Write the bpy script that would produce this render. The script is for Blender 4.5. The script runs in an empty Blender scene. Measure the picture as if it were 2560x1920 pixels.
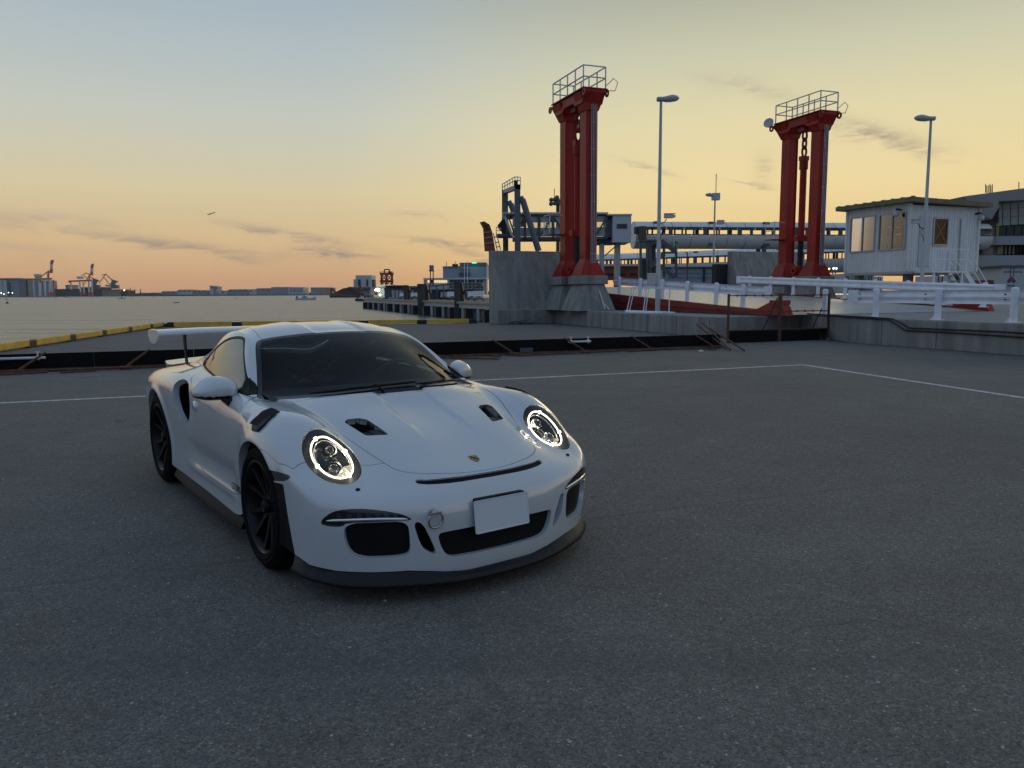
import bpy, bmesh, math, random
import numpy as np
from mathutils import Vector, Matrix
random.seed(7); np.random.seed(7)
sc = bpy.context.scene
COL = sc.collection
R = math.radians

# ---------------------------------------------------------------- camera
F_PX, PITCH, CAM_H, ROLL = 1923.0, 0.1175, 1.488, -0.006
cam_d = bpy.data.cameras.new('camera'); cam = bpy.data.objects.new('camera', cam_d); COL.objects.link(cam)
cam_d.sensor_width = 36.0; cam_d.lens = F_PX / 2560 * 36.0; cam_d.clip_start = .05; cam_d.clip_end = 30000
_cp, _sp, _cr, _sr = math.cos(PITCH), math.sin(PITCH), math.cos(ROLL), math.sin(ROLL)
_fw = Vector((0, _cp, -_sp)); _r0 = Vector((1, 0, 0)); _u0 = Vector((0, _sp, _cp))
_rt = _cr * _r0 + _sr * _u0; _up = _cr * _u0 - _sr * _r0
cam.matrix_world = Matrix(((_rt.x, _up.x, -_fw.x, 0), (_rt.y, _up.y, -_fw.y, 0), (_rt.z, _up.z, -_fw.z, CAM_H), (0, 0, 0, 1)))
sc.camera = cam

# ---------------------------------------------------------------- sky: dusk, the sun just gone down beyond the harbour
SUN_AZ = R(22)          # measured from +Y towards +X
w = bpy.data.worlds.new('World'); sc.world = w; w.use_nodes = True
nt = w.node_tree; nt.nodes.clear()
def N(t, kind, **kw):
    n = t.nodes.new(kind)
    for k, v in kw.items():
        if k in n.inputs.keys() if isinstance(k, str) else False: n.inputs[k].default_value = v
        else: setattr(n, k, v)
    return n
def math_node(t, op, a, b=None, c=None, clamp=False):
    n = t.nodes.new('ShaderNodeMath'); n.operation = op; n.use_clamp = clamp
    for i, x in enumerate((a, b, c)):
        if x is None: continue
        if hasattr(x, 'links'): t.links.new(x, n.inputs[i])
        else: n.inputs[i].default_value = x
    return n.outputs[0]
def ramp_node(t, fac, stops, interp='LINEAR'):
    n = t.nodes.new('ShaderNodeValToRGB'); n.color_ramp.interpolation = interp
    e = n.color_ramp.elements
    while len(e) < len(stops): e.new(.5)
    for el, (p, c) in zip(e, stops):
        el.position = p; el.color = (*c, 1) if len(c) == 3 else c
    t.links.new(fac, n.inputs[0]); return n.outputs[0]
def mix_rgb(t, fac, a, b, blend='MIX'):
    n = t.nodes.new('ShaderNodeMix'); n.data_type = 'RGBA'; n.blend_type = blend
    for s, x in ((n.inputs[0], fac), (n.inputs[6], a), (n.inputs[7], b)):
        if hasattr(x, 'links'): t.links.new(x, s)
        elif isinstance(x, (int, float)): s.default_value = x
        else: s.default_value = (*x, 1) if len(x) == 3 else x
    return n.outputs[2]
def srgb(r, g, b):
    f = lambda c: c / 12.92 if c <= .04045 else ((c + .055) / 1.055) ** 2.4
    return (f(r / 255), f(g / 255), f(b / 255))
tc = nt.nodes.new('ShaderNodeTexCoord'); sep = nt.nodes.new('ShaderNodeSeparateXYZ'); nt.links.new(tc.outputs['Generated'], sep.inputs[0])
X_, Y_, Z_ = sep.outputs
elev = math_node(nt, 'MAXIMUM', Z_, 0.0)
el = math_node(nt, 'POWER', elev, 0.5)           # finer near the horizon; ramp position = sqrt(sin(elevation))
def P(deg): return math.sqrt(math.sin(R(deg)))
# towards the sunset, left of the sun
warm = ramp_node(nt, el, [(0, srgb(188, 146, 118)), (P(1.2), srgb(207, 162, 120)), (P(3.5), srgb(222, 188, 136)), (P(7), srgb(219, 203, 160)),
                          (P(12), srgb(195, 198, 186)), (P(16), srgb(176, 187, 189)), (P(20), srgb(159, 175, 186)), (P(30), srgb(138, 156, 176)), (P(50), srgb(122, 142, 166)), (1, srgb(118, 138, 162))])
# brighter, yellower over the sun itself
glow = ramp_node(nt, el, [(0, srgb(236, 168, 98)), (P(1.2), srgb(243, 188, 112)), (P(3.5), srgb(247, 210, 138)), (P(7), srgb(246, 221, 158)),
                          (P(12), srgb(226, 214, 168)), (P(16), srgb(201, 199, 170)), (P(20), srgb(172, 173, 155)), (P(30), srgb(142, 154, 163)), (P(50), srgb(122, 142, 165)), (1, srgb(118, 138, 162))])
# away from the sun: the blue eastern sky
cold = ramp_node(nt, el, [(0, srgb(92, 101, 116)), (P(3), srgb(108, 119, 136)), (P(8), srgb(124, 140, 159)), (P(16), srgb(134, 154, 178)), (P(30), srgb(133, 157, 187)), (P(50), srgb(125, 147, 175)), (1, srgb(118, 138, 162))])
hl = math_node(nt, 'SQRT', math_node(nt, 'MAXIMUM', math_node(nt, 'SUBTRACT', 1.0, math_node(nt, 'MULTIPLY', Z_, Z_)), 1e-4))
ca = math_node(nt, 'DIVIDE', math_node(nt, 'ADD', math_node(nt, 'MULTIPLY', X_, math.sin(SUN_AZ)), math_node(nt, 'MULTIPLY', Y_, math.cos(SUN_AZ))), hl)
def smooth(t, x, a, b):
    n = t.nodes.new('ShaderNodeMapRange'); n.interpolation_type = 'SMOOTHSTEP'
    t.links.new(x, n.inputs[0]); n.inputs[1].default_value = a; n.inputs[2].default_value = b
    return n.outputs[0]
sky = mix_rgb(nt, smooth(nt, ca, -.75, .60), cold, warm)
sky = mix_rgb(nt, smooth(nt, ca, .80, 1.01), sky, glow)
# streaks of thin cloud, each with its bearing, height, length and slope in the sky
az = math_node(nt, 'ARCTAN2', X_, Y_); elv = math_node(nt, 'ARCSINE', Z_)
comb = nt.nodes.new('ShaderNodeCombineXYZ'); nt.links.new(math_node(nt, 'MULTIPLY', az, 9.), comb.inputs[0]); nt.links.new(math_node(nt, 'MULTIPLY', elv, 46.), comb.inputs[1])
n1 = nt.nodes.new('ShaderNodeTexNoise'); n1.inputs['Scale'].default_value = 2.2; n1.inputs['Detail'].default_value = 7; n1.inputs['Roughness'].default_value = .62; n1.inputs['Distortion'].default_value = .5
nt.links.new(comb.outputs[0], n1.inputs['Vector'])
nf = n1.outputs['Fac']; warp = math_node(nt, 'MULTIPLY', math_node(nt, 'SUBTRACT', nf, .5), .030)
def pdir(px, py):
    u, v = px * 1.15732 - 1280, py * 1.15732 - 960; a_ = u * _cr + v * _sr; b_ = -u * _sr + v * _cr
    d = Vector((a_, F_PX * _cp - b_ * _sp, -F_PX * _sp - b_ * _cp)).normalized(); return math.atan2(d.x, d.y), math.asin(d.z)
total = None
for px, py, ln, wd, an, st in ((330, 520, 260, 10, 6, .55), (470, 548, 110, 8, 12, .55), (620, 503, 130, 8, 9, .7), (735, 545, 75, 11, 5, .95), (655, 545, 35, 9, 0, .6), (955, 520, 110, 6, 5, .6), (1015, 548, 60, 12, 18, .6),
                               (905, 462, 45, 6, 4, .5), (1890, 288, 110, 17, 20, .8), (1400, 362, 55, 6, 18, .6), (1620, 396, 45, 5, 10, .5), (1650, 356, 20, 30, 0, .35),
                               (1615, 185, 100, 16, 14, .35), (100, 470, 110, 9, 3, .4), (-300, 500, 260, 12, 5, .5)):
    a0, e0 = pdir(px, py); k = 1.15732 / 1923; cs, sn = math.cos(R(-an)), math.sin(R(-an))
    dx = math_node(nt, 'SUBTRACT', az, a0); dy = math_node(nt, 'ADD', math_node(nt, 'SUBTRACT', elv, e0), warp)
    u = math_node(nt, 'DIVIDE', math_node(nt, 'ADD', math_node(nt, 'MULTIPLY', dx, cs), math_node(nt, 'MULTIPLY', dy, sn)), ln * k)
    v = math_node(nt, 'DIVIDE', math_node(nt, 'SUBTRACT', math_node(nt, 'MULTIPLY', dy, cs), math_node(nt, 'MULTIPLY', dx, sn)), wd * k)
    g = math_node(nt, 'EXPONENT', math_node(nt, 'MULTIPLY', math_node(nt, 'ADD', math_node(nt, 'MULTIPLY', u, u), math_node(nt, 'MULTIPLY', v, v)), -1.))
    g = math_node(nt, 'MULTIPLY', g, st); total = g if total is None else math_node(nt, 'ADD', total, g)
cl = math_node(nt, 'MULTIPLY', total, smooth(nt, nf, .30, .66), clamp=True)
ccol = mix_rgb(nt, smooth(nt, ca, -.2, .99), srgb(128, 130, 142), srgb(142, 126, 122))
sky = mix_rgb(nt, math_node(nt, 'MULTIPLY', cl, .95), sky, ccol)
# below the horizon the world is only the dim underside (hidden by water and ground)
sky = mix_rgb(nt, smooth(nt, Z_, -.02, 0.0), srgb(110, 100, 95), sky)
bg = nt.nodes.new('ShaderNodeBackground'); nt.links.new(sky, bg.inputs[0]); bg.inputs[1].default_value = 1.10
wo = nt.nodes.new('ShaderNodeOutputWorld'); nt.links.new(bg.outputs[0], wo.inputs[0])

# the last of the sun: a weak warm lamp at the horizon, very soft
sun_d = bpy.data.lights.new('sun', 'SUN'); sun_d.energy = .3; sun_d.angle = R(25); sun_d.color = (1, .78, .5)
sun = bpy.data.objects.new('sun', sun_d); COL.objects.link(sun)
_sd = Vector((math.sin(SUN_AZ), math.cos(SUN_AZ), math.tan(R(6))))
sun.rotation_euler = _sd.to_track_quat('Z', 'Y').to_euler(); sun.location = (40, 100, 60)

sc.view_settings.view_transform = 'Standard'; sc.view_settings.look = 'None'; sc.view_settings.gamma = 1
sc.view_settings.exposure = 0.0; sc.view_settings.use_curve_mapping = False
sc.render.engine = 'CYCLES'
sc.cycles.use_denoising = True
try: sc.cycles.denoiser = 'OPENIMAGEDENOISE'
except Exception: pass
sc.cycles.max_bounces = 8; sc.cycles.transparent_max_bounces = 16; sc.cycles.caustics_reflective = False; sc.cycles.caustics_refractive = False
# ---------------------------------------------------------------- helpers
def pray(px, py):
    """direction of the ray through a pixel of the 2560x1920 photograph"""
    u, v = px - 1280, py - 960
    a = u * _cr + v * _sr; b = -u * _sr + v * _cr
    return np.array([a, F_PX * _cp - b * _sp, -F_PX * _sp - b * _cp]) / math.sqrt(F_PX * F_PX + a * a + b * b)
def on_z(px, py, z=0.):
    d = pray(px, py); t = (z - CAM_H) / d[2]; p = d * t; return Vector((p[0], p[1], z))
def on_y(px, py, y):
    d = pray(px, py); t = y / d[1]; p = d * t; return Vector((p[0], y, p[2] + CAM_H))
D1 = Vector((.9367, .3502, 0)); D2 = Vector((-.3502, .9367, 0))      # dock axes: along the quay, out to sea
MATS = {}
def mat(name, color, rough=.6, metal=0., noise=0., nscale=4., bump=0., bscale=60., coat=0., emit=None, estr=0., stretch=None, ior=1.5, spec=.5, dark=None, coords='Object'):
    if name in MATS: return MATS[name]
    m = bpy.data.materials.new(name); m.use_nodes = True; t = m.node_tree; b = t.nodes['Principled BSDF']
    b.inputs['Base Color'].default_value = (*color, 1); b.inputs['Roughness'].default_value = rough; b.inputs['Metallic'].default_value = metal
    b.inputs['IOR'].default_value = ior; b.inputs['Specular IOR Level'].default_value = spec
    if coat: b.inputs['Coat Weight'].default_value = coat; b.inputs['Coat Roughness'].default_value = .03
    if emit: b.inputs['Emission Color'].default_value = (*emit, 1); b.inputs['Emission Strength'].default_value = estr
    if noise or bump:
        co = t.nodes.new('ShaderNodeTexCoord'); mpn = t.nodes.new('ShaderNodeMapping'); t.links.new(co.outputs[coords], mpn.inputs[0])
        if stretch: mpn.inputs['Scale'].default_value = stretch
        if noise:
            n = t.nodes.new('ShaderNodeTexNoise'); n.inputs['Scale'].default_value = nscale; n.inputs['Detail'].default_value = 8; n.inputs['Roughness'].default_value = .6
            t.links.new(mpn.outputs[0], n.inputs['Vector'])
            lo = dark if dark else tuple(c * (1 - noise) for c in color); hi = tuple(min(1, c * (1 + noise * .6)) for c in color)
            t.links.new(ramp_node(t, n.outputs['Fac'], [(.32, lo), (.68, hi)]), b.inputs['Base Color'])
            t.links.new(math_node(t, 'ADD', math_node(t, 'MULTIPLY', n.outputs['Fac'], .24), rough - .12, clamp=True), b.inputs['Roughness'])
        if bump:
            n = t.nodes.new('ShaderNodeTexNoise'); n.inputs['Scale'].default_value = bscale; n.inputs['Detail'].default_value = 4
            t.links.new(mpn.outputs[0], n.inputs['Vector'])
            bn = t.nodes.new('ShaderNodeBump'); bn.inputs['Strength'].default_value = bump; bn.inputs['Distance'].default_value = .01
            t.links.new(n.outputs['Fac'], bn.inputs['Height']); t.links.new(bn.outputs[0], b.inputs['Normal'])
    MATS[name] = m; return m
def glass_mat(name, tint, refl=1.0, rough=.0, ior=1.5):
    if name in MATS: return MATS[name]
    m = bpy.data.materials.new(name); m.use_nodes = True; t = m.node_tree; t.nodes.clear()
    tr = t.nodes.new('ShaderNodeBsdfTransparent'); tr.inputs[0].default_value = (*tint, 1)
    gl = t.nodes.new('ShaderNodeBsdfGlossy'); gl.inputs['Roughness'].default_value = rough; gl.inputs[0].default_value = (refl, refl, refl, 1)
    fr = t.nodes.new('ShaderNodeFresnel'); fr.inputs[0].default_value = ior
    mx = t.nodes.new('ShaderNodeMixShader'); t.links.new(fr.outputs[0], mx.inputs[0]); t.links.new(tr.outputs[0], mx.inputs[1]); t.links.new(gl.outputs[0], mx.inputs[2])
    o = t.nodes.new('ShaderNodeOutputMaterial'); t.links.new(mx.outputs[0], o.inputs[0])
    MATS[name] = m; return m
class MB:
    """collects shapes; build() links them as one mesh object"""
    def __init__(s): s.v = []; s.f = []; s.smooth = []
    def add(s, v, f, sm=False):
        o = len(s.v); s.v += [tuple(p) for p in v]; s.f += [tuple(i + o for i in q) for q in f]; s.smooth += [sm] * len(f); return s
    def box(s, c, d, rz=0., M=None):
        x, y, z = (a / 2 for a in d); cz, sz = math.cos(rz), math.sin(rz); vs = []
        for dz in (-z, z):
            for a, b in ((-x, -y), (x, -y), (x, y), (-x, y)):
                vs.append(Vector((c[0] + a * cz - b * sz, c[1] + a * sz + b * cz, c[2] + dz)))
        if M: vs = [M @ v for v in vs]
        return s.add(vs, [(3, 2, 1, 0), (4, 5, 6, 7), (0, 1, 5, 4), (1, 2, 6, 5), (2, 3, 7, 6), (3, 0, 4, 7)])
    def prism(s, poly, ex):
        """closed polygon of 3d points extruded by vector ex"""
        n = len(poly); p = [Vector(a) for a in poly]; q = [a + Vector(ex) for a in p]
        return s.add(p + q, [tuple(range(n - 1, -1, -1)), tuple(range(n, 2 * n))] + [(i, (i + 1) % n, n + (i + 1) % n, n + i) for i in range(n)])
    def bar(s, a, b, w, h=None, up=(0, 0, 1)):
        a, b = Vector(a), Vector(b); h = h or w; d = (b - a)
        if d.length < 1e-6: return s
        d.normalize(); sd = d.cross(Vector(up))
        if sd.length < 1e-4: sd = d.cross(Vector((1, 0, 0)))
        sd.normalize(); u = sd.cross(d); sd *= w / 2; u *= h / 2
        vs = [p + i * sd + j * u for p in (a, b) for i, j in ((-1, -1), (1, -1), (1, 1), (-1, 1))]
        return s.add(vs, [(0, 1, 2, 3), (7, 6, 5, 4), (0, 4, 5, 1), (1, 5, 6, 2), (2, 6, 7, 3), (3, 7, 4, 0)])
    def tube(s, pts, r, n=8, cap=True, closed=False):
        pts = [Vector(p) for p in pts]; rs = r if isinstance(r, (list, tuple)) else [r] * len(pts)
        rings = []; prev = None; m = len(pts)
        for i, p in enumerate(pts):
            if closed: d = pts[(i + 1) % m] - pts[i - 1]
            else: d = pts[min(i + 1, m - 1)] - pts[max(i - 1, 0)]
            if d.length < 1e-9: d = Vector((0, 0, 1))
            d.normalize()
            if prev is None:
                a = d.cross(Vector((0, 0, 1)))
                if a.length < 1e-3: a = d.cross(Vector((1, 0, 0)))
            else: a = prev - d * prev.dot(d)
            a.normalize(); prev = a; b = d.cross(a)
            rings.append([p + rs[i] * (math.cos(2 * math.pi * k / n) * a + math.sin(2 * math.pi * k / n) * b) for k in range(n)])
        v = [q for rg in rings for q in rg]; f = []
        for i in range(m if closed else m - 1):
            j = (i + 1) % m
            for k in range(n): f.append((i * n + k, i * n + (k + 1) % n, j * n + (k + 1) % n, j * n + k))
        s.add(v, f, True)
        if cap and not closed: s.add(rings[0], [tuple(range(n))]); s.add(rings[-1], [tuple(range(n - 1, -1, -1))])
        return s
    def lathe(s, prof, M=None, n=24, arc=2 * math.pi, sm=True):
        """profile [(r, z)] turned about z"""
        full = abs(arc - 2 * math.pi) < 1e-6; k = n if full else n + 1
        v = []; f = []
        for r, z in prof:
            for i in range(k):
                a = arc * i / n; v.append(Vector((r * math.cos(a), r * math.sin(a), z)))
        for j in range(len(prof) - 1):
            for i in range(n):
                i2 = (i + 1) % k; f.append((j * k + i, j * k + i2, (j + 1) * k + i2, (j + 1) * k + i))
        if M: v = [M @ p for p in v]
        return s.add(v, f, sm)
    def sphere(s, c, r, n=12, m=8, M=None):
        r = r if isinstance(r, (list, tuple)) else (r, r, r); v = []; f = []
        for j in range(m + 1):
            t = math.pi * j / m
            for i in range(n):
                a = 2 * math.pi * i / n; p = Vector((r[0] * math.sin(t) * math.cos(a), r[1] * math.sin(t) * math.sin(a), r[2] * math.cos(t)))
                if M: p = M @ p
                v.append(p + Vector(c))
        for j in range(m):
            for i in range(n): f.append((j * n + i, (j + 1) * n + i, (j + 1) * n + (i + 1) % n, j * n + (i + 1) % n))
        return s.add(v, f, True)
    def mesh(s, name):
        me = bpy.data.meshes.new(name); me.from_pydata(s.v, [], s.f)
        me.polygons.foreach_set('use_smooth', s.smooth); me.update(); return me
    def build(s, name, m, parent=None, bevel=0., sharp=True, **tags):
        me = s.mesh(name); me.materials.append(m)
        if sharp and any(s.smooth):
            try: me.set_sharp_from_angle(angle=R(40))
            except Exception: pass
        o = bpy.data.objects.new(name, me); COL.objects.link(o); o.parent = parent
        if bevel:
            md = o.modifiers.new('bevel', 'BEVEL'); md.width = bevel; md.segments = 2; md.limit_method = 'ANGLE'; md.angle_limit = R(40)
        for k, v in tags.items(): o[k] = v
        return o
def thing(name, label, cat, loc=(0, 0, 0), rz=0., group=None):
    o = bpy.data.objects.new(name, None); COL.objects.link(o); o.location = loc; o.rotation_euler = (0, 0, rz); o.empty_display_size = .2
    o['label'] = label; o['category'] = cat
    if group: o['group'] = group
    return o
def tag(o, label=None, cat=None, group=None, kind=None):
    if label: o['label'] = label
    if cat: o['category'] = cat
    if group: o['group'] = group
    if kind: o['kind'] = kind
    return o
def copy_tree(o, parent=None):
    c = o.copy(); COL.objects.link(c); c.parent = parent
    for ch in [x for x in o.children]: copy_tree(ch, c)
    return c
def emat(name, color, strength):
    return mat(name, (0, 0, 0), emit=color, estr=strength)
def text_mesh(name, body, size, m, parent=None, M=None, extrude=0.):
    cu = bpy.data.curves.new(name, 'FONT'); cu.body = body; cu.size = size; cu.align_x = 'CENTER'; cu.align_y = 'CENTER'; cu.extrude = extrude; cu.resolution_u = 3
    o = bpy.data.objects.new(name, cu); COL.objects.link(o)
    dg = bpy.context.evaluated_depsgraph_get(); me = bpy.data.meshes.new_from_object(o.evaluated_get(dg))
    bpy.data.objects.remove(o); bpy.data.curves.remove(cu)
    if M: me.transform(M)
    me.materials.clear(); me.materials.append(m)
    o = bpy.data.objects.new(name, me); COL.objects.link(o); o.parent = parent; return o
# ================================================================ ground, water, quay
WATER_Z = -2.5
def asphalt_mat():
    m = bpy.data.materials.new('asphalt'); m.use_nodes = True; t = m.node_tree; b = t.nodes['Principled BSDF']
    co = t.nodes.new('ShaderNodeTexCoord'); P_ = co.outputs['Object']
    def noise(scale, detail=6, rough=.6, dist=0., vec=None):
        n = t.nodes.new('ShaderNodeTexNoise'); n.inputs['Scale'].default_value = scale; n.inputs['Detail'].default_value = detail; n.inputs['Roughness'].default_value = rough; n.inputs['Distortion'].default_value = dist
        t.links.new(vec or P_, n.inputs['Vector']); return n.outputs['Fac']
    big = noise(.22, 6, .62, .4); mid = noise(1.7, 6, .6); fine = noise(120, 3, .7)
    vo = t.nodes.new('ShaderNodeTexVoronoi'); vo.inputs['Scale'].default_value = 150; t.links.new(P_, vo.inputs['Vector'])
    base = ramp_node(t, big, [(.30, (.146, .134, .122)), (.50, (.174, .160, .146)), (.72, (.204, .188, .171))])
    base = mix_rgb(t, .55, base, ramp_node(t, mid, [(.35, (.78, .78, .78)), (.65, (1.15, 1.14, 1.12))]), 'MULTIPLY')
    # single stones of the aggregate, some pale
    st = t.nodes.new('ShaderNodeSeparateColor'); t.links.new(vo.outputs['Color'], st.inputs[0])
    stone = ramp_node(t, st.outputs[0], [(0, (.55, .55, .56)), (.55, (.95, .95, .95)), (.90, (1.15, 1.14, 1.12)), (.985, (1.4, 1.38, 1.32)), (1, (2.6, 2.5, 2.3))])
    base = mix_rgb(t, 1.0, base, stone, 'MULTIPLY')
    for sc2, am in ((75, .50), (27, .16)):
        v2 = t.nodes.new('ShaderNodeTexVoronoi'); v2.inputs['Scale'].default_value = sc2; t.links.new(P_, v2.inputs['Vector']); s2 = t.nodes.new('ShaderNodeSeparateColor'); t.links.new(v2.outputs['Color'], s2.inputs[0])
        base = mix_rgb(t, am, base, ramp_node(t, s2.outputs[0], [(0, (.55, .55, .56)), (.25, (.86, .86, .86)), (.80, (1.12, 1.12, 1.11)), (.96, (1.35, 1.34, 1.30)), (1, (1.9, 1.85, 1.75))]), 'MULTIPLY')
    base = mix_rgb(t, .5, base, ramp_node(t, fine, [(.3, (.65, .65, .65)), (.7, (1.35, 1.35, 1.35))]), 'MULTIPLY')
    wn0 = t.nodes.new('ShaderNodeTexNoise'); wn0.inputs['Scale'].default_value = 2.2; wn0.inputs['Detail'].default_value = 3; t.links.new(P_, wn0.inputs['Vector'])
    sc0 = t.nodes.new('ShaderNodeVectorMath'); sc0.operation = 'SCALE'; sc0.inputs['Scale'].default_value = .09; t.links.new(wn0.outputs['Color'], sc0.inputs[0]); ad0 = t.nodes.new('ShaderNodeVectorMath'); ad0.operation = 'ADD'; t.links.new(P_, ad0.inputs[0]); t.links.new(sc0.outputs[0], ad0.inputs[1])
    # tyre scuffs and paving joints: long thin darker bands
    mp = t.nodes.new('ShaderNodeMapping'); mp.inputs['Rotation'].default_value = (0, 0, R(-28)); mp.inputs['Scale'].default_value = (.05, .9, 1); t.links.new(P_, mp.inputs[0])
    band = noise(1.3, 4, .5, .2, mp.outputs[0])
    base = mix_rgb(t, math_node(t, 'MULTIPLY', smooth(t, band, .60, .70), .30), base, (.085, .082, .080))
    # paving joints and drips
    mj = t.nodes.new('ShaderNodeMapping'); mj.inputs['Rotation'].default_value = (0, 0, R(-20.5)); t.links.new(ad0.outputs[0], mj.inputs[0]); sj = t.nodes.new('ShaderNodeSeparateXYZ'); t.links.new(mj.outputs[0], sj.inputs[0])
    for o_, per, off in ((sj.outputs[0], 7.3, .37), (sj.outputs[1], 5.1, .62)):
        fr = math_node(t, 'ABSOLUTE', math_node(t, 'SUBTRACT', math_node(t, 'FRACT', math_node(t, 'ADD', math_node(t, 'DIVIDE', o_, per), off)), .5))
        base = mix_rgb(t, math_node(t, 'MULTIPLY', math_node(t, 'SUBTRACT', 1., smooth(t, fr, .0015, .0065)), math_node(t, 'MULTIPLY', smooth(t, mid, .40, .58), .34)), base, (.06, .058, .056))
    vd = t.nodes.new('ShaderNodeTexVoronoi'); vd.inputs['Scale'].default_value = .55; t.links.new(ad0.outputs[0], vd.inputs['Vector'])
    base = mix_rgb(t, math_node(t, 'MULTIPLY', math_node(t, 'SUBTRACT', 1., smooth(t, vd.outputs['Distance'], .02, .16)), math_node(t, 'MULTIPLY', smooth(t, big, .50, .60), .38)), base, (.07, .068, .066))
    # hairline cracks
    vc = t.nodes.new('ShaderNodeTexVoronoi'); vc.feature = 'DISTANCE_TO_EDGE'; vc.inputs['Scale'].default_value = .16
    wn = t.nodes.new('ShaderNodeTexNoise'); wn.inputs['Scale'].default_value = 1.1; wn.inputs['Detail'].default_value = 6; t.links.new(P_, wn.inputs['Vector'])
    ad = t.nodes.new('ShaderNodeVectorMath'); ad.operation = 'ADD'; sc_ = t.nodes.new('ShaderNodeVectorMath'); sc_.operation = 'SCALE'; sc_.inputs['Scale'].default_value = 1.3
    t.links.new(wn.outputs['Color'], sc_.inputs[0]); t.links.new(P_, ad.inputs[0]); t.links.new(sc_.outputs[0], ad.inputs[1]); t.links.new(ad.outputs[0], vc.inputs['Vector'])
    crack = math_node(t, 'SUBTRACT', 1.0, smooth(t, vc.outputs['Distance'], .0008, .0030))
    crack = math_node(t, 'MULTIPLY', crack, smooth(t, noise(.35, 3), .50, .62))
    base = mix_rgb(t, math_node(t, 'MULTIPLY', crack, .55), base, (.05, .05, .05))
    t.links.new(base, b.inputs['Base Color'])
    t.links.new(math_node(t, 'ADD', .70, math_node(t, 'MULTIPLY', mid, .2)), b.inputs['Roughness']); b.inputs['Specular IOR Level'].default_value = .35
    bn = t.nodes.new('ShaderNodeBump'); bn.inputs['Strength'].default_value = .55; bn.inputs['Distance'].default_value = .006
    t.links.new(math_node(t, 'ADD', math_node(t, 'MULTIPLY', vo.outputs['Distance'], -1.), math_node(t, 'MULTIPLY', fine, .8)), bn.inputs['Height']); t.links.new(bn.outputs[0], b.inputs['Normal'])
    return m
ASPH = asphalt_mat()
def water_mat():
    m = bpy.data.materials.new('harbour_water'); m.use_nodes = True; t = m.node_tree; b = t.nodes['Principled BSDF']
    co = t.nodes.new('ShaderNodeTexCoord'); b.inputs['Base Color'].default_value = (.05, .07, .075, 1); b.inputs['Roughness'].default_value = .27; b.inputs['IOR'].default_value = 1.33
    hs = []
    for sc_, st, dt in ((.9, (1, 1.5, 1), 3), (.16, (1, 1.9, 1), 4), (.022, (1, 3.2, 1), 3)):
        mp = t.nodes.new('ShaderNodeMapping'); mp.inputs['Scale'].default_value = st; mp.inputs['Rotation'].default_value = (0, 0, R(-6)); t.links.new(co.outputs['Object'], mp.inputs[0])
        n = t.nodes.new('ShaderNodeTexNoise'); n.inputs['Scale'].default_value = sc_; n.inputs['Detail'].default_value = dt; n.inputs['Distortion'].default_value = .4; t.links.new(mp.outputs[0], n.inputs['Vector']); hs.append(math_node(t, 'MULTIPLY', n.outputs['Fac'], .14 / sc_))
    bn = t.nodes.new('ShaderNodeBump'); bn.inputs['Strength'].default_value = 1.0; bn.inputs['Distance'].default_value = .70
    t.links.new(math_node(t, 'ADD', math_node(t, 'ADD', hs[0], hs[1]), math_node(t, 'MULTIPLY', hs[2], .35)), bn.inputs['Height']); t.links.new(bn.outputs[0], b.inputs['Normal'])
    return m
wt = MB(); wt.add([(-4300, -85, WATER_Z), (4300, -85, WATER_Z), (4300, 3800, WATER_Z), (-4300, 3800, WATER_Z)], [(0, 1, 2, 3)])
tag(wt.build('water', water_mat()), kind='structure')

KL0, KL1 = on_z(0, 880), on_z(402, 817.7)             # left kerb, on the ground
KR0, KR1 = on_z(410, 817.7), on_z(1193, 808.4)        # far kerb
KD2 = (KL1 - KL0).normalized(); KD1 = (KR1 - KR0).normalized()
corner = KL1 + KD2 * .5 - KD1 * .45
LAND = [KL0 - KD2 * 85 - KD1 * .45, corner, KR1 + KD2 * .45 + KD1 * .2, Vector((6, 42.5, 0)), Vector((14, 61, 0)), Vector((3, 93, 0)), Vector((-2.9, 110, 0)), Vector((-41.6, 222, 0)),
        Vector((-30, 262, 0)), Vector((60, 300, 0)), Vector((420, 420, 0)), Vector((420, -70, 0))]
gd = MB(); gd.add([Vector((p.x, p.y, 0)) for p in LAND], [tuple(range(len(LAND) - 1, -1, -1))])
tag(gd.build('ground', ASPH), kind='structure')
CONC = mat('concrete', (.27, .262, .245), rough=.85, noise=.38, nscale=1.6, bump=.25, bscale=30, stretch=(1.8, 1.8, .22))
CONCD = mat('concrete_dark', (.14, .14, .135), rough=.9, noise=.4, nscale=.7, bump=.3, bscale=12)
qw = MB()
for a, b in zip(LAND[:8], LAND[1:9]): qw.add([Vector((a.x, a.y, -.004)), Vector((b.x, b.y, -.004)), Vector((b.x, b.y, -5)), Vector((a.x, a.y, -5))], [(0, 1, 2, 3)])
tag(qw.build('quay_wall', CONCD), kind='structure')
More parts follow.
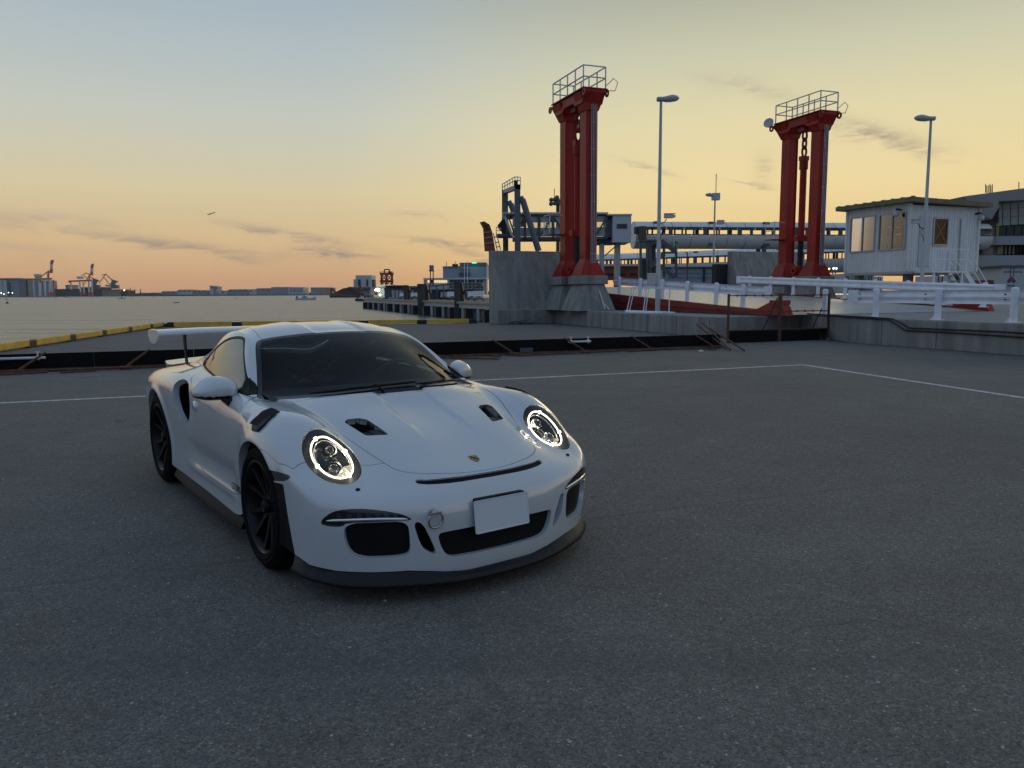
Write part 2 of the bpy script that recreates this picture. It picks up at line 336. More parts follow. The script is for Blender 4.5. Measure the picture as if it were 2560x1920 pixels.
# painted lines of the parking bay
PAINT = mat('line_paint', (.62, .62, .60), rough=.7, noise=.35, nscale=9, dark=(.30, .30, .30), bump=.2, bscale=90)
A0, A1, B1 = on_z(0, 871 * 1.15732), on_z(1735 * 1.15732, 788.5 * 1.15732), on_z(2212 * 1.15732, 860 * 1.15732)
dl = (A1 - A0).normalized(); db_ = (B1 - A1).normalized()
def strip(name, a, b, w_, z=.004):
    d = (b - a).normalized(); s_ = Vector((-d.y, d.x, 0)) * w_ / 2; n = max(2, int((b - a).length / .25)); v = []; f = []
    for i in range(n + 1):
        p = a + (b - a) * i / n; j = random.uniform(-.006, .006)
        v += [p - s_ * (1 + j * 6) + Vector((0, 0, z)), p + s_ * (1 - j * 6) + Vector((0, 0, z))]
    for i in range(n): f.append((2 * i, 2 * i + 2, 2 * i + 3, 2 * i + 1))
    m = MB(); m.add(v, f); return tag(m.build(name, PAINT), kind='structure')
strip('painted_line', A0 - dl * 6, A1 + dl * .06, .12); strip('painted_line', A1 - db_ * .0, B1 + db_ * 9, .12, .0045)
# scattered pale grit and leaf scraps on the asphalt
gr = MB()
for i in range(420):
    y = random.uniform(2.2, 16); x = random.uniform(-.75, .75) * y; s_ = random.uniform(.003, .009)
    gr.box((x, y, s_ * .35), (s_ * 1.6, s_, s_ * .7), random.uniform(0, 3))
tag(gr.build('grit', mat('pale_grit', (.45, .44, .41), rough=.8)), 'pale grit scattered over the asphalt', 'grit', kind='stuff')

# ---------------------------------------------------------------- yellow and black kerbs of the quay edge
YEL = mat('kerb_yellow', (.78, .47, .05), rough=.55, noise=.25, nscale=3, bump=.15, bscale=25)
KBLK = mat('kerb_black', (.018, .017, .015), rough=.6, noise=.3, nscale=5)
def kerb(label, origin, d, spans, end=None):
    t = thing('quay_curb', label, 'curb', origin); nrm = Vector((-d.y, d.x, 0)); rz = math.atan2(d.y, d.x)
    for a, b, kind in spans:
        L = b - a; c = d * ((a + b) / 2)
        m = MB()
        if kind == 'y': m.box((c.x, c.y, .135), (L, .20, .19), rz); m.build('curb_beam', YEL, t, bevel=.02)
        elif kind == 'b': m.box((c.x, c.y, .1), (L + .01, .19, .2), rz); m.build('curb_block', KBLK, t, bevel=.015)
        elif kind in ('e0', 'e1'):
            prof = [(0, 0), (L, 0), (L, .225), (L * .45, .225), (L * .12, .14), (0, .06)] if kind == 'e0' else [(0, 0), (L, 0), (L, .06), (L * .88, .14), (L * .55, .225), (0, .225)]
            base = d * a - nrm * .107; m.prism([base + d * u + Vector((0, 0, z)) for u, z in prof], nrm * .214); m.build('curb_end', KBLK, t, bevel=.01)
    return t
def along(o, d, px, py=None):
    """distance along a ground line at which a pixel column crosses it"""
    r = pray(px, 820); k = r[0] / r[1]     # x = k*y
    return (k * o.y - o.x) / (d.x - k * d.y)
sp = []
for a, b in ((80.5, 166.4), (181.6, 248.8), (259.7, 315.7), (325, 370.5), (378, 402)): sp.append((along(KL0, KD2, a), along(KL0, KD2, b), 'y'))
sp2 = []; prev = along(KL0, KD2, 62.2); sp2.append((prev - 2.7, prev, 'y')); sp2.append((prev - 3.4, prev - 2.7, 'b'))
for i in range(5): sp2.append((prev - 3.4 * (i + 1) - 2.7, prev - 3.4 * (i + 1), 'y')); sp2.append((prev - 3.4 * (i + 2), prev - 3.4 * (i + 1) - 2.7, 'b'))
for a, b, k in sp: sp2.append((prev, a, 'b')); sp2.append((a, b, 'y')); prev = b
sp2.append((prev, prev + .35, 'b'))
kerb('yellow and black curb rail along the near side quay edge, running out from the barrier', KL0, KD2, sp2)
cs = [along(KR0, KD1, p) for p in (410, 436, 581, 606, 742, 762, 898, 921, 1043, 1067, 1172, 1193)]
kerb('yellow and black curb rail across the far end of the quay behind the white car', KR0, KD1, [(cs[0], cs[1], 'e0')] + [(cs[i], cs[i + 1], 'y' if i % 2 else 'b') for i in range(1, 10)] + [(cs[10], cs[11], 'e1')])
# ================================================================ ferry berth: platform, towers, ramp, rails, hut
def ez(p, z): return Vector((p.x, p.y, z))
PZ = .68
RED = mat('tower_red', (.36, .018, .010), rough=.45, noise=.35, nscale=1.6, bump=.05, bscale=30, spec=.3, stretch=(1.5, 1.5, .3))
REDD = mat('girder_red', (.24, .020, .014), rough=.5, noise=.4, nscale=1.5, stretch=(1, 1, 3))
STEEL = mat('galvanised', (.66, .67, .66), rough=.5, metal=.0, noise=.2, nscale=6)
WSTEEL = mat('rail_white', (.86, .87, .92), rough=.42, noise=.12, nscale=3)
POLE = mat('pole_grey', (.46, .48, .50), rough=.45, noise=.12, nscale=3)
RUST = mat('rusty_steel', (.13, .062, .034), rough=.85, noise=.5, nscale=14, bump=.3, bscale=60)
BOARD = mat('barrier_black', (.008, .008, .008), rough=.85, noise=.4, nscale=6, spec=.15)
# --- raised concrete platform and retaining walls
P0, P1 = Vector((1.04, 41.1, 0)), Vector((6.65, 25.04, 0)); PD = (P1 - P0).normalized()
P2 = P1 + D1 * 3.35; W0 = Vector((9.75, 22.6, 0)); W1 = Vector((11.70, 17.4, 0)); WD = (W1 - W0).normalized(); W2 = W0 + WD * 22
def slab(name, pts, z0, z1, m, **kw):
    a = MB(); a.prism([ez(p, z0) for p in pts], (0, 0, z1 - z0)); return a.build(name, m, **kw)
plat = [P0 - PD * .2, P1, P2, P2 + D1 * .3 + (W0 - P2) * .5, W0, W2, W2 + Vector((60, 0, 0)), Vector((90, 60, 0)), Vector((7.2, 41.5, 0))]
pb = slab('concrete_platform', [P0 - PD * .2, P1, P2, Vector((9.9, 26.4, 0)), Vector((40, 37, 0)), Vector((38, 52, 0)), Vector((5.2, 42.3, 0))], 0, PZ, CONC, bevel=.03)
tag(pb, kind='structure')
# vertical panels of the left platform face, recessed joints between them
L = (P1 - P0).length; nrm = Vector((PD.y, -PD.x, 0)); nrm = nrm if nrm.x < 0 else -nrm
k = 0; u = .25
while u < L - .1:
    w_ = min(2.05, L - u); m = MB(); a = P0 + PD * (u + .012); b = P0 + PD * (u + w_ - .012)
    m.prism([ez(a, .004), ez(b, .004), ez(b, PZ - .05), ez(a, PZ - .05)], nrm * .022); m.build('wall_panel', CONC, pb, bevel=.008); u += w_
wb = slab('retaining_wall', [P2 + D1 * .06, W0, W2, W2 + Vector((45, 0, 0)), Vector((60, 45, 0)), Vector((10.1, 26.3, 0))], 0, PZ + .05, CONC, bevel=.03); tag(wb, kind='structure')
nW = Vector((WD.y, -WD.x, 0)); nW = nW if nW.x < 0 else -nW
for i, (u, w_) in enumerate(((.06, 1.35), (1.41, 1.75), (3.16, 2.6), (5.76, 2.6), (8.36, 2.6))):
    a = W0 + WD * (u + .010); b = W0 + WD * (u + w_ - .010); m = MB(); m.prism([ez(a, .004), ez(b, .004), ez(b, PZ), ez(a, PZ)], nW * .024); m.build('wall_panel', CONC, wb, bevel=.006)
# two hoses sagging along the right wall
for j in range(2):
    pts = []
    for px, py in (((2018, 784), (2100, 789), (2190, 794), (2230, 797), (2250, 806), (2272, 820), (2330, 822), (2400, 825), (2480, 828), (2600, 835)), ((2018, 788), (2100, 792), (2180, 797), (2222, 800), (2240, 811), (2262, 826), (2330, 829), (2400, 833), (2480, 838), (2600, 846)))[j]:
        r = pray(px, py); o = W0 + nW * .06; den = r[0] * nW.x + r[1] * nW.y; tt = (o.x * nW.x + o.y * nW.y) / den; p = Vector((r[0] * tt, r[1] * tt, r[2] * tt + CAM_H)); pts.append(p)
    m = MB(); m.tube(pts, .020, 8); tag(m.build('hose', mat('hose_black', (.015, .015, .017), rough=.5), sharp=False), ('upper' if j == 0 else 'lower') + ' of two black hoses sagging along the concrete retaining wall', 'hose', 'hoses on the retaining wall')
# --- concrete wing walls
def wing_wall(label, a, length, thick_top, thick_bot, h, z0=0.):
    """a: left front foot; face battered towards the camera"""
    t = thing('concrete_block', label, 'concrete wall', (a.x, a.y, z0)); m = MB()
    pr = [(0, 0), (thick_bot, 0), (thick_bot, h), (thick_bot - thick_top, h), (0, .9 * .0 + .0)]
    sec = [Vector((0, 0, 0)) + D2 * 0, D2 * thick_bot, D2 * thick_bot + Vector((0, 0, h)), D2 * (thick_bot - thick_top) + Vector((0, 0, h)), D2 * .10 + Vector((0, 0, .72)), D2 * 0 + Vector((0, 0, .70))]
    m.prism(sec, D1 * length); m.build('wall_body', CONC, t, bevel=.03)
    for u in (.12, .55, .86):      # rust streaks of the form ties
        for zz in (h - .18,):
            q = MB(); p = D1 * (length * u) + D2 * (thick_bot - thick_top - .012) + Vector((0, 0, zz)); q.box(p, (.03, .03, .22), math.atan2(D1.y, D1.x)); q.build('tie_mark', CONCD, t)
    return t
BA = on_z(1240, 811)
wing_wall('big sloping concrete block at the end of the quay, left of the red tower', Vector((-.55, 37.0, 0)) - D1 * .1, 5.6, .42, 1.35, 3.55)
bs = MB(); bs.box((0, 0, .35), (2.6, 1.4, .70), math.atan2(D1.y, D1.x)); o = bs.build('concrete_step', CONC, bevel=.03); o.location = (.95, 38.2, 0); tag(o, 'low concrete step at the foot of the big sloping block', 'concrete step')
# scrap pile by the step
for i in range(6):
    m = MB(); a = on_z(1262 + i * 11, 810 + (i % 3)); m.bar(a + Vector((0, 0, .05 + .05 * (i % 2))), a + D1 * random.uniform(.5, 1.3) + Vector((0, random.uniform(-.2, .2), .06 + .10 * (i % 3))), .10, .08); tag(m.build('timber_scrap', CONCD), 'dark scrap timber lying at the foot of the concrete step', 'timber', 'scrap timber by the concrete step')
# --- lifting towers
def tower(label, foot, lamp=False):
    """foot: centre of the near leg at platform level; local frame x=D1, y=D2"""
    t = thing('lift_tower', label, 'tower', (foot.x, foot.y, PZ), math.atan2(D1.y, D1.x)); SEP = 2.2; zt = 9.80 - PZ; zf = 2.25 - PZ
    for i, y in enumerate((0, SEP)):
        ped = MB(); b0 = [(-.95, y - .95), (.95, y - .95), (.95, y + .95), (-.95, y + .95)]; t0 = [(-.55, y - .60), (.55, y - .60), (.55, y + .60), (-.55, y + .60)]
        ped.add([(x, yy, 0) for x, yy in b0] + [(x, yy, 1.18) for x, yy in t0], [(0, 1, 5, 4), (1, 2, 6, 5), (2, 3, 7, 6), (3, 0, 4, 7), (4, 5, 6, 7)]); ped.build('pedestal', CONC, t, bevel=.02)
        cap = MB(); cap.box((0, y, 1.18 + (zf - 1.18) / 2 + .002), (1.36, 1.40, zf - 1.18), 0); cap.build('pedestal_cap', CONC, t, bevel=.03)
        leg = MB(); leg.box((0, y, (zf + zt) / 2), (.48, .50, zt - zf))
        leg.add([(-.62, y - .52, zf), (.62, y - .52, zf), (.62, y + .52, zf), (-.62, y + .52, zf), (-.288, y - .304, zf + .75), (.288, y - .304, zf + .75), (.288, y + .304, zf + .75), (-.288, y + .304, zf + .75)], [(0, 1, 5, 4), (1, 2, 6, 5), (2, 3, 7, 6), (3, 0, 4, 7)])
        for s_ in (-1, 1): leg.box((s_ * .262, y, (zf + zt) / 2), (.045, .60, zt - zf - .02))
        leg.build('tower_leg', RED, t)
        for s_ in (-.45, -.15, .15, .45):
            g = MB(); g.add([(s_ - .012, y - .56, zf), (s_ + .012, y - .56, zf), (s_ + .012, y - .33, zf + .62), (s_ - .012, y - .33, zf + .62)], [(0, 1, 2, 3)]); g.add([(-.66, y + s_ * .8 - .012, zf), (-.66, y + s_ * .8 + .012, zf), (-.38, y + s_ * .8 + .012, zf + .62), (-.38, y + s_ * .8 - .012, zf + .62)], [(0, 1, 2, 3)]); g.build('foot_gusset', RED, t, kind='stuff')
    # head beam, wider than the legs, with sloping haunches
    hb = MB(); w2 = .50
    prof = [(-.62, zt + .55), (-.62, zt + .42), (-.34, zt - .02), (.40, zt - .02), (.62, zt + .14), (SEP - .62, zt + .14), (SEP - .4, zt - .02), (SEP + .34, zt - .02), (SEP + .80, zt + .42), (SEP + .80, zt + .55)]
    hb.prism([(-w2, y, z) for y, z in prof], (2 * w2, 0, 0)); hb.build('head_beam', RED, t, bevel=.02)
    for y, dy in ((0, -.42), (SEP, .62)):
        ha = MB(); ha.add([(-.33, y - .32, zt - .30), (.33, y - .32, zt - .30), (.33, y + .32, zt - .30), (-.33, y + .32, zt - .30), (-.62, min(y - .36, y + dy), zt + .46), (.62, min(y - .36, y + dy), zt + .46), (.62, max(y + .36, y + dy), zt + .46), (-.62, max(y + .36, y + dy), zt + .46)], [(0, 1, 5, 4), (1, 2, 6, 5), (2, 3, 7, 6), (3, 0, 4, 7), (4, 5, 6, 7)]); ha.build('haunch', RED, t)
    for y in (-.66, SEP + .84):
        for x in (-.56, .56):
            ey = MB(); ey.lathe([(.07, -.025), (.16, -.025), (.16, .025), (.07, .025), (.07, -.025)], Matrix.Translation((x, y, zt + .38)) @ Matrix.Rotation(R(90), 4, 'Y'), 16); ey.build('lifting_eye', RED, t)
    pf = MB(); pf.box((0, SEP / 2, zt + .575), (1.2, SEP + 1.3, .045)); pf.build('platform', REDD, t)
    # hydraulic ram hung from a chain between the legs
    yc = SEP / 2; rm = MB(); rm.tube([(0, yc, zf + 2.05), (0, yc, zt - 2.0)], .17, 16); rm.tube([(0, yc, zt - 2.0), (0, yc, zt - 1.55)], .22, 16); rm.box((0, yc, zf + 2.0), (.72, .34, .28)); rm.box((0, yc, zt - 1.45), (.42, .30, .22)); rm.build('hydraulic_ram', RED, t)
    for i in range(3):
        ln = MB(); zc = zt - .30 - i * .40; ax = Vector((1, 0, 0)) if i % 2 == 0 else Vector((0, 1, 0)); pts = []
        for kk in range(16):
            a_ = 2 * math.pi * kk / 16; pts.append(Vector((0, yc, zc)) + ax * .13 * math.cos(a_) + Vector((0, 0, .27 * math.sin(a_))))
        ln.tube(pts, .055, 8, closed=True); ln.build('chain_link', REDD, t, sharp=False)
    hd = MB(); hd.box((0, yc, zt + .02), (.55, .5, .24)); hd.build('chain_anchor', RED, t)
    bl = MB(); pts = [(0, yc, zf + .55 + 1.35 * i / 18) for i in range(19)]; bl.tube(pts, [.13 if i % 2 else .165 for i in range(19)], 14); bl.build('bellows', mat('bellows_black', (.008, .008, .008), rough=.6), t, sharp=False)
    ft = MB(); ft.box((0, yc, zf + .28), (.60, .42, .56)); ft.lathe([(.09, -.45), (.20, -.45), (.20, .45), (.09, .45)], Matrix.Translation((0, yc, zf + .32)) @ Matrix.Rotation(R(90), 4, 'Y'), 16); ft.build('ram_clevis', RED, t)
    for i, x in enumerate((-.02, .06, .14, .22)):
        pi = MB(); pi.tube([(x, -.345, zf - .3 if i < 3 else zf), (x, -.345, zt - .03)], .016, 6)
        for zz in np.linspace(zf + 1, zt - .8, 6): pi.box((x, -.33, zz), (.045, .05, .035))
        pi.build('conduit', POLE, t, sharp=False)
    for i, x in enumerate((-.10, .08)):
        pi = MB(); pi.tube([(x, .35, zf + 1.4), (x, .35, zt - .5)], .022, 6); pi.build('ram_hose', mat('hose_dark', (.06, .035, .03), rough=.5), t, sharp=False)
    # handrail round the head
    z0, z1, z2 = zt + .60, zt + 1.05, zt + 1.52; x1, y0, y1 = .54, -.55, SEP + .55
    cn = [(-x1, y0), (x1, y0), (x1, y1), (-x1, y1)]; hr = MB()
    for zz in (z1, z2):
        for a, b in zip(cn, cn[1:] + cn[:1]): hr.bar((*a, zz), (*b, zz), .045)
    hr.build('handrail', STEEL, t)
    for a in [(-x1, y0), (x1, y0), (x1, y1), (-x1, y1)] + [(s_ * x1, y0 + (y1 - y0) * q) for s_ in (-1, 1) for q in (.25, .5, .75)]:
        po = MB(); po.bar((*a, z0), (*a, z2), .045); po.build('handrail_post', STEEL, t)
    hp_ = MB(); hp_.tube([(x1, y0 + .05, z0 + .1), (x1 + .35, y0 - .1, z0 + .45), (x1 + .55, y0 - .1, z0 + .30), (x1 + .45, y0 - .05, z0 - .05), (x1, y0, z0 - .08)], .02, 8); hp_.build('ladder_hoop', STEEL, t, sharp=False)
    sd_ = MB(); sd_.box((-.62, SEP + .1, zf + 2.0), (.9, .7, .04)); sd_.build('side_step', RED, t)
    sr = MB()
    for a, b in (((-1.05, SEP - .25, zf + 2.0), (-1.05, SEP - .25, zf + 2.9)), ((-1.05, SEP + .45, zf + 2.0), (-1.05, SEP + .45, zf + 2.9)), ((-1.05, SEP - .25, zf + 2.9), (-1.05, SEP + .45, zf + 2.9)), ((-1.05, SEP - .25, zf + 2.45), (-1.05, SEP + .45, zf + 2.45)), ((-1.05, SEP - .25, zf + 2.9), (-.4, SEP - .25, zf + 2.9))): sr.bar(a, b, .035)
    sr.build('side_step_rail', STEEL, t)
    if lamp:
        fl = MB(); Mx = Matrix.Translation((-.80, SEP + .75, zt + .62)) @ Matrix.Rotation(R(-70), 4, 'Y') @ Matrix.Rotation(R(30), 4, 'X'); fl.lathe([(.05, -.28), (.12, -.25), (.22, 0), (.27, .10), (.26, .12), (.001, .05)], Mx, 18); fl.build('floodlight', POLE, t)
    else:
        bx = MB(); bx.tube([(.345, -.36, zf - .9), (.42, -.95, zf - 1.35), (.5, -1.15, 0.05)], .03, 6); bx.tube([(.20, -.36, zf - .2), (.26, -.80, zf - .9), (.32, -1.10, 0.05)], .03, 6); bx.build('ground_conduit', STEEL, t, sharp=False)
    return t
T1 = Vector((3.50, 35.5, 0)); T2 = T1 + D1 * 12.95
tower('tall red lifting tower beside the sloping concrete block, handrails on top', T1)
tower('tall red lifting tower beside the white hut, floodlight on its head', T2, True)
# --- second block behind the far tower
wing_wall('smaller sloping concrete block behind the red tower by the hut', on_y(1850, 720, 52), 6.0, .5, 1.5, 3.55, .68)
bw = MB(); bw.box((0, 0, 1.35), (1.5, .5, 2.7), math.atan2(D1.y, D1.x)); o = bw.build('dark_wall', mat('dark_panel', (.02, .021, .023), rough=.7, noise=.3, nscale=2)); p = on_y(1812, 720, 53); o.location = (p.x, 53.5, .68); tag(o, 'dark panel wall left of the smaller concrete block', 'wall')
# --- steel ramp between the towers
def line_pt(a, b, t): return a + (b - a) * t
G1a, G1b = Vector((8.35, 26.6, .86)), Vector((4.55, 37.4, 1.42)); RW = D1 * 8.9
deck = MB(); far_ = (G1b - G1a) * .72; n_ = 12
vs = []
for i in range(n_ + 1):
    p = G1a + (G1b - G1a + far_) * i / n_; vs += [p, p + RW]
deck.add(vs + [v - Vector((0, 0, .12)) for v in vs], [(2 * i, 2 * i + 1, 2 * i + 3, 2 * i + 2) for i in range(n_)] + [(26, 27, 1, 0)])
rt_ = thing('steel_ramp', 'pale steel ferry ramp deck with red side girders between the two towers', 'ramp')
deck.build('ramp_deck', mat('ramp_deck_pale', (.46, .44, .38), rough=.42, noise=.25, nscale=2, bump=.2, bscale=18), rt_)
for off, nm in ((Vector((0, 0, 0)) - D1 * .10, 'l'), (RW + D1 * .10, 'r')):
    g = MB(); N_ = 10; prof = []
    for i in range(N_ + 1):
        t_ = i / N_; p = G1a + (G1b - G1a + far_) * t_ + off; prof.append((p, p.z + .05, max(PZ + .02, p.z - .30 - .55 * t_)))
    v = []
    for p, zt_, zb in prof: v += [ez(p, zt_), ez(p, zb), ez(p + D1 * .16, zt_), ez(p + D1 * .16, zb)]
    g.add(v, [(4 * i, 4 * i + 1, 4 * i + 5, 4 * i + 4) for i in range(N_)] + [(4 * i + 2, 4 * i + 6, 4 * i + 7, 4 * i + 3) for i in range(N_)] + [(4 * i, 4 * i + 4, 4 * i + 6, 4 * i + 2) for i in range(N_)] + [(0, 2, 3, 1)])
    g.build('side_girder', REDD, rt_)
    fl = MB(); p0 = prof[0][0]; v = []
    for i in range(N_ + 1):
        p, zt_, zb = prof[i]; v += [ez(p - D1 * .10, (zt_ * .45 + zb * .55)), ez(p + D1 * .02, (zt_ * .45 + zb * .55))]
    fl.add(v, [(2 * i, 2 * i + 1, 2 * i + 3, 2 * i + 2) for i in range(N_)]); fl.build('girder_flange', REDD, rt_)
    # raised hinge nose at the landward end
    hn = MB(); d_ = -D2; o_ = ez(p0, 0) + D1 * -.06
    pts = [(.0, .90), (.35, .92), (.75, 1.06), (1.05, 1.16), (1.30, 1.15), (1.62, 1.00), (1.70, .86), (1.78, PZ + .02), (0, PZ + .02)]
    hn.prism([o_ + d_ * u + Vector((0, 0, z)) for u, z in pts], D1 * .34); hn.build('hinge_nose', RED, rt_, bevel=.02)
    hc = MB(); q = o_ + d_ * 1.30 + D1 * .17; hc.box((q.x, q.y, 1.13), (.50, .45, .16), math.atan2(D1.y, D1.x)); hc.build('hinge_cap', RED, rt_, bevel=.02)
ap = MB(); ap.add([ez(G1a - D2 * 1.75 - D1 * .3, PZ + .06), ez(G1a - D2 * 1.75 + RW + D1 * .4, PZ + .06), G1a + RW, G1a], [(0, 1, 2, 3)]); ap.build('hinge_apron', mat('apron_steel', (.42, .42, .40), rough=.4, metal=.3, noise=.3, nscale=5), rt_)
# --- W-beam guard rails
def w_profile():
    return [(.000, .175), (.045, .155), (.070, .125), (.070, .085), (.020, .045), (.004, .0), (.020, -.045), (.070, -.085), (.070, -.125), (.045, -.155), (.000, -.175)]
def guardrail(label, a, b, side, posts, h=.62, ends=(True, True)):
    """a, b: deck points under the rail; side: unit vector the beam faces (the posts stand behind)"""
    t = thing('guardrail', label, 'guardrail', a); d = (b - a); L = d.length; n = d.normalized(); pr = w_profile(); ns = max(1, int(L / 2.0))
    seg = L / ns
    for i in range(ns):
        m = MB(); p0 = n * (seg * i + (0 if i == 0 else -.03)); p1 = n * (seg * (i + 1)); s0 = .004 * (i % 2); v = []
        for p in (p0, p1):
            for u, z in pr: v.append(p + side * (u + s0 + .02) + Vector((0, 0, h + z)))
        K = len(pr); m.add(v, [(j, j + 1, K + j + 1, K + j) for j in range(K - 1)], False); m.build('rail_beam', WSTEEL, t)
        for zz in (.06, -.06):
            bo = MB(); q = p1 - n * .08 + side * .045 + Vector((0, 0, h + zz)); bo.box(q, (.03, .03, .03)); bo.build('bolt', KBLK, t)
    for e, u, s_ in ((ends[0], 0, -1), (ends[1], L, 1)):
        if e:
            m = MB(); p = n * u; q = p + n * s_ * .38
            m.prism([p + side * .03 + Vector((0, 0, h - .19)), q + side * .03 + Vector((0, 0, h - .19)), q + side * .03 + Vector((0, 0, h + .19)), p + side * .03 + Vector((0, 0, h + .19))], side * .05); m.build('rail_end', WSTEEL, t, bevel=.01)
    for u in posts:
        m = MB(); p = n * u - side * .075; m.tube([p + Vector((0, 0, .0)), p + Vector((0, 0, h + .20))], .082, 14); m.sphere(p + Vector((0, 0, h + .20)), (.082, .082, .03), 14, 4)
        rz = math.atan2(side.y, side.x); m.add([p + side * .05 + n * .012, p + side * .30 + n * .012 if False else p + n * .22, p + n * .02 + Vector((0, 0, .20)), p + n * .02], [(0, 1, 2)]); m.box(p + Vector((0, 0, .01)), (.24, .24, .02), rz)
        m.build('rail_post', WSTEEL, t)
    return t
def proj_len(a, b, px):
    r = pray(px, 740); k = r[0] / r[1]; d = (b - a).normalized(); return (k * a.y - a.x) / (d.x - k * d.y)
r1a, r1b = G1a + D1 * .35 + Vector((0, 0, .0)), G1b + D1 * .35
guardrail('white guardrail on the ramp edge by the lamp post, ending near the rusty mesh fence', r1a, r1b, D1 * 1.0, [proj_len(r1a, r1b, p) for p in (1862, 1795, 1722, 1659, 1604, 1552)], .62, (True, False))
r2a = G1a + RW - D1 * .35 - D2 * 2.3; r2b = G1a + (G1b - G1a) * 1.08 + RW - D1 * .35
guardrail('long white guardrail on the far ramp edge, in front of the hut', r2a, r2b, -D1, [1.7 * i + .5 for i in range(9)], .66)
r3a = W0 + WD * 9 + D1 * .38 + Vector((0, 0, PZ + .05)); r3b = W0 + WD * .05 + D1 * .38 + Vector((0, 0, PZ + .05))
guardrail('white guardrail with bolts on top of the retaining wall', r3a, r3b, D1, [proj_len(r3a, r3b, p) for p in (2543, 2352, 2196, 2068)] + [1.2], .60)
# --- lamp posts
def lamp_post(label, base, top, arm_dir, group=None):
    t = thing('lamp_post', label, 'lamp post', base); H_ = top - base.z; m = MB(); m.tube([(0, 0, 0), (0, 0, 1.3), (0, 0, 1.32), (0, 0, H_)], [.105, .100, .088, .052], 14); m.build('pole', POLE, t)
    bp = MB(); bp.box((0, 0, .02), (.42, .42, .04)); bp.build('base_plate', STEEL, t)
    hd = MB(); a = Vector(arm_dir); prof = [(-.17, .07), (-.14, .11), (.08, .11), (.20, .14), (.42, .165), (.60, .13), (.70, .06)]
    n = 12; vs = []
    for u, r in prof:
        for i in range(n):
            q = 2 * math.pi * i / n; sd = Vector((-a.y, a.x, 0)); vs.append(a * u + sd * (r * 1.25 * math.cos(q)) + Vector((0, 0, H_ + .06 + r * .85 * math.sin(q) + .03 * (u > .2))))
    hd.add(vs, [(j * n + i, j * n + (i + 1) % n, (j + 1) * n + (i + 1) % n, (j + 1) * n + i) for j in range(len(prof) - 1) for i in range(n)] + [tuple(range(n - 1, -1, -1)), tuple(range((len(prof) - 1) * n, len(prof) * n))], True); hd.build('lamp_head', mat('lamp_head_grey', (.38, .42, .44), rough=.35), t, sharp=False)
    return t
lb = on_y(1644, 780, 31.5); l1 = lamp_post('tall grey lamp post with a camera halfway up, beside the tubular stand on the platform', Vector((lb.x, 31.5, PZ)), on_y(1656, 252, 31.5).z, (1, 0, 0))
def camera_arm(t, H_, dirx, mname='security_camera'):
    a = MB(); a.tube([(0, 0, H_ - .15), (dirx * .22, 0, H_ - .05), (dirx * .30, 0, H_ + .08)], .02, 6); a.tube([(dirx * .05, 0, H_ - .1), (dirx * .25, -.05, H_ - .25), (dirx * .1, -.05, H_ - .45), (.02, -.06, H_ - .9)], .012, 6); a.build('camera_arm', KBLK, t, sharp=False)
    c = MB(); c.box((dirx * .38, 0, H_ + .18), (.36, .15, .16)); c.box((dirx * .42, 0, H_ + .28), (.46, .20, .025)); c.box((dirx * .60, 0, H_ + .18), (.10, .11, .11)); c.build(mname, mat('camera_white', (.5, .5, .5), rough=.4), t, bevel=.01)
camera_arm(l1, on_y(1660, 552, 31.5).z - PZ, 1)
jb = MB(); q = on_y(1633, 697, 31.5); jb.box((q.x - lb.x - .05, 0, q.z - PZ), (.36, .22, .46)); jb.build('junction_box', mat('box_cream', (.5, .5, .46), rough=.5), l1, bevel=.01)
lb2 = on_y(2304, 720, 34.3); l2 = lamp_post('tall grey lamp post with a camera, standing in front of the white hut', Vector((lb2.x, 34.3, PZ)), on_y(2330, 300, 34.3).z, (-1, 0, 0)); camera_arm(l2, on_y(2310, 565, 34.3).z - PZ, -1)
lb3 = on_y(1782, 725, 58); l3 = lamp_post('slim white lamp post with antenna, standing between the ramp and the boarding bridge', Vector((lb3.x, 58, 0)), on_y(1786, 490, 58).z, (-1, 0, 0))
an = MB(); hz = on_y(1786, 490, 58).z; an.box((.05, 0, hz - .05), (.55, .4, .5)); an.build('antenna_box', POLE, l3)
an = MB(); an.tube([(0.05, 0, hz), (0.05, 0, hz + 1.6)], .03, 6); an.build('antenna', POLE, l3)
an = MB(); an.box((.45, 0, hz - 1.9), (.5, .3, .3)); an.build('loudspeaker', POLE, l3)
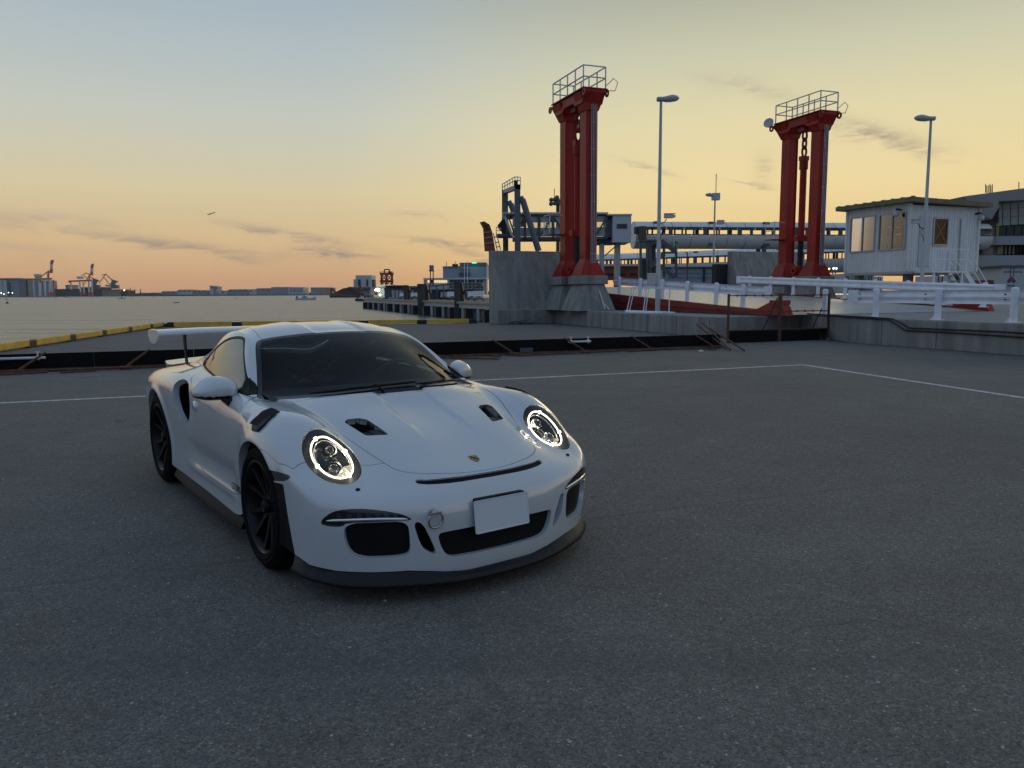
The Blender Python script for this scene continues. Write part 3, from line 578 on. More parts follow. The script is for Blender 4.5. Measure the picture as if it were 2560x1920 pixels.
# --- white hut on legs
HC = Vector((17.95, 35.2, 0)); HB, HT = on_y(2258, 678, 35.2).z, on_y(2262, 506, 35.2).z; HL, HWd = 3.75, 4.25
hut = thing('control_hut', 'white corrugated hut on legs with taped windows and a yellowish flat roof', 'hut', (HC.x, HC.y, 0), math.atan2(D1.y, D1.x))   # local x=D1 (right face), y=D2 (front face to the left-rear)
HUTW = mat('hut_white', (.72, .72, .72), rough=.5, noise=.14, nscale=2, stretch=(1, 1, .3))
def corrugated(name, p0, p1, z0, z1, nout, holes=()):
    """ribbed sheet between two local points; vertical ribs; holes = (u0,u1,z0,z1)"""
    d = (p1 - p0); L = d.length; d = d.normalized(); pitch = .16; m = MB(); k = 0; u = 0.
    cuts = sorted({0., L} | {round(h[0], 3) for h in holes} | {round(h[1], 3) for h in holes})
    us = []
    n = int(L / pitch)
    for i in range(n): us += [(i * pitch, 0.), (i * pitch + .10, 0.), (i * pitch + .115, -.018), (i * pitch + .145, -.018)]
    us.append((L, 0.))
    for c in cuts: us.append((c, 0.))
    us = sorted(us)
    for (ua, oa), (ub, ob) in zip(us, us[1:]):
        if ub - ua < 1e-4: continue
        um = (ua + ub) / 2; zs = [(z0, z1)]
        for h in holes:
            if h[0] < um < h[1]: zs = [z for s_ in zs for z in ((s_[0], h[2]), (h[3], s_[1])) if z[1] > z[0] + 1e-3]
        for za, zb in zs:
            A, B = p0 + d * ua + nout * oa, p0 + d * ub + nout * ob; m.add([ez(A, za), ez(B, za), ez(B, zb), ez(A, zb)], [(0, 1, 2, 3)])
    return m.build(name, HUTW, hut)
xf, yf = Vector((1, 0, 0)), Vector((0, 1, 0)); O = Vector((0, 0, 0))
wz0, wz1 = HB + 1.02, HB + 2.66; wins = [(.22, 1.72), (1.98, 3.50)]
corrugated('hut_wall', O, yf * HL, HB, HT, -xf, [(a, b, wz0, wz1) for a, b in wins])
dx0, dx1 = 1.45, 2.25
corrugated('hut_wall', O, xf * HWd, HB, HT - .1, -yf, [(.55, 1.25, HB + .2, HB + 2.45), (1.42, 2.30, HB + 1.2, HB + 2.4)])
corrugated('hut_wall', xf * HWd, xf * HWd + yf * HL, HB, HT - .15, xf, [(2.5, 3.4, HB + 1.15, HB + 2.4)]); corrugated('hut_wall', yf * HL, yf * HL + xf * HWd, HB, HT - .1, yf, [(2.5, 3.6, HB + 1.15, HB + 2.4)])
HGL = glass_mat('hut_glass', (.45, .43, .36), ior=1.4)
ORANGE = mat('orange_tape', (.42, .13, .05), rough=.6)
FRM = mat('hut_frame', (.40, .41, .42), rough=.4, metal=.4)
def hwin(p0, d, nout, u0, u1, z0, z1, split=True, tape=False):
    w_ = MB(); f = .045
    for a, b in (((u0, z0), (u1, z0)), ((u0, z1), (u1, z1)), ((u0, z0), (u0, z1)), ((u1, z0), (u1, z1))): w_.bar(ez(p0 + d * a[0] + nout * .02, a[1]), ez(p0 + d * b[0] + nout * .02, b[1]), .06, .07)
    if split: um = (u0 + u1) / 2; w_.bar(ez(p0 + d * um + nout * .02, z0), ez(p0 + d * um + nout * .02, z1), .05, .06)
    fr = w_.build('window', FRM, hut)
    for a, b in (((u0, (u0 + u1) / 2), ((u0 + u1) / 2, u1)) if split else ((u0, u1),)):
        g = MB(); g.add([ez(p0 + d * a, z0), ez(p0 + d * b, z0), ez(p0 + d * b, z1), ez(p0 + d * a, z1)], [(0, 1, 2, 3)]); g.build('pane', HGL, fr)
        if tape:
            x = MB(); x.bar(ez(p0 + d * (a + .05) + nout * .008, z0 + .05), ez(p0 + d * (b - .05) + nout * .008, z1 - .05), .05, .004, up=nout); x.bar(ez(p0 + d * (b - .05) + nout * .012, z0 + .05), ez(p0 + d * (a + .05) + nout * .012, z1 - .05), .05, .004, up=nout); x.build('tape_cross', ORANGE, fr)
    return fr
for i, (a, b) in enumerate(wins): hwin(O, yf, -xf, a, b, wz0, wz1)
hwin(yf * HL, xf, yf, 2.5, 3.6, HB + 1.15, HB + 2.4, True, True); hwin(xf * HWd, yf, xf, 2.5, 3.4, HB + 1.15, HB + 2.4, False, True)
hwin(O, xf, -yf, 1.42, 2.30, HB + 1.2, HB + 2.4, False, True)
dr = MB(); dr.box((.90, -.01, HB + 1.325), (.68, .05, 2.23)); dr.build('hut_door', mat('hut_door_white', (.50, .51, .52), rough=.45), hut, bevel=.01)
for z in (HB + .03,):
    sl = MB(); sl.box((HWd / 2, HL / 2, HB - .06), (HWd + .02, HL + .02, .12)); sl.build('floor_frame', FRM, hut)
cor = MB()
for x, y in ((0, 0), (HWd, 0), (0, HL), (HWd, HL)): cor.bar((x, y, HB), (x, y, HT - .05), .11)
cor.build('corner_trim', HUTW, hut, kind='stuff')
rf = MB(); rf.prism([(-.40, -.40, HT + .0), (HWd + .35, -.40, HT - .10), (HWd + .35, -.40, HT + .10), (-.40, -.40, HT + .20)], (0, HL + .8, 0)); rfo = rf.build('hut_roof', mat('hut_roof_olive', (.17, .15, .085), rough=.6, noise=.3, nscale=4), hut)
for i in range(9):
    rb = MB(); rb.box((-.30, -.36 + i * .545, HT + .20), (.18, .10, .07)); rb.build('roof_rib', MATS['hut_roof_olive'], rfo)
for x, y in ((.5, .5), (HWd - .5, .5), (.5, HL - .5), (HWd - .5, HL - .5)):
    lg = MB(); lg.bar((x, y, PZ), (x, y, HB - .10), .22); lg.build('hut_leg', CONC, hut)
def dome_lamp(p, out, name='globe_lamp'):
    m = MB(); m.tube([p, p + out * .18 + Vector((0, 0, .04)), p + out * .26], .045, 8); a = m.build('lamp_bracket', KBLK, hut, sharp=False); g = MB(); g.sphere(p + out * .28 + Vector((0, 0, -.20)), .13, 14, 10); g.build(name, mat('lamp_globe', (.42, .50, .50), rough=.25), a, sharp=False)
dome_lamp(Vector((0, .55, HT - .28)), -xf); dome_lamp(Vector((HWd - .25, 0, HT - .40)), Vector((.3, -.9, 0)))
cd = MB(); cd.tube([(3.05, -.05, HB), (3.05, -.05, HT - .75), (2.95, -.12, HT - .68)], .025, 8); cd.build('conduit', FRM, hut, sharp=False)
# landing and stairs to the hut door
st = thing('hut_stairs', 'white steel stairs with handrails up to the hut door', 'stairs', (HC.x, HC.y, 0), math.atan2(D1.y, D1.x))
ld = MB(); ld.box((1.35, -.55, HB - .05), (2.1, .95, .07)); ld.build('landing', WSTEEL, st)
sx0, sx1 = 2.4, 3.9
for y in (-1.0, -.12):
    sg_ = MB(); sg_.bar((sx0, y, HB - .10), (sx1, y, PZ + .05), .05, .24); sg_.build('stringer', WSTEEL, st)
    hr = MB(); hr.bar((sx0, y, HB + .95), (sx1, y, PZ + 1.0), .04); hr.bar((sx0, y, HB + .5), (sx1, y, PZ + .55), .035); hr.bar((sx0, y, HB - .05), (sx0, y, HB + .95), .04); hr.bar((sx1, y, PZ), (sx1, y, PZ + 1.0), .04); hr.build('stair_rail', WSTEEL, st)
for i in range(7):
    tr = MB(); t_ = (i + .5) / 7; tr.box((sx0 + (sx1 - sx0) * t_, -.56, HB - .08 + (PZ - HB) * t_), (.24, .84, .035)); tr.build('tread', STEEL, st)
lr = MB()
for zz in (HB + .95, HB + .5): lr.bar((.35, -1.0, zz), (sx0, -1.0, zz), .035)
for x in (.35, 1.05, 1.75): lr.bar((x, -1.0, HB - .05), (x, -1.0, HB + .95), .035)
lr.build('landing_rail', WSTEEL, st)
for x in (.5, 2.2):
    lg = MB(); lg.bar((x, -.95, PZ), (x, -.95, HB - .08), .08); lg.build('stair_post', WSTEEL, st)
# --- portable white stand on the platform by the lamp post
ts = thing('trolley_stand', 'pale tubular stand lying on a boom on the platform edge, beside the lamp post', 'stand', (0, 0, 0))
def tp(px, py): return on_y(px, py, 30.3)
m = MB()
for a, b in (((1566, 783), (1580, 719)), ((1608, 783), (1616, 719)), ((1672, 783), (1675, 719)), ((1580, 719), (1682, 719))): m.bar(tp(*a), tp(*b), .035)
off = Vector((.1, .6, 0))
for a, b in (((1572, 783), (1586, 721)), ((1614, 783), (1622, 721)), ((1586, 721), (1682, 721))): m.bar(tp(*a) + off, tp(*b) + off, .03)
m.build('stand_frame', WSTEEL, ts)
m = MB(); m.tube([tp(1563, 780), tp(1686, 785)], .085, 10); m.build('stand_boom', WSTEEL, ts)
m = MB(); m.tube([tp(1655, 784), tp(1687, 786)], .105, 10); m.build('boom_sleeve', STEEL, ts)
cp_ = MB(); cp_.tube([on_z(1458, 770, PZ + .06), on_z(1524, 772, PZ + .06)], .045, 8); tag(cp_.build('pipe', WSTEEL, sharp=False), 'thin white pipe lying at the foot of the tower pedestal', 'pipe')

# ================================================================ low black barrier with rusty frames
B0, B1b = on_z(0, 931), on_z(1800, 868); BD = (B1b - B0).normalized(); BN = Vector((BD.y, -BD.x, 0)); brz = math.atan2(BD.y, BD.x)
BL = (B1b - B0).length
def barrier_panel(u, w_, strut=1):
    o = B0 + BD * u; t = thing('barrier_panel', 'low black board of the barrier across the asphalt, with a rusty strut and bottom rail', 'barrier', o, brz, 'black barrier boards across the asphalt')
    m = MB(); m.box((w_ / 2, 0, .175), (w_ - .006, .03, .35)); m.build('board', BOARD, t)
    m = MB(); m.bar((-.0, -.16, .035), (w_, -.16, .035), .05); m.bar((0, -.26, .025), (w_ - .1, -.24, .025), .035); m.build('bottom_rail', RUST, t)
    m = MB(); x = w_ * .55; m.bar((x, -.02, .37), (x + strut * .42, -.34, .06), .035); s_ = m.build('strut', RUST, t)
    m = MB(); m.box((x + strut * .42, -.36, .035), (.22, .12, .07)); m.build('strut_foot', RUST, t, bevel=.01)
    return t
nb = 11; pw = (BL + 4) / nb
for i in range(nb): barrier_panel(-4 + pw * i, pw, -1 if i < 5 else 1)
# pipe couplings clipped to the boards
def coupling(label, px, py, L):
    p = on_z(px, 880, .27); q = B0 + BD * along(B0, BD, px) + Vector((0, 0, .27)) + BN * .07
    t = thing('pipe_coupling', label, 'pipe coupling', q, brz); m = MB(); m.tube([(-L / 2, 0, 0), (L / 2, 0, 0)], .028, 10); m.build('pipe', STEEL, t, sharp=False)
    for s_ in (-.38, .38):
        m = MB(); m.sphere((s_ * L, 0, 0), .05, 10, 8); m.tube([(s_ * L, 0, 0), (s_ * L, 0, .12)], .016, 6); m.bar((s_ * L - .04, 0, .12), (s_ * L + .04, 0, .12), .02); m.build('valve', STEEL, t, sharp=False)
coupling('grey pipe coupling with two valves clipped to the barrier between rusty struts', 1446, 850, .62)
coupling('long grey pipe with valves at the quay-curb end of the barrier', 30, 900, 1.1)
ts2 = MB(); p = B0 + BD * along(B0, BD, 1315) + BN * .03; ts2.box((0, 0, .10), (.34, .006, .11)); o = ts2.build('notice_plate', mat('notice_grey', (.10, .10, .11), rough=.5, noise=.5, nscale=20)); o.location = p; o.rotation_euler = (0, 0, brz); tag(o, 'small grey notice plate on the black barrier board', 'plate')
# loose rusty rods along the foot of the barrier
rods = [((1097, 890), (1250, 884)), ((1090, 894), (1245, 897)), ((1212, 884), (1250, 892)), ((1290, 889), (1545, 877)), ((1390, 880), (1560, 872)), ((1568, 878), (1735, 867)), ((1700, 866), (1790, 874)), ((1640, 872), (1760, 872)), ((0, 936), (120, 930)), ((110, 926), (330, 918)), ((150, 931), (240, 926))]
for a, b in rods:
    m = MB(); m.tube([on_z(*a, .03), on_z(*b, .03 + random.uniform(0, .03))], .022, 6); tag(m.build('rusty_rod', RUST, sharp=False), 'loose rusty rod lying along the foot of the black barrier', 'rod', 'loose rusty rods by the barrier')
for a, b, h in (((1826, 875), (1755, 862), .62), ((1861, 876), (1770, 864), .50), ((1815, 872), (1741, 862), .58)):
    p, q = on_z(*a, .03), on_z(*b, .0); m = MB(); m.tube([p, Vector((q.x, q.y, h))], .024, 6); tag(m.build('leaning_rod', RUST, sharp=False), 'rusty rod leaning on the barrier end beside the mesh fence', 'rod', 'rods leaning on the barrier end')
for px, py in ((150, 922), (245, 917), (1752, 880), (2105, 852), (2070, 850)):
    p = on_z(px, py, .0); m = MB(); m.add([p + Vector((-.06, -.03, .01)), p + Vector((.07, -.04, .015)), p + Vector((.05, .05, .05)), p + Vector((-.05, .04, .03)), p + Vector((0, 0, .07))], [(0, 1, 4), (1, 2, 4), (2, 3, 4), (3, 0, 4), (3, 2, 1, 0)]); tag(m.build('paper_scrap', mat('paper', (.55, .55, .53), rough=.8)), 'crumpled pale litter scrap lying at the barrier foot', 'litter', 'litter at the barrier foot')
# --- upright rusty mesh fence at the barrier's end
F0, F1 = Vector((6.30, 22.5, 0)), Vector((9.78, 23.75, 0)); FD = (F1 - F0).normalized(); fl_ = (F1 - F0).length / 2
WIRE = mat('fence_wire', (.16, .12, .09), rough=.7)
for i in range(2):
    o = F0 + FD * (fl_ * i + .02); t = thing('mesh_fence', ('mesh fence panel with rusty posts on a black board, next to the leaning rods' if i == 0 else 'mesh fence panel with rusty posts on a black board, against the retaining wall'), 'fence', o, math.atan2(FD.y, FD.x), 'rusty mesh fence panels'); w_ = fl_ - .05; h = 1.40
    for x in (.0, w_):
        m = MB(); m.bar((x, 0, 0), (x, 0, h + .03), .055); m.build('fence_post', RUST, t)
    for z in (.36, .90, h - .02):
        m = MB(); m.bar((0, 0, z), (w_, 0, z), .03)
        for kx in range(1, 6): m.box((w_ * kx / 6, 0, z), (.015, .05, .07))
        m.build('fence_rail', RUST, t)
    m = MB(); m.box((w_ / 2, .02, .175), (w_, .025, .35)); m.build('board', BOARD, t)
    m = MB(); m.bar((w_ - .03, .05, h - .1), (w_ - .03 - .25, .55, .05), .03); m.build('brace', KBLK, t)
    m = MB(); s_ = .055
    xs = np.arange(-h, w_, s_)
    for x in xs:
        for sg in (1, -1):
            za, zb = .37, h - .03; xa, xb = (x, x + (zb - za) * .9) if sg == 1 else (x + (zb - za) * .9, x)
            ta, tb = 0., 1.
            def clip(xq): return (xq - xa) / (xb - xa)
            lo, hi = sorted((clip(0.03), clip(w_ - .03))); ta, tb = max(0, lo), min(1, hi)
            if tb - ta > .02: m.bar((xa + (xb - xa) * ta, .0, za + (zb - za) * ta), (xa + (xb - xa) * tb, .0, za + (zb - za) * tb), .0022)
    m.build('wire_mesh', WIRE, t, kind='stuff')
# dry weeds where the fence meets the wall
wd = MB(); random.seed(3)
for i in range(520):
    p = on_z(random.gauss(2078, 12), random.gauss(848, 3), 0); h = random.uniform(.05, .32) * (1 if i % 3 else .5); a = random.uniform(0, 6.28); q = p + Vector((math.cos(a) * h * .6, math.sin(a) * h * .6, h)); s_ = Vector((.004, .002, 0))
    wd.add([p - s_, p + s_, q], [(0, 1, 2)])
tag(wd.build('weeds', mat('dry_weeds', (.13, .12, .07), rough=.8)), 'dry weeds at the corner of the mesh fence and the wall', 'weeds', kind='stuff')
# ================================================================ everything beyond the berth
GREYB = mat('cladding_greyblue', (.27, .31, .36), rough=.6, noise=.15, nscale=.05)
PALE = mat('cladding_pale', (.58, .59, .60), rough=.6, noise=.12, nscale=.05)
TAN = mat('cladding_tan', (.36, .30, .21), rough=.7)
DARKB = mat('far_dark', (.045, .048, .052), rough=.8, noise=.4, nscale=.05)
ORNG = mat('crane_orange', (.50, .11, .03), rough=.5)
WHT = mat('crane_white', (.75, .75, .75), rough=.5)
BGREY = mat('bridge_grey', (.44, .46, .48), rough=.5, noise=.15, nscale=.6)
BDARK = mat('bridge_dark_steel', (.085, .095, .105), rough=.5, noise=.2, nscale=.8)
GLASSB = mat('far_glass', (.03, .04, .045), rough=.12)
LITW = emat('lit_window', (1., .80, .48), .9)
class TH:
    """a thing whose parts are given in world coordinates"""
    def __init__(s, name, label, cat, base, group=None): s.b = Vector(base); s.o = thing(name, label, cat, base, 0, group)
    def part(s, name, mb, m, parent=None, **kw):
        mb.v = [tuple(Vector(v) - s.b) for v in mb.v]; return mb.build(name, m, parent or s.o, **kw)
    def px(s, name, x0, y0, x1, y1, D, dep, m, parent=None, **kw):
        a = on_y(x0, y1, D); b = on_y(x1, y0, D); mb = MB(); mb.box(((a.x + b.x) / 2, D + dep / 2, (a.z + b.z) / 2), (abs(b.x - a.x), dep, abs(b.z - a.z))); return s.part(name, mb, m, parent, **kw)
    def bars(s, name, segs, D, w_, m, parent=None, **kw):
        mb = MB()
        for a, b in segs: mb.bar(on_y(*a, D), on_y(*b, D), w_ * (1.5 if D > 1500 else 1.))
        return s.part(name, mb, m, parent, **kw)
def c(f, s_): return lambda x, y: (f[0] + x / s_, f[1] + y / s_)
q1 = c((0, 620), 6.144); q2 = c((640, 640), 6.144); q3 = c((900, 640), 6.506); q4 = c((0, 600), 2.572); q6 = c((1200, 420), 3.687); q7 = c((1500, 560), 4.424); q8 = c((2380, 440), 5.922)
def rect(q, x0, y0, x1, y1): return (*q(x0, y0), *q(x1, y1))
# --- far left shore: warehouse, silos, cranes
DL = 2500
t = TH('warehouse', 'big grey warehouse across the water, beside the white silo row', 'warehouse', on_y(30, 742, DL))
t.px('wall', *rect(q1, -60, 466, 415, 745), DL, 120, GREYB); t.px('pillar_panel', *rect(q1, 0, 490, 40, 740), DL - 6, 6, PALE); t.px('pillar_panel', *rect(q1, 50, 490, 92, 740), DL - 6, 6, PALE); t.px('door', *rect(q1, 97, 525, 147, 722), DL - 4, 5, DARKB); t.px('roof_band', *rect(q1, -60, 460, 300, 472), DL - 8, 20, PALE)
t.px('annex', *rect(q1, 300, 482, 420, 745), DL - 10, 10, mat('annex_grey', (.15, .165, .185), rough=.7))
t = TH('silo_row', 'row of white and tan silo towers behind the striped gantry crane', 'silos', on_y(100, 740, DL))
for a, b, y0, mm in ((415, 442, 488, WHT), (442, 492, 488, TAN), (492, 522, 488, WHT), (522, 600, 490, GREYB), (602, 622, 490, WHT), (622, 680, 500, GREYB), (682, 702, 490, WHT), (702, 760, 500, GREYB)): t.px('silo', *rect(q1, a, y0, b, 742), DL - 12 + (a % 7), 40, mm)
def gantry(label, segs_red, segs_white, house, bands, base, D):
    b0 = on_y(*q1(*base), D); t = TH('gantry_crane', label, 'crane', b0)
    for i, s_ in enumerate(segs_red): t.bars('red_girder', [(q1(*s_[0]), q1(*s_[1]))], D, s_[2], ORNG)
    for s_ in segs_white: t.bars('white_leg', [(q1(*s_[0]), q1(*s_[1]))], D, s_[2], WHT)
    t.px('machine_house', *rect(q1, *house), D - 8, 16, PALE)
    for i, s_ in enumerate(bands): t.bars('boom_band', [(q1(*s_[0]), q1(*s_[1]))], D - 1, 4.2, ORNG if i % 2 == 0 else WHT)
    return t
gantry('red and white gantry crane with raised boom in front of the silo row', [((395, 482), (795, 470), 3.2), ((750, 348), (742, 472), 2.2), ((650, 425), (752, 350), 1.5), ((822, 490), (832, 735), 2.4), ((545, 447), (640, 440), 4), ((620, 490), (620, 530), 3), ((740, 700), (835, 700), 5)],
       [((768, 480), (762, 735), 2.6), ((605, 485), (612, 735), 2.6), ((690, 490), (700, 735), 2.2), ((800, 500), (805, 735), 2.0), ((720, 360), (735, 470), 1.4)], (524, 400, 598, 445), [((783, 478), (788, 385)), ((788, 385), (790, 320)), ((790, 320), (793, 250)), ((793, 250), (797, 212)), ((797, 212), (818, 190))][0:0] + [((788, 385), (790, 320)), ((790, 320), (793, 250)), ((793, 250), (797, 205)), ((797, 205), (797, 204)), ((797, 206), (818, 192))], (760, 735), DL - 60)
gantry('red and white gantry crane with raised boom left of the grey luffing cranes', [((1060, 512), (1408, 496), 3.2), ((1375, 400), (1370, 500), 2.2), ((1320, 385), (1375, 400), 1.4), ((1250, 425), (1320, 385), 1.2), ((1380, 400), (1290, 560), 1.0), ((1240, 700), (1300, 700), 6), ((1370, 700), (1430, 700), 6), ((1075, 500), (1075, 535), 4)],
       [((1222, 520), (1245, 735), 2.4), ((1272, 520), (1295, 690), 2.0), ((1362, 500), (1372, 735), 2.4), ((1410, 495), (1418, 735), 2.4), ((1090, 540), (1095, 640), 2.4)], (1180, 437, 1242, 472), [((1406, 496), (1408, 420)), ((1408, 420), (1411, 370)), ((1411, 370), (1413, 310)), ((1413, 310), (1416, 262)), ((1416, 262), (1436, 252))][0:0] + [((1408, 420), (1411, 365)), ((1411, 365), (1413, 310)), ((1413, 310), (1416, 262)), ((1416, 262), (1416, 261)), ((1416, 263), (1436, 254))], (1330, 735), DL - 60)
for label, dx, segs in (('grey luffing crane next to the raised red and white boom', 0, [((1440, 560), (1470, 490), 7), ((1420, 470), (1520, 508), 3), ((1390, 440), (1440, 480), 1.4), ((1290, 420), (1350, 480), 1.2)]), ('grey luffing crane with a tall bent jib nearest the red light', 0, [((1722, 575), (1755, 512), 7), ((1712, 488), (1806, 522), 3), ((1620, 400), (1722, 492), 1.5), ((1520, 545), (1622, 400), 1.2), ((1590, 440), (1690, 565), 1.2), ((1560, 420), (1620, 400), 1.2), ((1625, 575), (1690, 585), 3)])):
    x0 = 1400 if '1440' in str(segs[0]) else 1690; t = TH('luffing_crane', label, 'crane', on_y(*q1(x0 + 60, 640), DL - 40), 'grey luffing cranes')
    for a, b, w_ in segs: t.bars('jib' if w_ < 3 else 'column', [(q1(*a), q1(*b))], DL - 40, w_, mat('luffing_grey', (.12, .15, .17), rough=.6))
    t.px('cab', *rect(q1, x0 + 10, 565, x0 + 115, 625), DL - 44, 12, MATS['luffing_grey'])
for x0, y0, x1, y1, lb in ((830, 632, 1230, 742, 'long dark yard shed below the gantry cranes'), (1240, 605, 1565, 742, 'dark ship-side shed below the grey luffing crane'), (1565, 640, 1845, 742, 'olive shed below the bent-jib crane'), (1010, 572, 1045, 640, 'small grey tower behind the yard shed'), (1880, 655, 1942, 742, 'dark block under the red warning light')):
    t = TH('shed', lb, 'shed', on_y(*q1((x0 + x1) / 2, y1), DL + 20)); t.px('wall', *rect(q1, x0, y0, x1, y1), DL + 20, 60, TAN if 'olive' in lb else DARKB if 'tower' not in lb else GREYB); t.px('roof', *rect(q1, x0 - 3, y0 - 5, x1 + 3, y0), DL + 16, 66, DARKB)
wl = MB(); wl.sphere(on_y(*q1(1908, 648), DL - 40), 2.2, 8, 6); tag(wl.build('warning_light', emat('red_warning', (1, .25, .12), 12), sharp=False), 'red warning light glowing on the far shore', 'light')
for x, y in ((18, 690), (60, 708), (130, 685), (190, 690)):
    wl = MB(); wl.sphere(on_y(*q1(x, y), DL - 60), 1.3, 8, 6); tag(wl.build('shore_lamp', emat('shore_white', (1, .95, .85), 6), sharp=False), 'white lamp glowing at the foot of the grey warehouse', 'lamp', 'lamps at the grey warehouse')
# --- low wooded shore along the horizon
sh = MB(); random.seed(11); DS = 3600; top = []; x = -60
while x < 1260:
    top.append((x, 733.4 - .006 * (x - 740) + 0 - random.uniform(0, 4.2) * (.5 + .5 * math.sin(x * .013) ** 2))); x += random.uniform(3, 9)
v = []
for x, y in top: v += [on_y(x, y, DS), Vector((on_y(x, y, DS).x, DS, WATER_Z - 2))]
n = len(top); v += [p + Vector((0, 160, 0)) for p in v]
sh.add(v, [(2 * i, 2 * i + 1, 2 * i + 3, 2 * i + 2) for i in range(n - 1)] + [(2 * i, 2 * i + 2, 2 * n + 2 * i + 2, 2 * n + 2 * i) for i in range(n - 1)])
tag(sh.build('shore', mat('far_shore', (.035, .042, .045), rough=.95, noise=.5, nscale=.01)), kind='structure')
fb = [(1040, 1140, 330, 'low pale shed'), (1143, 1235, 320, 'pale flat-roofed block'), (1237, 1330, 324, 'low grey block'), (1350, 1372, 295, 'slim grey tower block'), (1380, 1392, 300, 'thin chimney block'), (1420, 1460, 326, 'small pale block'), (1470, 1590, 318, 'long grey block'), (1600, 1648, 318, 'grey block'), (1650, 1742, 311, 'long white block')]
for i, (a, b, y, lb) in enumerate(fb):
    t = TH('far_building', lb + ' on the far wooded shore', 'building', on_y(*q4((a + b) / 2, 350), 3300), 'buildings on the far shore'); t.px('wall', *rect(q4, a, y, b, 351), 3300, 60, PALE if i % 2 else GREYB); t.px('roof', *rect(q4, a - 1, y - 1.2, b + 1, y), 3298, 64, GREYB)
    for k in range(max(1, (b - a) // 30)): t.px('window', *rect(q4, a + 6 + k * 30, y + 6, a + 18 + k * 30, y + 12), 3297, 4, DARKB)
for a, b, y, lb, m1 in ((1745, 1950, 304, 'big blue-grey and white warehouse on the far shore, with white bays', GREYB), (1998, 2128, 306, 'square blue-grey warehouse with a cream end on the far shore', GREYB)):
    t = TH('far_warehouse', lb, 'warehouse', on_y(*q4((a + b) / 2, 350), 3000)); mid = a + (b - a) * .52; t.px('wall', *rect(q4, a, y, mid, 350), 3000, 80, m1); t.px('end_wall', *rect(q4, mid, y + 1, b, 350), 3000, 80, PALE if a < 1900 else TAN)
    for k in range(4): t.px('bay', *rect(q4, mid + 14 + k * 22, y + 6, mid + 24 + k * 22, 335), 2996, 4, GREYB)
    t.px('roof', *rect(q4, a - 2, y - 2, b + 1, y), 2997, 84, WHT)
# thin pylons on the shore
for x, y in ((2000, 610), (2065, 628), (2155, 628), (835, 560), (850, 585)):
    m = MB(); a = on_y(*q1(x, y), 3000); m.tube([Vector((a.x, 3000, -2)), a], [3, 1.2], 6); tag(m.build('pylon', DARKB, sharp=False), 'thin pylon standing up from the far shore', 'pylon', 'pylons on the far shore')
# --- boats, buoys
def boat(label, px, py, length, D, dirx=1, cat='boat', dark=False, cabin=True):
    p = on_y(px, py, D); p.z = WATER_Z; t = TH('boat', label, cat, p); L = length; hullm = mat('hull_white', (.5, .51, .52), rough=.4) if not dark else DARKB
    prof = [(-.5, 0), (-.48, .09), (.30, .10), (.5, .15), (.42, 0.)]; m = MB(); m.prism([p + Vector((dirx * u * L, -L * .13, z * L)) for u, z in prof], (0, L * .26, 0)); t.part('hull', m, hullm)
    if cabin:
        m = MB(); m.prism([p + Vector((dirx * u * L, -L * .09, z * L)) for u, z in ((-.22, .09), (-.20, .17), (.06, .19), (.14, .10))], (0, L * .18, 0)); cb_ = t.part('cabin', m, mat('cabin_white', (.55, .55, .55), rough=.4))
        m = MB(); m.prism([p + Vector((dirx * u * L, -L * .093, z * L)) for u, z in ((-.10, .135), (-.10, .165), (.04, .172), (.075, .14))], (0, L * .186, 0)); t.part('cabin_window', m, GLASSB, cb_)
        m = MB(); m.prism([p + Vector((dirx * u * L, -L * .05, z * L)) for u, z in ((-.16, .18), (-.13, .24), (-.02, .24), (0, .185))], (0, L * .1, 0)); t.part('flybridge', m, MATS['cabin_white'])
        m = MB(); m.tube([p + Vector((-.08 * dirx * L, 0, .24 * L)), p + Vector((-.08 * dirx * L, 0, .36 * L))], .006 * L, 6); t.part('mast', m, KBLK)
        m = MB(); m.box(p + Vector((-.44 * dirx * L, 0, .14 * L)), (.07 * L, .1 * L, .1 * L)); t.part('engine', m, KBLK)
    return t
boat('white patrol boat with flybridge crossing the harbour', 765, 750, 14.5, 555, 1); boat('small dark motor boat with cream cabin near the left shore', *q1(1870, 780), 10, 950, -1); boat('small white boat below the gantry cranes', *q1(1055, 752), 16, 1900, -1)
for px, py, D, lb in ((441, 757, 405, 'dark low skiff drifting on open water'), (592, 746.5, 840, 'distant dark skiff drifting on open water')): boat(lb, px, py, 3.2, D, 1, 'skiff', True, False)
p = on_y(18, 758, 430); p.z = WATER_Z; t = TH('buoy', 'dark channel buoy with a staff standing in the water', 'buoy', p); m = MB(); m.lathe([(.05, -.2), (.8, -.1), (.7, .5), (.25, .8)], Matrix.Translation(p), 14); t.part('float', m, KBLK); m = MB(); m.tube([p + Vector((0, 0, .7)), p + Vector((0, 0, 2.6))], .10, 8); m.sphere(p + Vector((0, 0, 2.5)), .28, 8, 6); t.part('staff', m, DARKB)
p = on_y(*q1(2028, 775), 900); m = MB(); m.tube([Vector((p.x, 900, WATER_Z - 1)), Vector((p.x, 900, WATER_Z + 4))], .25, 6); tag(m.build('channel_pole', DARKB, sharp=False), 'thin pole standing in the water beside the motor boat', 'pole')
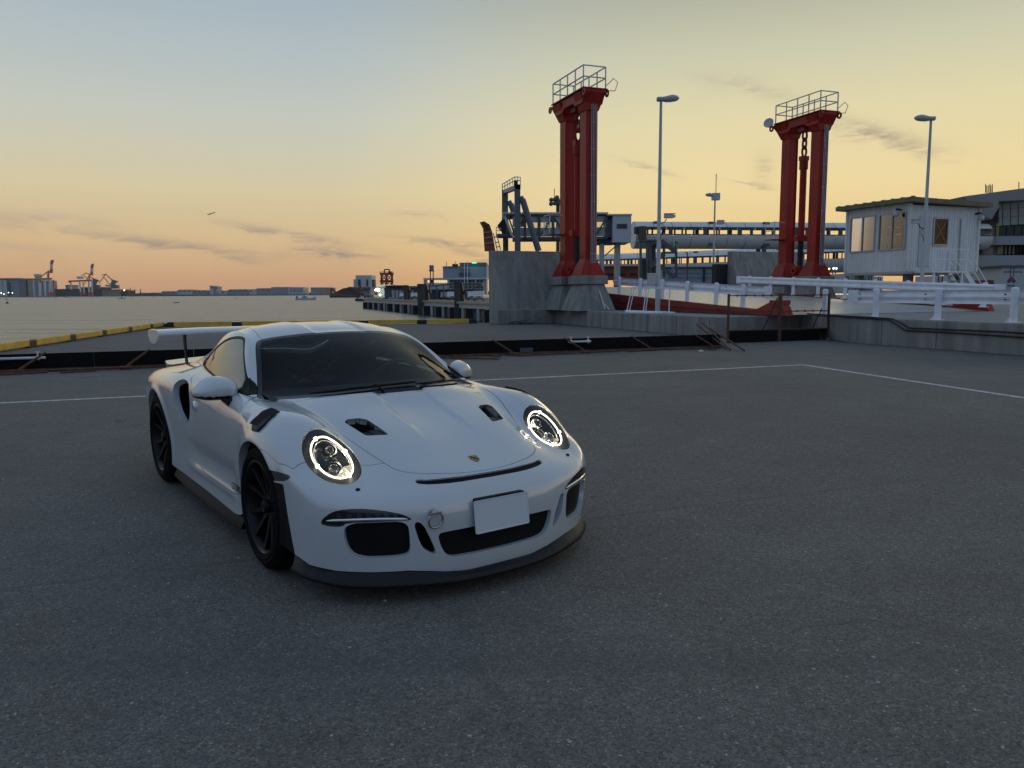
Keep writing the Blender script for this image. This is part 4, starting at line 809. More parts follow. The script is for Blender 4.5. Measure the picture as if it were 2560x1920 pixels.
# --- aircraft climbing out
ac = on_y(529, 534, 3500); t = TH('airliner', 'airliner climbing in the sunset sky', 'airplane', ac); ACM = mat('airliner_grey', (.16, .16, .17), rough=.4); dv = Vector((.92, .1, .36)).normalized(); sv = Vector((-.2, .97, 0)).normalized(); uv_ = dv.cross(sv)
uv_ = uv_ if uv_.z > 0 else -uv_
m = MB(); m.tube([ac - dv * 17, ac - dv * 11, ac + dv * 12, ac + dv * 16, ac + dv * 18], [.5, 1.6, 1.9, 1.6, .4], 12); t.part('fuselage', m, ACM, sharp=False)
for s_ in (-1, 1):
    m = MB(); m.prism([ac + dv * 4, ac - dv * 2, ac + sv * s_ * 17 - dv * 8 + uv_ * 2, ac + sv * s_ * 17 - dv * 6 + uv_ * 2], uv_ * .5); t.part('wing', m, ACM)
    m = MB(); m.prism([ac - dv * 13, ac - dv * 16, ac + sv * s_ * 6 - dv * 18, ac + sv * s_ * 6 - dv * 16.5], uv_ * .4); t.part('tailplane', m, ACM)
m = MB(); m.prism([ac - dv * 11, ac - dv * 16, ac - dv * 18 + uv_ * 6, ac - dv * 16 + uv_ * 6], sv * .5); t.part('fin', m, ACM)
# --- spoil heap pier, factory, ship
D5 = 960
t = TH('heap_pier', 'low pier with a dark spoil heap and an excavator arm', 'pier', on_y(870, 744, D5)); t.px('pier_wall', *rect(q2, 1130, 600, 1740, 650), D5, 30, DARKB)
m = MB(); prof = [(1140, 600), (1190, 570), (1230, 550), (1300, 515), (1340, 495), (1390, 490), (1430, 472), (1470, 480), (1540, 520), (1600, 600)]; m.prism([on_y(*q2(*p_), D5 + 4) for p_ in prof], (0, 40, 0)); t.part('spoil_heap', m, mat('spoil_brown', (.065, .045, .035), rough=.95, noise=.4, nscale=.3))
t.bars('excavator_arm', [(q2(1155, 600), q2(1158, 495)), (q2(1158, 495), q2(1240, 575)), (q2(1200, 585), q2(1320, 585))], D5 - 2, 2.0, mat('rusty_orange', (.19, .06, .035), rough=.7))
t = TH('factory', 'blue-grey factory block with dark slots and a long green-roofed shed', 'factory', on_y(905, 742, D5 + 10)); t.px('tower_wall', *rect(q2, 1535, 295, 1772, 480), D5 + 30, 30, PALE); t.px('side_wall', *rect(q2, 1500, 358, 1540, 480), D5 + 32, 20, PALE); t.px('slot', *rect(q2, 1568, 360, 1602, 465), D5 + 28, 4, DARKB); t.px('slot', *rect(q2, 1695, 360, 1716, 465), D5 + 28, 4, DARKB); t.px('shed_wall', *rect(q2, 1450, 490, 1760, 600), D5 + 20, 30, GREYB); t.px('shed_roof', *rect(q2, 1445, 478, 1765, 492), D5 + 16, 36, mat('roof_teal', (.13, .22, .21), rough=.6)); t.px('annex', *rect(q2, 1772, 362, 1805, 480), D5 + 34, 16, DARKB)
for k in range(5): t.px('window', *rect(q2, 1460 + k * 56, 515, 1500 + k * 56, 530), D5 + 18, 4, DARKB)
tp0 = on_y(*q2(1615, 690), 440); tp0.z = WATER_Z; t = TH('work_boat', 'dark work barge with a red A-frame and small white wheelhouse', 'barge', tp0); t.px('hull', *rect(q2, 1522, 655, 1712, 692), 440, 5, KBLK); t.bars('a_frame', [(q2(1560, 655), q2(1600, 470)), (q2(1680, 655), q2(1612, 470)), (q2(1575, 590), q2(1660, 590))], 441, .7, mat('aframe_red', (.20, .03, .02), rough=.6)); t.px('wheelhouse', *rect(q2, 1605, 585, 1655, 640), 441, 3, WHT); t.px('window', *rect(q2, 1612, 595, 1648, 610), 440.6, .5, GLASSB)
D7 = 400
t = TH('loading_gantry', 'red lattice loading gantry with platforms behind the white ship', 'gantry', on_y(*q2(2010, 470), D7 + 20)); GR = mat('gantry_red', (.30, .055, .03), rough=.6)
for x in (1930, 2005, 2090): t.bars('gantry_leg', [(q2(x, 470), q2(x, 270))], D7 + 20, 1.1, GR)
for y in (275, 385): t.bars('gantry_beam', [(q2(1905, y), q2(2110, y))], D7 + 20, 1.2, GR)
for a, b in (((1930, 385), (2005, 275)), ((2005, 385), (1930, 275)), ((2005, 385), (2090, 275)), ((2090, 385), (2005, 275)), ((1930, 470), (1968, 385)), ((2005, 470), (1968, 385)), ((2005, 470), (2047, 385)), ((2090, 470), (2047, 385))): t.bars('brace', [(q2(*a), q2(*b))], D7 + 20.5, .4, GR)
t.bars('top_frame', [(q2(1972, 270), q2(1972, 208)), (q2(1972, 208), q2(2050, 208)), (q2(2050, 208), q2(2050, 270))], D7 + 20, .6, DARKB); t.px('winch', *rect(q2, 2030, 235, 2070, 275), D7 + 19, 4, DARKB); t.bars('platform_rail', [(q2(1905, 245), q2(2110, 245)), (q2(1905, 275), q2(1905, 245)), (q2(2110, 275), q2(2110, 245))], D7 + 20, .3, GR)
t = TH('moored_ship', 'white ship seen head-on with deck lights lit, beyond the pier end', 'ship', on_y(*q2(1975, 690), D7)); t.px('superstructure', *rect(q2, 1870, 470, 2085, 640), D7, 12, mat('ship_bluewhite', (.36, .42, .46), rough=.5)); t.px('bridge', *rect(q2, 1855, 440, 2100, 478), D7 - 2, 10, MATS['ship_bluewhite']); t.px('hull', *rect(q2, 1860, 640, 2095, 720), D7 - 4, 20, mat('ship_hull', (.05, .07, .1), rough=.5))
for k in range(6): t.px('bridge_window', *rect(q2, 1880 + k * 34, 482, 1900 + k * 34, 496), D7 - 2.6, .5, GLASSB)
for x, y, r_ in ((1838, 520, .5), (1878, 520, .9), (2025, 520, .9), (2070, 520, .7), (1905, 598, .6), (2020, 600, .45), (2045, 600, .45), (2070, 600, .45)):
    m = MB(); m.sphere(on_y(*q2(x, y), D7 - 5), r_ * .8, 8, 6); t.part('deck_light', m, emat('ship_lamp_w', (1, .93, .70), 22) if y < 560 else emat('ship_lamp_y', (1, .75, .35), 9), sharp=False)
# --- pier on the left: sheds, building, water tower, dolphins, vans
t = TH('pier_building', 'large blue-grey harbour building with a green neon sign and lower window wing', 'building', on_y(1150, 740, 300)); t.px('main_wall', *rect(q3, 1350, 172, 2060, 360), 300, 30, GREYB); t.px('upper_wall', *rect(q3, 1620, 105, 2060, 172), 300.5, 28, mat('upper_blue', (.10, .16, .20), rough=.6)); t.px('parapet', *rect(q3, 1345, 166, 1625, 174), 299, 32, BDARK); t.px('wing_wall', *rect(q3, 1040, 385, 2060, 620), 285, 16, BGREY); t.px('wing_roof', *rect(q3, 1030, 352, 2060, 386), 284, 18, PALE)
for k in range(9): t.px('window', *rect(q3, 1100 + k * 36, 392, 1126 + k * 36, 436), 284.4, .6, LITW if k not in (1, 2) else GLASSB)
for r_ in range(3):
    for k in range(9): t.px('window', *rect(q3, 1460 + k * 62, 395 + r_ * 48, 1500 + k * 62, 420 + r_ * 48), 284.4, .6, GLASSB)
for k in range(7): t.px('wall_fin', *rect(q3, 1620 + k * 26, 262, 1628 + k * 26, 330), 299, 1.2, BDARK)
for k in range(7): t.px('sign_letter', *rect(q3, 1628 + k * 24, 208, 1642 + k * 24, 226), 299.4, .5, mat('letter_blue', (.07, .20, .26), rough=.5))
t.px('neon_sign', *rect(q3, 1822, 103, 1892, 118), 298, 1, emat('green_neon', (.05, 1, .45), 2.2))
for x, y0, y1 in ((1407, 90, 165), (1553, 85, 140), (1748, 90, 470), (1700, 120, 470), (1880, 380, 470)): t.bars('mast', [(q3(x, y0), q3(x, y1))], 283, .25, WHT)
t.px('roof_plant', *rect(q3, 1500, 128, 1580, 168), 305, 6, DARKB)
t = TH('water_tower', 'grey water tank on two red legs above the pier', 'water tower', on_y(*q3(1165, 500), 250)); m = MB(); a, b = on_y(*q3(1128, 235), 250), on_y(*q3(1200, 150), 250); rr = (b.x - a.x) / 2; cx_ = (a.x + b.x) / 2; m.tube([(cx_, 250, a.z), (cx_, 250, b.z)], rr, 20); t.part('tank', m, mat('tank_grey', (.20, .21, .21), rough=.6)); m = MB(); m.tube([(cx_, 250, a.z - .3), (cx_, 250, a.z)], rr * 1.25, 20); t.part('walkway', m, BDARK)
for x in (1146, 1190): t.bars('leg', [(q3(x, 500), q3(x, 236))], 250, .30, mat('tower_leg_red', (.26, .05, .035), rough=.6))
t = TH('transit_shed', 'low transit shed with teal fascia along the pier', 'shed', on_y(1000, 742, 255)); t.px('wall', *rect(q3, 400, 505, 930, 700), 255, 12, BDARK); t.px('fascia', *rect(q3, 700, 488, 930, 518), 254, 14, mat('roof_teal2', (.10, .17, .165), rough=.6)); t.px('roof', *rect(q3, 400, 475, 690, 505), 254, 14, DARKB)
for k in range(6): t.px('door', *rect(q3, 520 + k * 60, 560, 560 + k * 60, 690), 254.4, .6, BGREY)
t = TH('canopy', 'slanting canopy roof of the pier walkway behind the dolphins', 'canopy', on_y(1100, 742, 200)); m = MB(); a, b = on_y(*q3(890, 458), 215), on_y(*q3(1990, 448), 175); bb = on_y(*q3(1540, 440), 190); m.prism([on_y(*q3(1080, 488), 200), on_y(*q3(1540, 440), 200), on_y(*q3(1990, 445), 200), on_y(*q3(1990, 470), 200), on_y(*q3(1540, 458), 200), on_y(*q3(1080, 502), 200)], (0, 6, 0)); t.part('canopy_roof', m, BDARK)
for x in (1130, 1250, 1360, 1460, 1600, 1720, 1840, 1950): t.bars('canopy_post', [(q3(x, 470), q3(x, 735))], 200, .3, BDARK)
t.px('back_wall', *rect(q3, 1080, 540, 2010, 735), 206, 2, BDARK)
# pier edge: pale coping, dark recesses, piles
PE0, PE1 = Vector((-41.6, 222, 0)), Vector((-2.9, 110, 0)); ped = (PE1 - PE0); pl_ = ped.length; pdn = ped.normalized(); pout = Vector((pdn.y, -pdn.x, 0)); pout = pout if pout.x < 0 else -pout
t = TH('pier_edge', 'pale pier edge beam on piles, below the parked white vans', 'pier', PE0)
m = MB(); m.prism([PE0 + Vector((0, 0, -.1)) - pdn * 1, PE1 + pdn * 8 + Vector((0, 0, -.1)), PE1 + pdn * 8 + Vector((0, 0, .22)), PE0 - pdn * 1 + Vector((0, 0, .22))], pout * 1.0); t.part('edge_beam', m, mat('coping_cream', (.36, .33, .22), rough=.7))
m = MB(); m.prism([PE0 + pout * .2 + Vector((0, 0, -.75)), PE1 + pdn * 8 + pout * .2 + Vector((0, 0, -.75)), PE1 + pdn * 8 + pout * .2 + Vector((0, 0, -.11)), PE0 + pout * .2 + Vector((0, 0, -.11))], pout * .5); t.part('fascia_beam', m, BGREY)
for i in range(30):
    p = PE0 + pdn * (pl_ + 8) * (i + .3) / 30 + pout * .95; m = MB(); m.bar(p + Vector((0, 0, -.76)), p + Vector((0, 0, -4)), .42); t.part('pile', m, BGREY if i % 4 else PALE)
for i in range(13):
    p = PE0 + pdn * (pl_ + 6) * (i + .6) / 13 + pout * 1.25; m = MB(); m.box((p.x, p.y, -1.9), (1.2, 1.2, 2.2), math.atan2(pdn.y, pdn.x)); t.part('fender', m, KBLK)
ph = TH('caisson_quay', 'grey box caisson at the seaward end of the pier', 'pier', on_y(*q3(215, 790), 222)); ph.px('caisson_wall', *rect(q3, 130, 690, 300, 795), 218, 6, BGREY); ph.px('coping', *rect(q3, 125, 680, 305, 702), 217.6, 7, MATS['coping_cream']); ph.px('undercut', *rect(q3, 232, 795, 320, 850), 219, 5, KBLK)
DOLM = mat('dolphin_concrete', (.085, .075, .062), rough=.9, noise=.5, nscale=.8, stretch=(1, 1, .3), bump=.4, bscale=5)
for x0, xm, x1, yt, yb, D, lb in ((1535, 1625, 1705, 412, 1005, 124, 'weathered concrete dolphin standing in the water nearest the sloping concrete block'), (938, 1055, 1135, 452, 945, 148, 'weathered wide concrete dolphin with a black fender, middle one of three along the pier'), (712, 770, 835, 472, 890, 174, 'weathered slim concrete dolphin nearest the pier head')):
    a = on_y(*q3(x0, yb), D); b = on_y(*q3(xm, yt), D); e = on_y(*q3(x1, yt), D + 2.6); t = TH('mooring_dolphin', lb, 'dolphin', Vector(((a.x + b.x) / 2, D, WATER_Z)), 'mooring dolphins')
    m = MB(); m.prism([Vector((a.x, D, WATER_Z - 1)), Vector((b.x, D, WATER_Z - 1)), Vector((b.x, D, b.z)), Vector((a.x, D, b.z))], (.0, 2.4, 0)); t.part('body', m, DOLM, bevel=.1)
    w_ = e.x - b.x; m = MB(); m.prism([Vector((b.x + .02, D + .3, WATER_Z - 1)), Vector((b.x + w_ * .95, D + .6, WATER_Z - 1)), Vector((b.x + w_ * .95, D + .6, b.z - 3.2)), Vector((b.x + w_ * .75, D + .5, b.z - 1.2)), Vector((b.x + w_ * .45, D + .4, b.z - .2)), Vector((b.x + .02, D + .3, b.z - .02))], (0, 1.6, 0)); t.part('fender', m, KBLK)
    m = MB(); zz = on_y(*q3(xm, 590 if x0 > 1200 else 575), D).z; m.box((b.x + w_ * .9, D + 1.2, zz), (w_ * 1.3, 1.6, .45)); t.part('fender_shelf', m, KBLK)
def van(label, px, py, D, w_=1.85, kind=0):
    p = on_y(px, py, D); g = Vector((p.x, D, .02)); t = TH('van', label, 'van', g, 'white vans parked on the pier'); wm = mat('van_white', (.55, .55, .53), rough=.35); h = 1.95 if kind == 0 else 1.75
    m = MB(); prof = [(0, .35), (.05, .95), (.55, 1.15), (1.15, h), (3.6, h), (3.75, 1.0), (3.7, .35)]; m.prism([g + Vector((-w_ / 2, u, z)) for u, z in prof], (w_, 0, 0)); bo = t.part('body', m, wm, bevel=.08)
    m = MB(); m.add([g + Vector((-w_ * .42, .60 - .02, 1.17)), g + Vector((w_ * .42, .58, 1.17)), g + Vector((w_ * .38, 1.08, h - .14)), g + Vector((-w_ * .38, 1.08, h - .14))], [(0, 1, 2, 3)]); t.part('windshield', m, GLASSB, bo)
    for s_ in (-1, 1):
        m = MB(); m.box(g + Vector((s_ * w_ * .36, .03, .82)), (.30, .06, .18)); t.part('headlight', m, mat('van_lamp', (.7, .7, .65), rough=.2))
        m = MB(); m.prism([g + Vector((s_ * (w_ / 2 + .012), u, z)) for u, z in ((.75, 1.2), (1.2, h - .2), (3.4, h - .2), (3.4, 1.2))], (s_ * .004, 0, 0)); t.part('side_window', m, GLASSB)
        for u in (.75, 2.95): m = MB(); m.lathe([(.0, -.1), (.33, -.1), (.33, .1), (.0, .1)], Matrix.Translation(g + Vector((s_ * (w_ / 2 - .1), u, .33))) @ Matrix.Rotation(R(90), 4, 'Y'), 14); t.part('wheel', m, KBLK)
    m = MB(); m.box(g + Vector((0, .01, .50)), (w_ * .9, .06, .22)); t.part('bumper', m, BDARK); m = MB(); m.box(g + Vector((0, .02, .80)), (w_ * .4, .05, .16)); t.part('grille', m, KBLK)
vp = lambda x: q3(x, 700)[0]
for x, D, lb, k in ((1285, 206, 'cream van at the open end of the row on the pier', 0), (1372, 200, 'white van second in the row on the pier', 0), (1478, 194, 'white van beside the nearest dolphin', 0), (1925, 150, 'white van with a dark windshield beside the sloping concrete block', 0), (1822, 168, 'white van just behind the one beside the concrete block', 0), (690, 214, 'small white van beyond the slim dolphin', 1), (880, 208, 'small white van between two dolphins', 1), (1500, 176, 'low white car in front of the van row', 1)):
    van(lb, vp(x), 745, D, 2.0 if k == 0 else 1.7, k)
for k, (x, D) in enumerate(((155, 216), (375, 208), (490, 204), (700, 196))):
    p = on_y(q3(x, 690)[0], 745, D); m = MB(); m.lathe([(.35, 0), (.28, .25), (.42, .42), (.36, .55), (.05, .6)], Matrix.Translation((p.x, D, .0)), 12); tag(m.build('bollard', MATS['coping_cream']), 'cream mooring bollard on the pier edge', 'bollard', 'bollards on the pier edge')
# --- boarding gangway with portal frames
DG = 70
def pol(D, q, pts): return [on_y(*q(*p_), D) for p_ in pts]
t = TH('boarding_gangway', 'grey truss boarding gangway with pale ribbed roof, behind the red tower', 'gangway', on_y(1400, 740, DG))
t.px('floor', *rect(q6, 300, 630, 1175, 660), DG, 3.2, BDARK); t.px('back_wall', *rect(q6, 300, 440, 1175, 500), DG + 3.0, .15, BGREY); t.px('back_wall', *rect(q6, 300, 548, 1175, 632), DG + 3.0, .15, BGREY)
for a, b in ((300, 425), (445, 478), (530, 560), (605, 632), (658, 680), (712, 1060), (1155, 1175)): t.px('wall_panel', *rect(q6, a, 503, b, 545), DG + .12, .1, BGREY)
for a, b in ((300, 1175),): t.px('wall_panel', *rect(q6, a, 438, b, 503), DG + .12, .1, BGREY); t.px('wall_panel', *rect(q6, a, 545, b, 632), DG + .12, .1, BGREY)
for x0, x1 in ((425, 445), (478, 530), (560, 605), (632, 658), (680, 712), (1060, 1155)): t.px('window', *rect(q6, x0, 503, x1, 545), DG + .1, .02, glass_mat('gangway_glass', (.85, .85, .82)))
for k in range(44):
    x = 205 + k * 22.2
    if x < 1180: m = MB(); a = on_y(*q6(x, 418), DG); b = on_y(*q6(x + 21, 418), DG); m.tube([Vector(((a.x + b.x) / 2, DG - .25, a.z)), Vector(((a.x + b.x) / 2, DG + 3.4, a.z))], (b.x - a.x) * .52, 8); t.part('roof_rib', m, PALE, sharp=False)
t.px('eave', *rect(q6, 250, 428, 1175, 440), DG - .1, 3.4, BDARK)
for x in (250, 415, 545, 675, 1050, 1168): t.bars('truss_post', [(q6(x, 435), q6(x, 650))], DG, .22, BDARK)
for a, b in (((375, 520), (410, 450)), ((420, 450), (545, 640)), ((545, 640), (675, 450)), ((680, 450), (800, 640)), ((1060, 640), (1168, 450)), ((260, 440), (320, 620))): t.bars('truss_brace', [(q6(*a), q6(*b))], DG - .02, .14, BDARK)
m = MB(); m.prism(pol(DG - .3, q6, ((245, 455), (310, 625), (285, 625), (220, 455))), (0, .3, 0)); t.part('end_strut', m, PALE)
m = MB(); m.prism(pol(DG, q6, ((205, 420), (250, 400), (250, 455), (215, 460))), (0, 3.4, 0)); t.part('roof_nose', m, PALE)
m = MB(); m.prism(pol(DG + .3, q6, ((160, 530), (200, 480), (250, 460), (300, 610), (210, 610), (195, 570))), (0, 2.6, 0)); t.part('bellows_hood', m, mat('hood_black', (.02, .022, .025), rough=.7))
t.px('end_platform', *rect(q6, 148, 605, 300, 630), DG, 2.5, BDARK); t.bars('platform_rail', [(q6(150, 605), q6(150, 545)), (q6(150, 545), q6(200, 560)), (q6(150, 575), q6(200, 580))], DG, .06, STEEL)
t = TH('gangway_cab', 'white gangway cab on grey columns at the joint of the boarding bridge', 'cab', on_y(1550, 730, DG)); t.px('cab_wall', *rect(q6, 1222, 430, 1395, 685), DG - .6, 4.2, mat('cab_white', (.50, .53, .57), rough=.5)); t.px('cab_roof', *rect(q6, 1185, 422, 1402, 436), DG - .7, 4.4, PALE); t.px('link_wall', *rect(q6, 1170, 470, 1222, 640), DG, 3, BDARK); t.px('window', *rect(q6, 1262, 515, 1356, 556), DG - .66, .08, GLASSB); t.px('under_frame', *rect(q6, 1040, 655, 1240, 700), DG + .5, 2.4, BDARK)
for x0, x1 in ((1105, 1146), (1245, 1295)): t.px('column', *rect(q6, x0, 690, x1, 1010), DG + .5, .8, BGREY)
t.bars('brace', [(q6(1150, 810), q6(1240, 730))], DG + 1, .1, BDARK)
# portal frame that carries the gangway
FR = mat('portal_grey', (.12, .14, .155), rough=.5, noise=.15, nscale=.5)
t = TH('portal_frame', 'grey steel portal frame with rails on top and slanting struts, above the concrete block', 'frame', on_y(1290, 740, DG - 4))
for x0, x1, y0, D in ((214, 258, 215, DG + 3.4), (322, 372, 150, DG - 3)): t.px('column', *rect(q6, x0, y0, x1, 1100), D, .95, FR)
m = MB(); m.add(pol(DG + 3.4, q6, ((205, 205), (258, 205), (258, 235), (205, 235))) + pol(DG - 3, q6, ((322, 155), (375, 155), (375, 195), (322, 195))), [(0, 1, 2, 3), (4, 7, 6, 5), (0, 4, 5, 1), (3, 2, 6, 7), (0, 3, 7, 4), (1, 5, 6, 2)]); t.part('top_beam', m, mat('beam_pale', (.30, .32, .33), rough=.5))
for D, a, b in ((DG - 3, (392, 290), (540, 765)), (DG + 3.4, (285, 330), (330, 470))):
    m = MB(); m.tube([on_y(*q6(*a), D), on_y(*q6(*b), D)], .27, 14); t.part('strut', m, FR, sharp=False)
    m = MB(); m.tube([on_y(*q6(a[0] - 18, a[1] - 25), D), on_y(*q6(a[0] + 10, a[1] + 40), D)], .24, 10); t.part('strut_head', m, FR, sharp=False)
rl = []
A_, B_, C_, E_ = (205, 148), (322, 82), (372, 85), (258, 150)
for dy in (0, 32): rl += [((A_[0], A_[1] + dy), (B_[0], B_[1] + dy)), ((B_[0], B_[1] + dy), (C_[0], C_[1] + dy))]
for k in range(6): x = 205 + k * 23.4; y = 148 - k * 13.2; rl.append(((x, y), (x, y + 62)))
rl += [((372, 85), (372, 160)), ((347, 84), (347, 155))]
t.bars('top_rail', [(q6(*a), q6(*b)) for a, b in rl], DG, .07, STEEL, kind='stuff'); t.px('winch_box', *rect(q6, 312, 118, 345, 158), DG - 3, 1, KBLK)
t.bars('ladder', [(q6(206, 150), q6(206, 620))] + [(q6(202, 200 + k * 22), q6(212, 200 + k * 22)) for k in range(18)], DG + 3, .08, FR, kind='stuff')
# tilted orange flap of another ferry ramp
t = TH('ramp_flap', 'raised rust-orange ramp flap with a bent tip above the concrete block', 'ramp flap', on_y(1220, 740, 58)); m = MB(); m.prism(pol(58, q6, ((0, 500), (38, 492), (88, 520), (112, 590), (142, 765), (42, 765), (28, 560))), (0, .5, 0)); t.part('flap_plate', m, mat('flap_orange', (.26, .075, .03), rough=.7, noise=.3, nscale=1))
m = MB(); m.prism(pol(57.4, q6, ((-2, 502), (38, 490), (86, 520), (30, 545))), (0, 1.6, 0)); t.part('flap_tip', m, mat('flap_tip_brown', (.12, .05, .025), rough=.7))
for y, xa, xb in ((548, 32, 98), (590, 36, 112), (640, 42, 122), (690, 46, 130)): t.bars('flap_stripe', [(q6(xa, y + 6), q6(xb, y - 4))], 57.9, .06, mat('stripe_pale', (.45, .36, .28), rough=.7))
t.bars('ladder', [(q6(122, 600), q6(160, 760)), (q6(150, 595), q6(190, 755)), (q6(125, 640), q6(162, 630)), (q6(140, 690), q6(176, 680)), (q6(148, 730), q6(185, 722))], 60, .08, STEEL, kind='stuff')
# mast with floodlights behind the tower
t = TH('floodlight_mast', 'dark mast with clustered floodlights behind the left red tower', 'mast', on_y(1395, 740, 90)); t.px('mast', *rect(q6, 706, 330, 735, 1000), 90, 1.2, mat('mast_brown', (.07, .055, .045), rough=.7)); t.bars('antenna', [(q6(686, 190), q6(686, 330))], 90, .07, KBLK); t.bars('cross_arm', [(q6(650, 296), q6(735, 290)), (q6(650, 330), q6(735, 326))], 90, .2, KBLK)
for x, y in ((657, 294), (655, 330), (690, 290), (710, 272), (722, 300), (690, 325), (722, 325)): m = MB(); m.sphere(on_y(*q6(x, y), 89.8), .26, 10, 8); t.part('floodlight', m, mat('flood_grey', (.10, .11, .10), rough=.3), sharp=False)
# --- tubular boarding bridges
TUBE = mat('tube_grey', (.72, .74, .72), rough=.5, noise=.10, nscale=.4)
def tube_bridge(label, pa, pb, r, seg, posts, hatch=True):
    """pa, pb: axis ends"""
    t = TH('boarding_bridge', label, 'bridge', Vector((pa.x, pa.y, 0))); d = (pb - pa); L = d.length; n = d.normalized(); s_ = Vector((n.y, -n.x, 0)); s_ = s_ if s_.y < 0 else -s_
    def arc(a0, a1, k=12): return [(r * math.cos(R(a0 + (a1 - a0) * i / k)), r * math.sin(R(a0 + (a1 - a0) * i / k))) for i in range(k + 1)]
    ns = int(L / seg)
    for i in range(ns):
        u0, u1 = L * i / ns + .03, L * (i + 1) / ns - .03
        for nm, (a0, a1) in (('roof_shell', (31, 149)), ('belly_shell', (180, 360))):
            m = MB(); pr = arc(a0, a1); v = [pa + n * u + s_ * x + Vector((0, 0, z)) for u in (u0, u1) for x, z in pr]; K = len(pr); m.add(v, [(j, j + 1, K + j + 1, K + j) for j in range(K - 1)], True); t.part(nm, m, TUBE, sharp=False)
    for side in (1, -1):
        x = r * math.cos(R(17)); za, zb = r * math.sin(R(0)), r * math.sin(R(31))
        for zz in (za, zb): m = MB(); m.bar(pa + s_ * side * r * .97 + Vector((0, 0, zz)), pb + s_ * side * r * .97 + Vector((0, 0, zz)), .12); t.part('window_rail', m, BDARK)
        k = int(L / 1.45)
        m = MB()
        for i in range(k + 1):
            u = L * i / k; w_ = .50 if i % 3 == 0 else .22; p = pa + n * u + s_ * side * r * .95; m.bar(p + Vector((0, 0, za)), p + Vector((0, 0, zb)), w_, .08, up=s_)
        t.part('window_mullion', m, BDARK, kind='stuff')
    m = MB(); m.bar(pa + Vector((0, 0, -.55 * r)), pb + Vector((0, 0, -.62 * r)), r * 1.4, .1); t.part('floor', m, BDARK)
    for u in posts:
        p = pa + n * u
        for sx in (-.55, .55): m = MB(); m.tube([p + s_ * r * sx + Vector((0, 0, -r * .8)), Vector(((p + s_ * r * sx).x, (p + s_ * r * sx).y, 0))], .28, 10); t.part('support', m, BDARK, sharp=False)
    if hatch:
        for i in range(1, ns, 3):
            for zz, a_ in ((.80, 55), (-.62, -42)):
                p = pa + n * (L * (i + .2) / ns) + s_ * r * math.cos(R(a_)) * 1.005 + Vector((0, 0, r * math.sin(R(a_)))); m = MB(); m.box(p, (.9, .1, .55), math.atan2(n.y, n.x)); t.part('vent_hatch', m, BDARK)
    for p, s2 in ((pa, -1), (pb, 1)):
        pr = arc(0, 360, 24)[:-1]; m = MB(); m.add([p + s_ * x + Vector((0, 0, z)) for x, z in pr], [tuple(range(24))]); t.part('end_wall', m, TUBE)
    return t
a = on_y(1582, 588, 100); b = on_y(2462, 592, 104)
t = tube_bridge('long pale tubular boarding bridge with a lit row of windows, ending at the terminal', a, b, 1.72, 2.3, (2.5, 17, 30, 42))
a = on_y(1470, 668, 165); b = on_y(2150, 646, 150); tube_bridge('lower pale tubular bridge seen beneath the long boarding bridge', a, b, 2.6, 5, (6, 20, 36, 52))
dr_ = TH('bridge_stairs', 'dark steel emergency stairs zigzagging down from the boarding bridge door', 'stairs', on_y(1650, 735, 97)); dr_.px('door_box', *rect(q6, 1468, 535, 1535, 668), 97.6, 1.2, mat('door_brown', (.10, .075, .05), rough=.7)); dr_.px('landing', *rect(q6, 1465, 660, 1690, 678), 96.5, 1.6, BDARK)
for a, b in (((1670, 670), (1800, 775)), ((1700, 790), (1560, 915)), ((1660, 900), (1790, 1010))):
    for dd in (0, 1.2): m = MB(); m.bar(on_y(*q6(*a), 96.5 + dd), on_y(*q6(*b), 96.5 + dd), .1, .5); dr_.part('stair_flight', m, BDARK)
dr_.px('mid_landing', *rect(q6, 1690, 770, 1815, 784), 96.5, 1.6, BDARK)
for x in (1480, 1540, 1570, 1808, 1695): dr_.bars('post', [(q6(x, 675), q6(x, 1010))], 96.8, .28, BDARK)
rl = [((1690, 600), (1815, 715)), ((1815, 715), (1815, 775)), ((1700, 820), (1800, 960)), ((1740, 625), (1740, 690)), ((1790, 660), (1790, 730))]
dr_.bars('stair_rail', [(q6(*a), q6(*b)) for a, b in rl], 96.4, .06, STEEL); dr_.px('shaft_panel', *rect(q6, 1470, 840, 1550, 1020), 97.5, 1, BDARK)
# --- low buildings under the bridges
t = TH('red_shed', 'low rust-red structure below the boarding bridges', 'shed', on_y(1570, 735, 118)); t.px('wall', *rect(q7, 40, 465, 640, 620), 118, 3, mat('shed_red', (.26, .06, .028), rough=.7, noise=.35, nscale=.4)); t.px('roof', *rect(q7, 30, 440, 645, 468), 117.5, 4, BGREY)
for k in range(4): t.px('opening', *rect(q7, 70 + k * 130, 545, 150 + k * 130, 575), 117.9, .3, KBLK)
t = TH('pale_warehouse', 'pale blue warehouse wall with louvres below the lower bridge', 'warehouse', on_y(1720, 730, 135)); t.px('wall', *rect(q7, 700, 482, 1300, 680), 135, 6, mat('pale_blue_wall', (.27, .32, .38), rough=.6, noise=.12, nscale=.3)); t.px('roof_edge', *rect(q7, 690, 470, 1310, 484), 134.5, 7, BDARK); t.px('drain', *rect(q7, 1145, 484, 1165, 640), 134.6, .4, KBLK)
for r_ in range(2):
    for k in range(5): t.px('louvre', *rect(q7, 760 + k * 100, 525 + r_ * 50, 830 + k * 100, 542 + r_ * 50), 134.8, .3, GREYB)
m = MB(); random.seed(5)
lp = TH('lattice_post', 'thin red post behind the guardrail', 'post', on_y(*q7(962, 640), 75)); lp.bars('post', [(q7(962, 640), q7(966, 320))], 75, .10, mat('post_red', (.16, .03, .025), rough=.6)); lp.bars('arm', [(q7(940, 318), q7(970, 318))], 75, .08, KBLK)
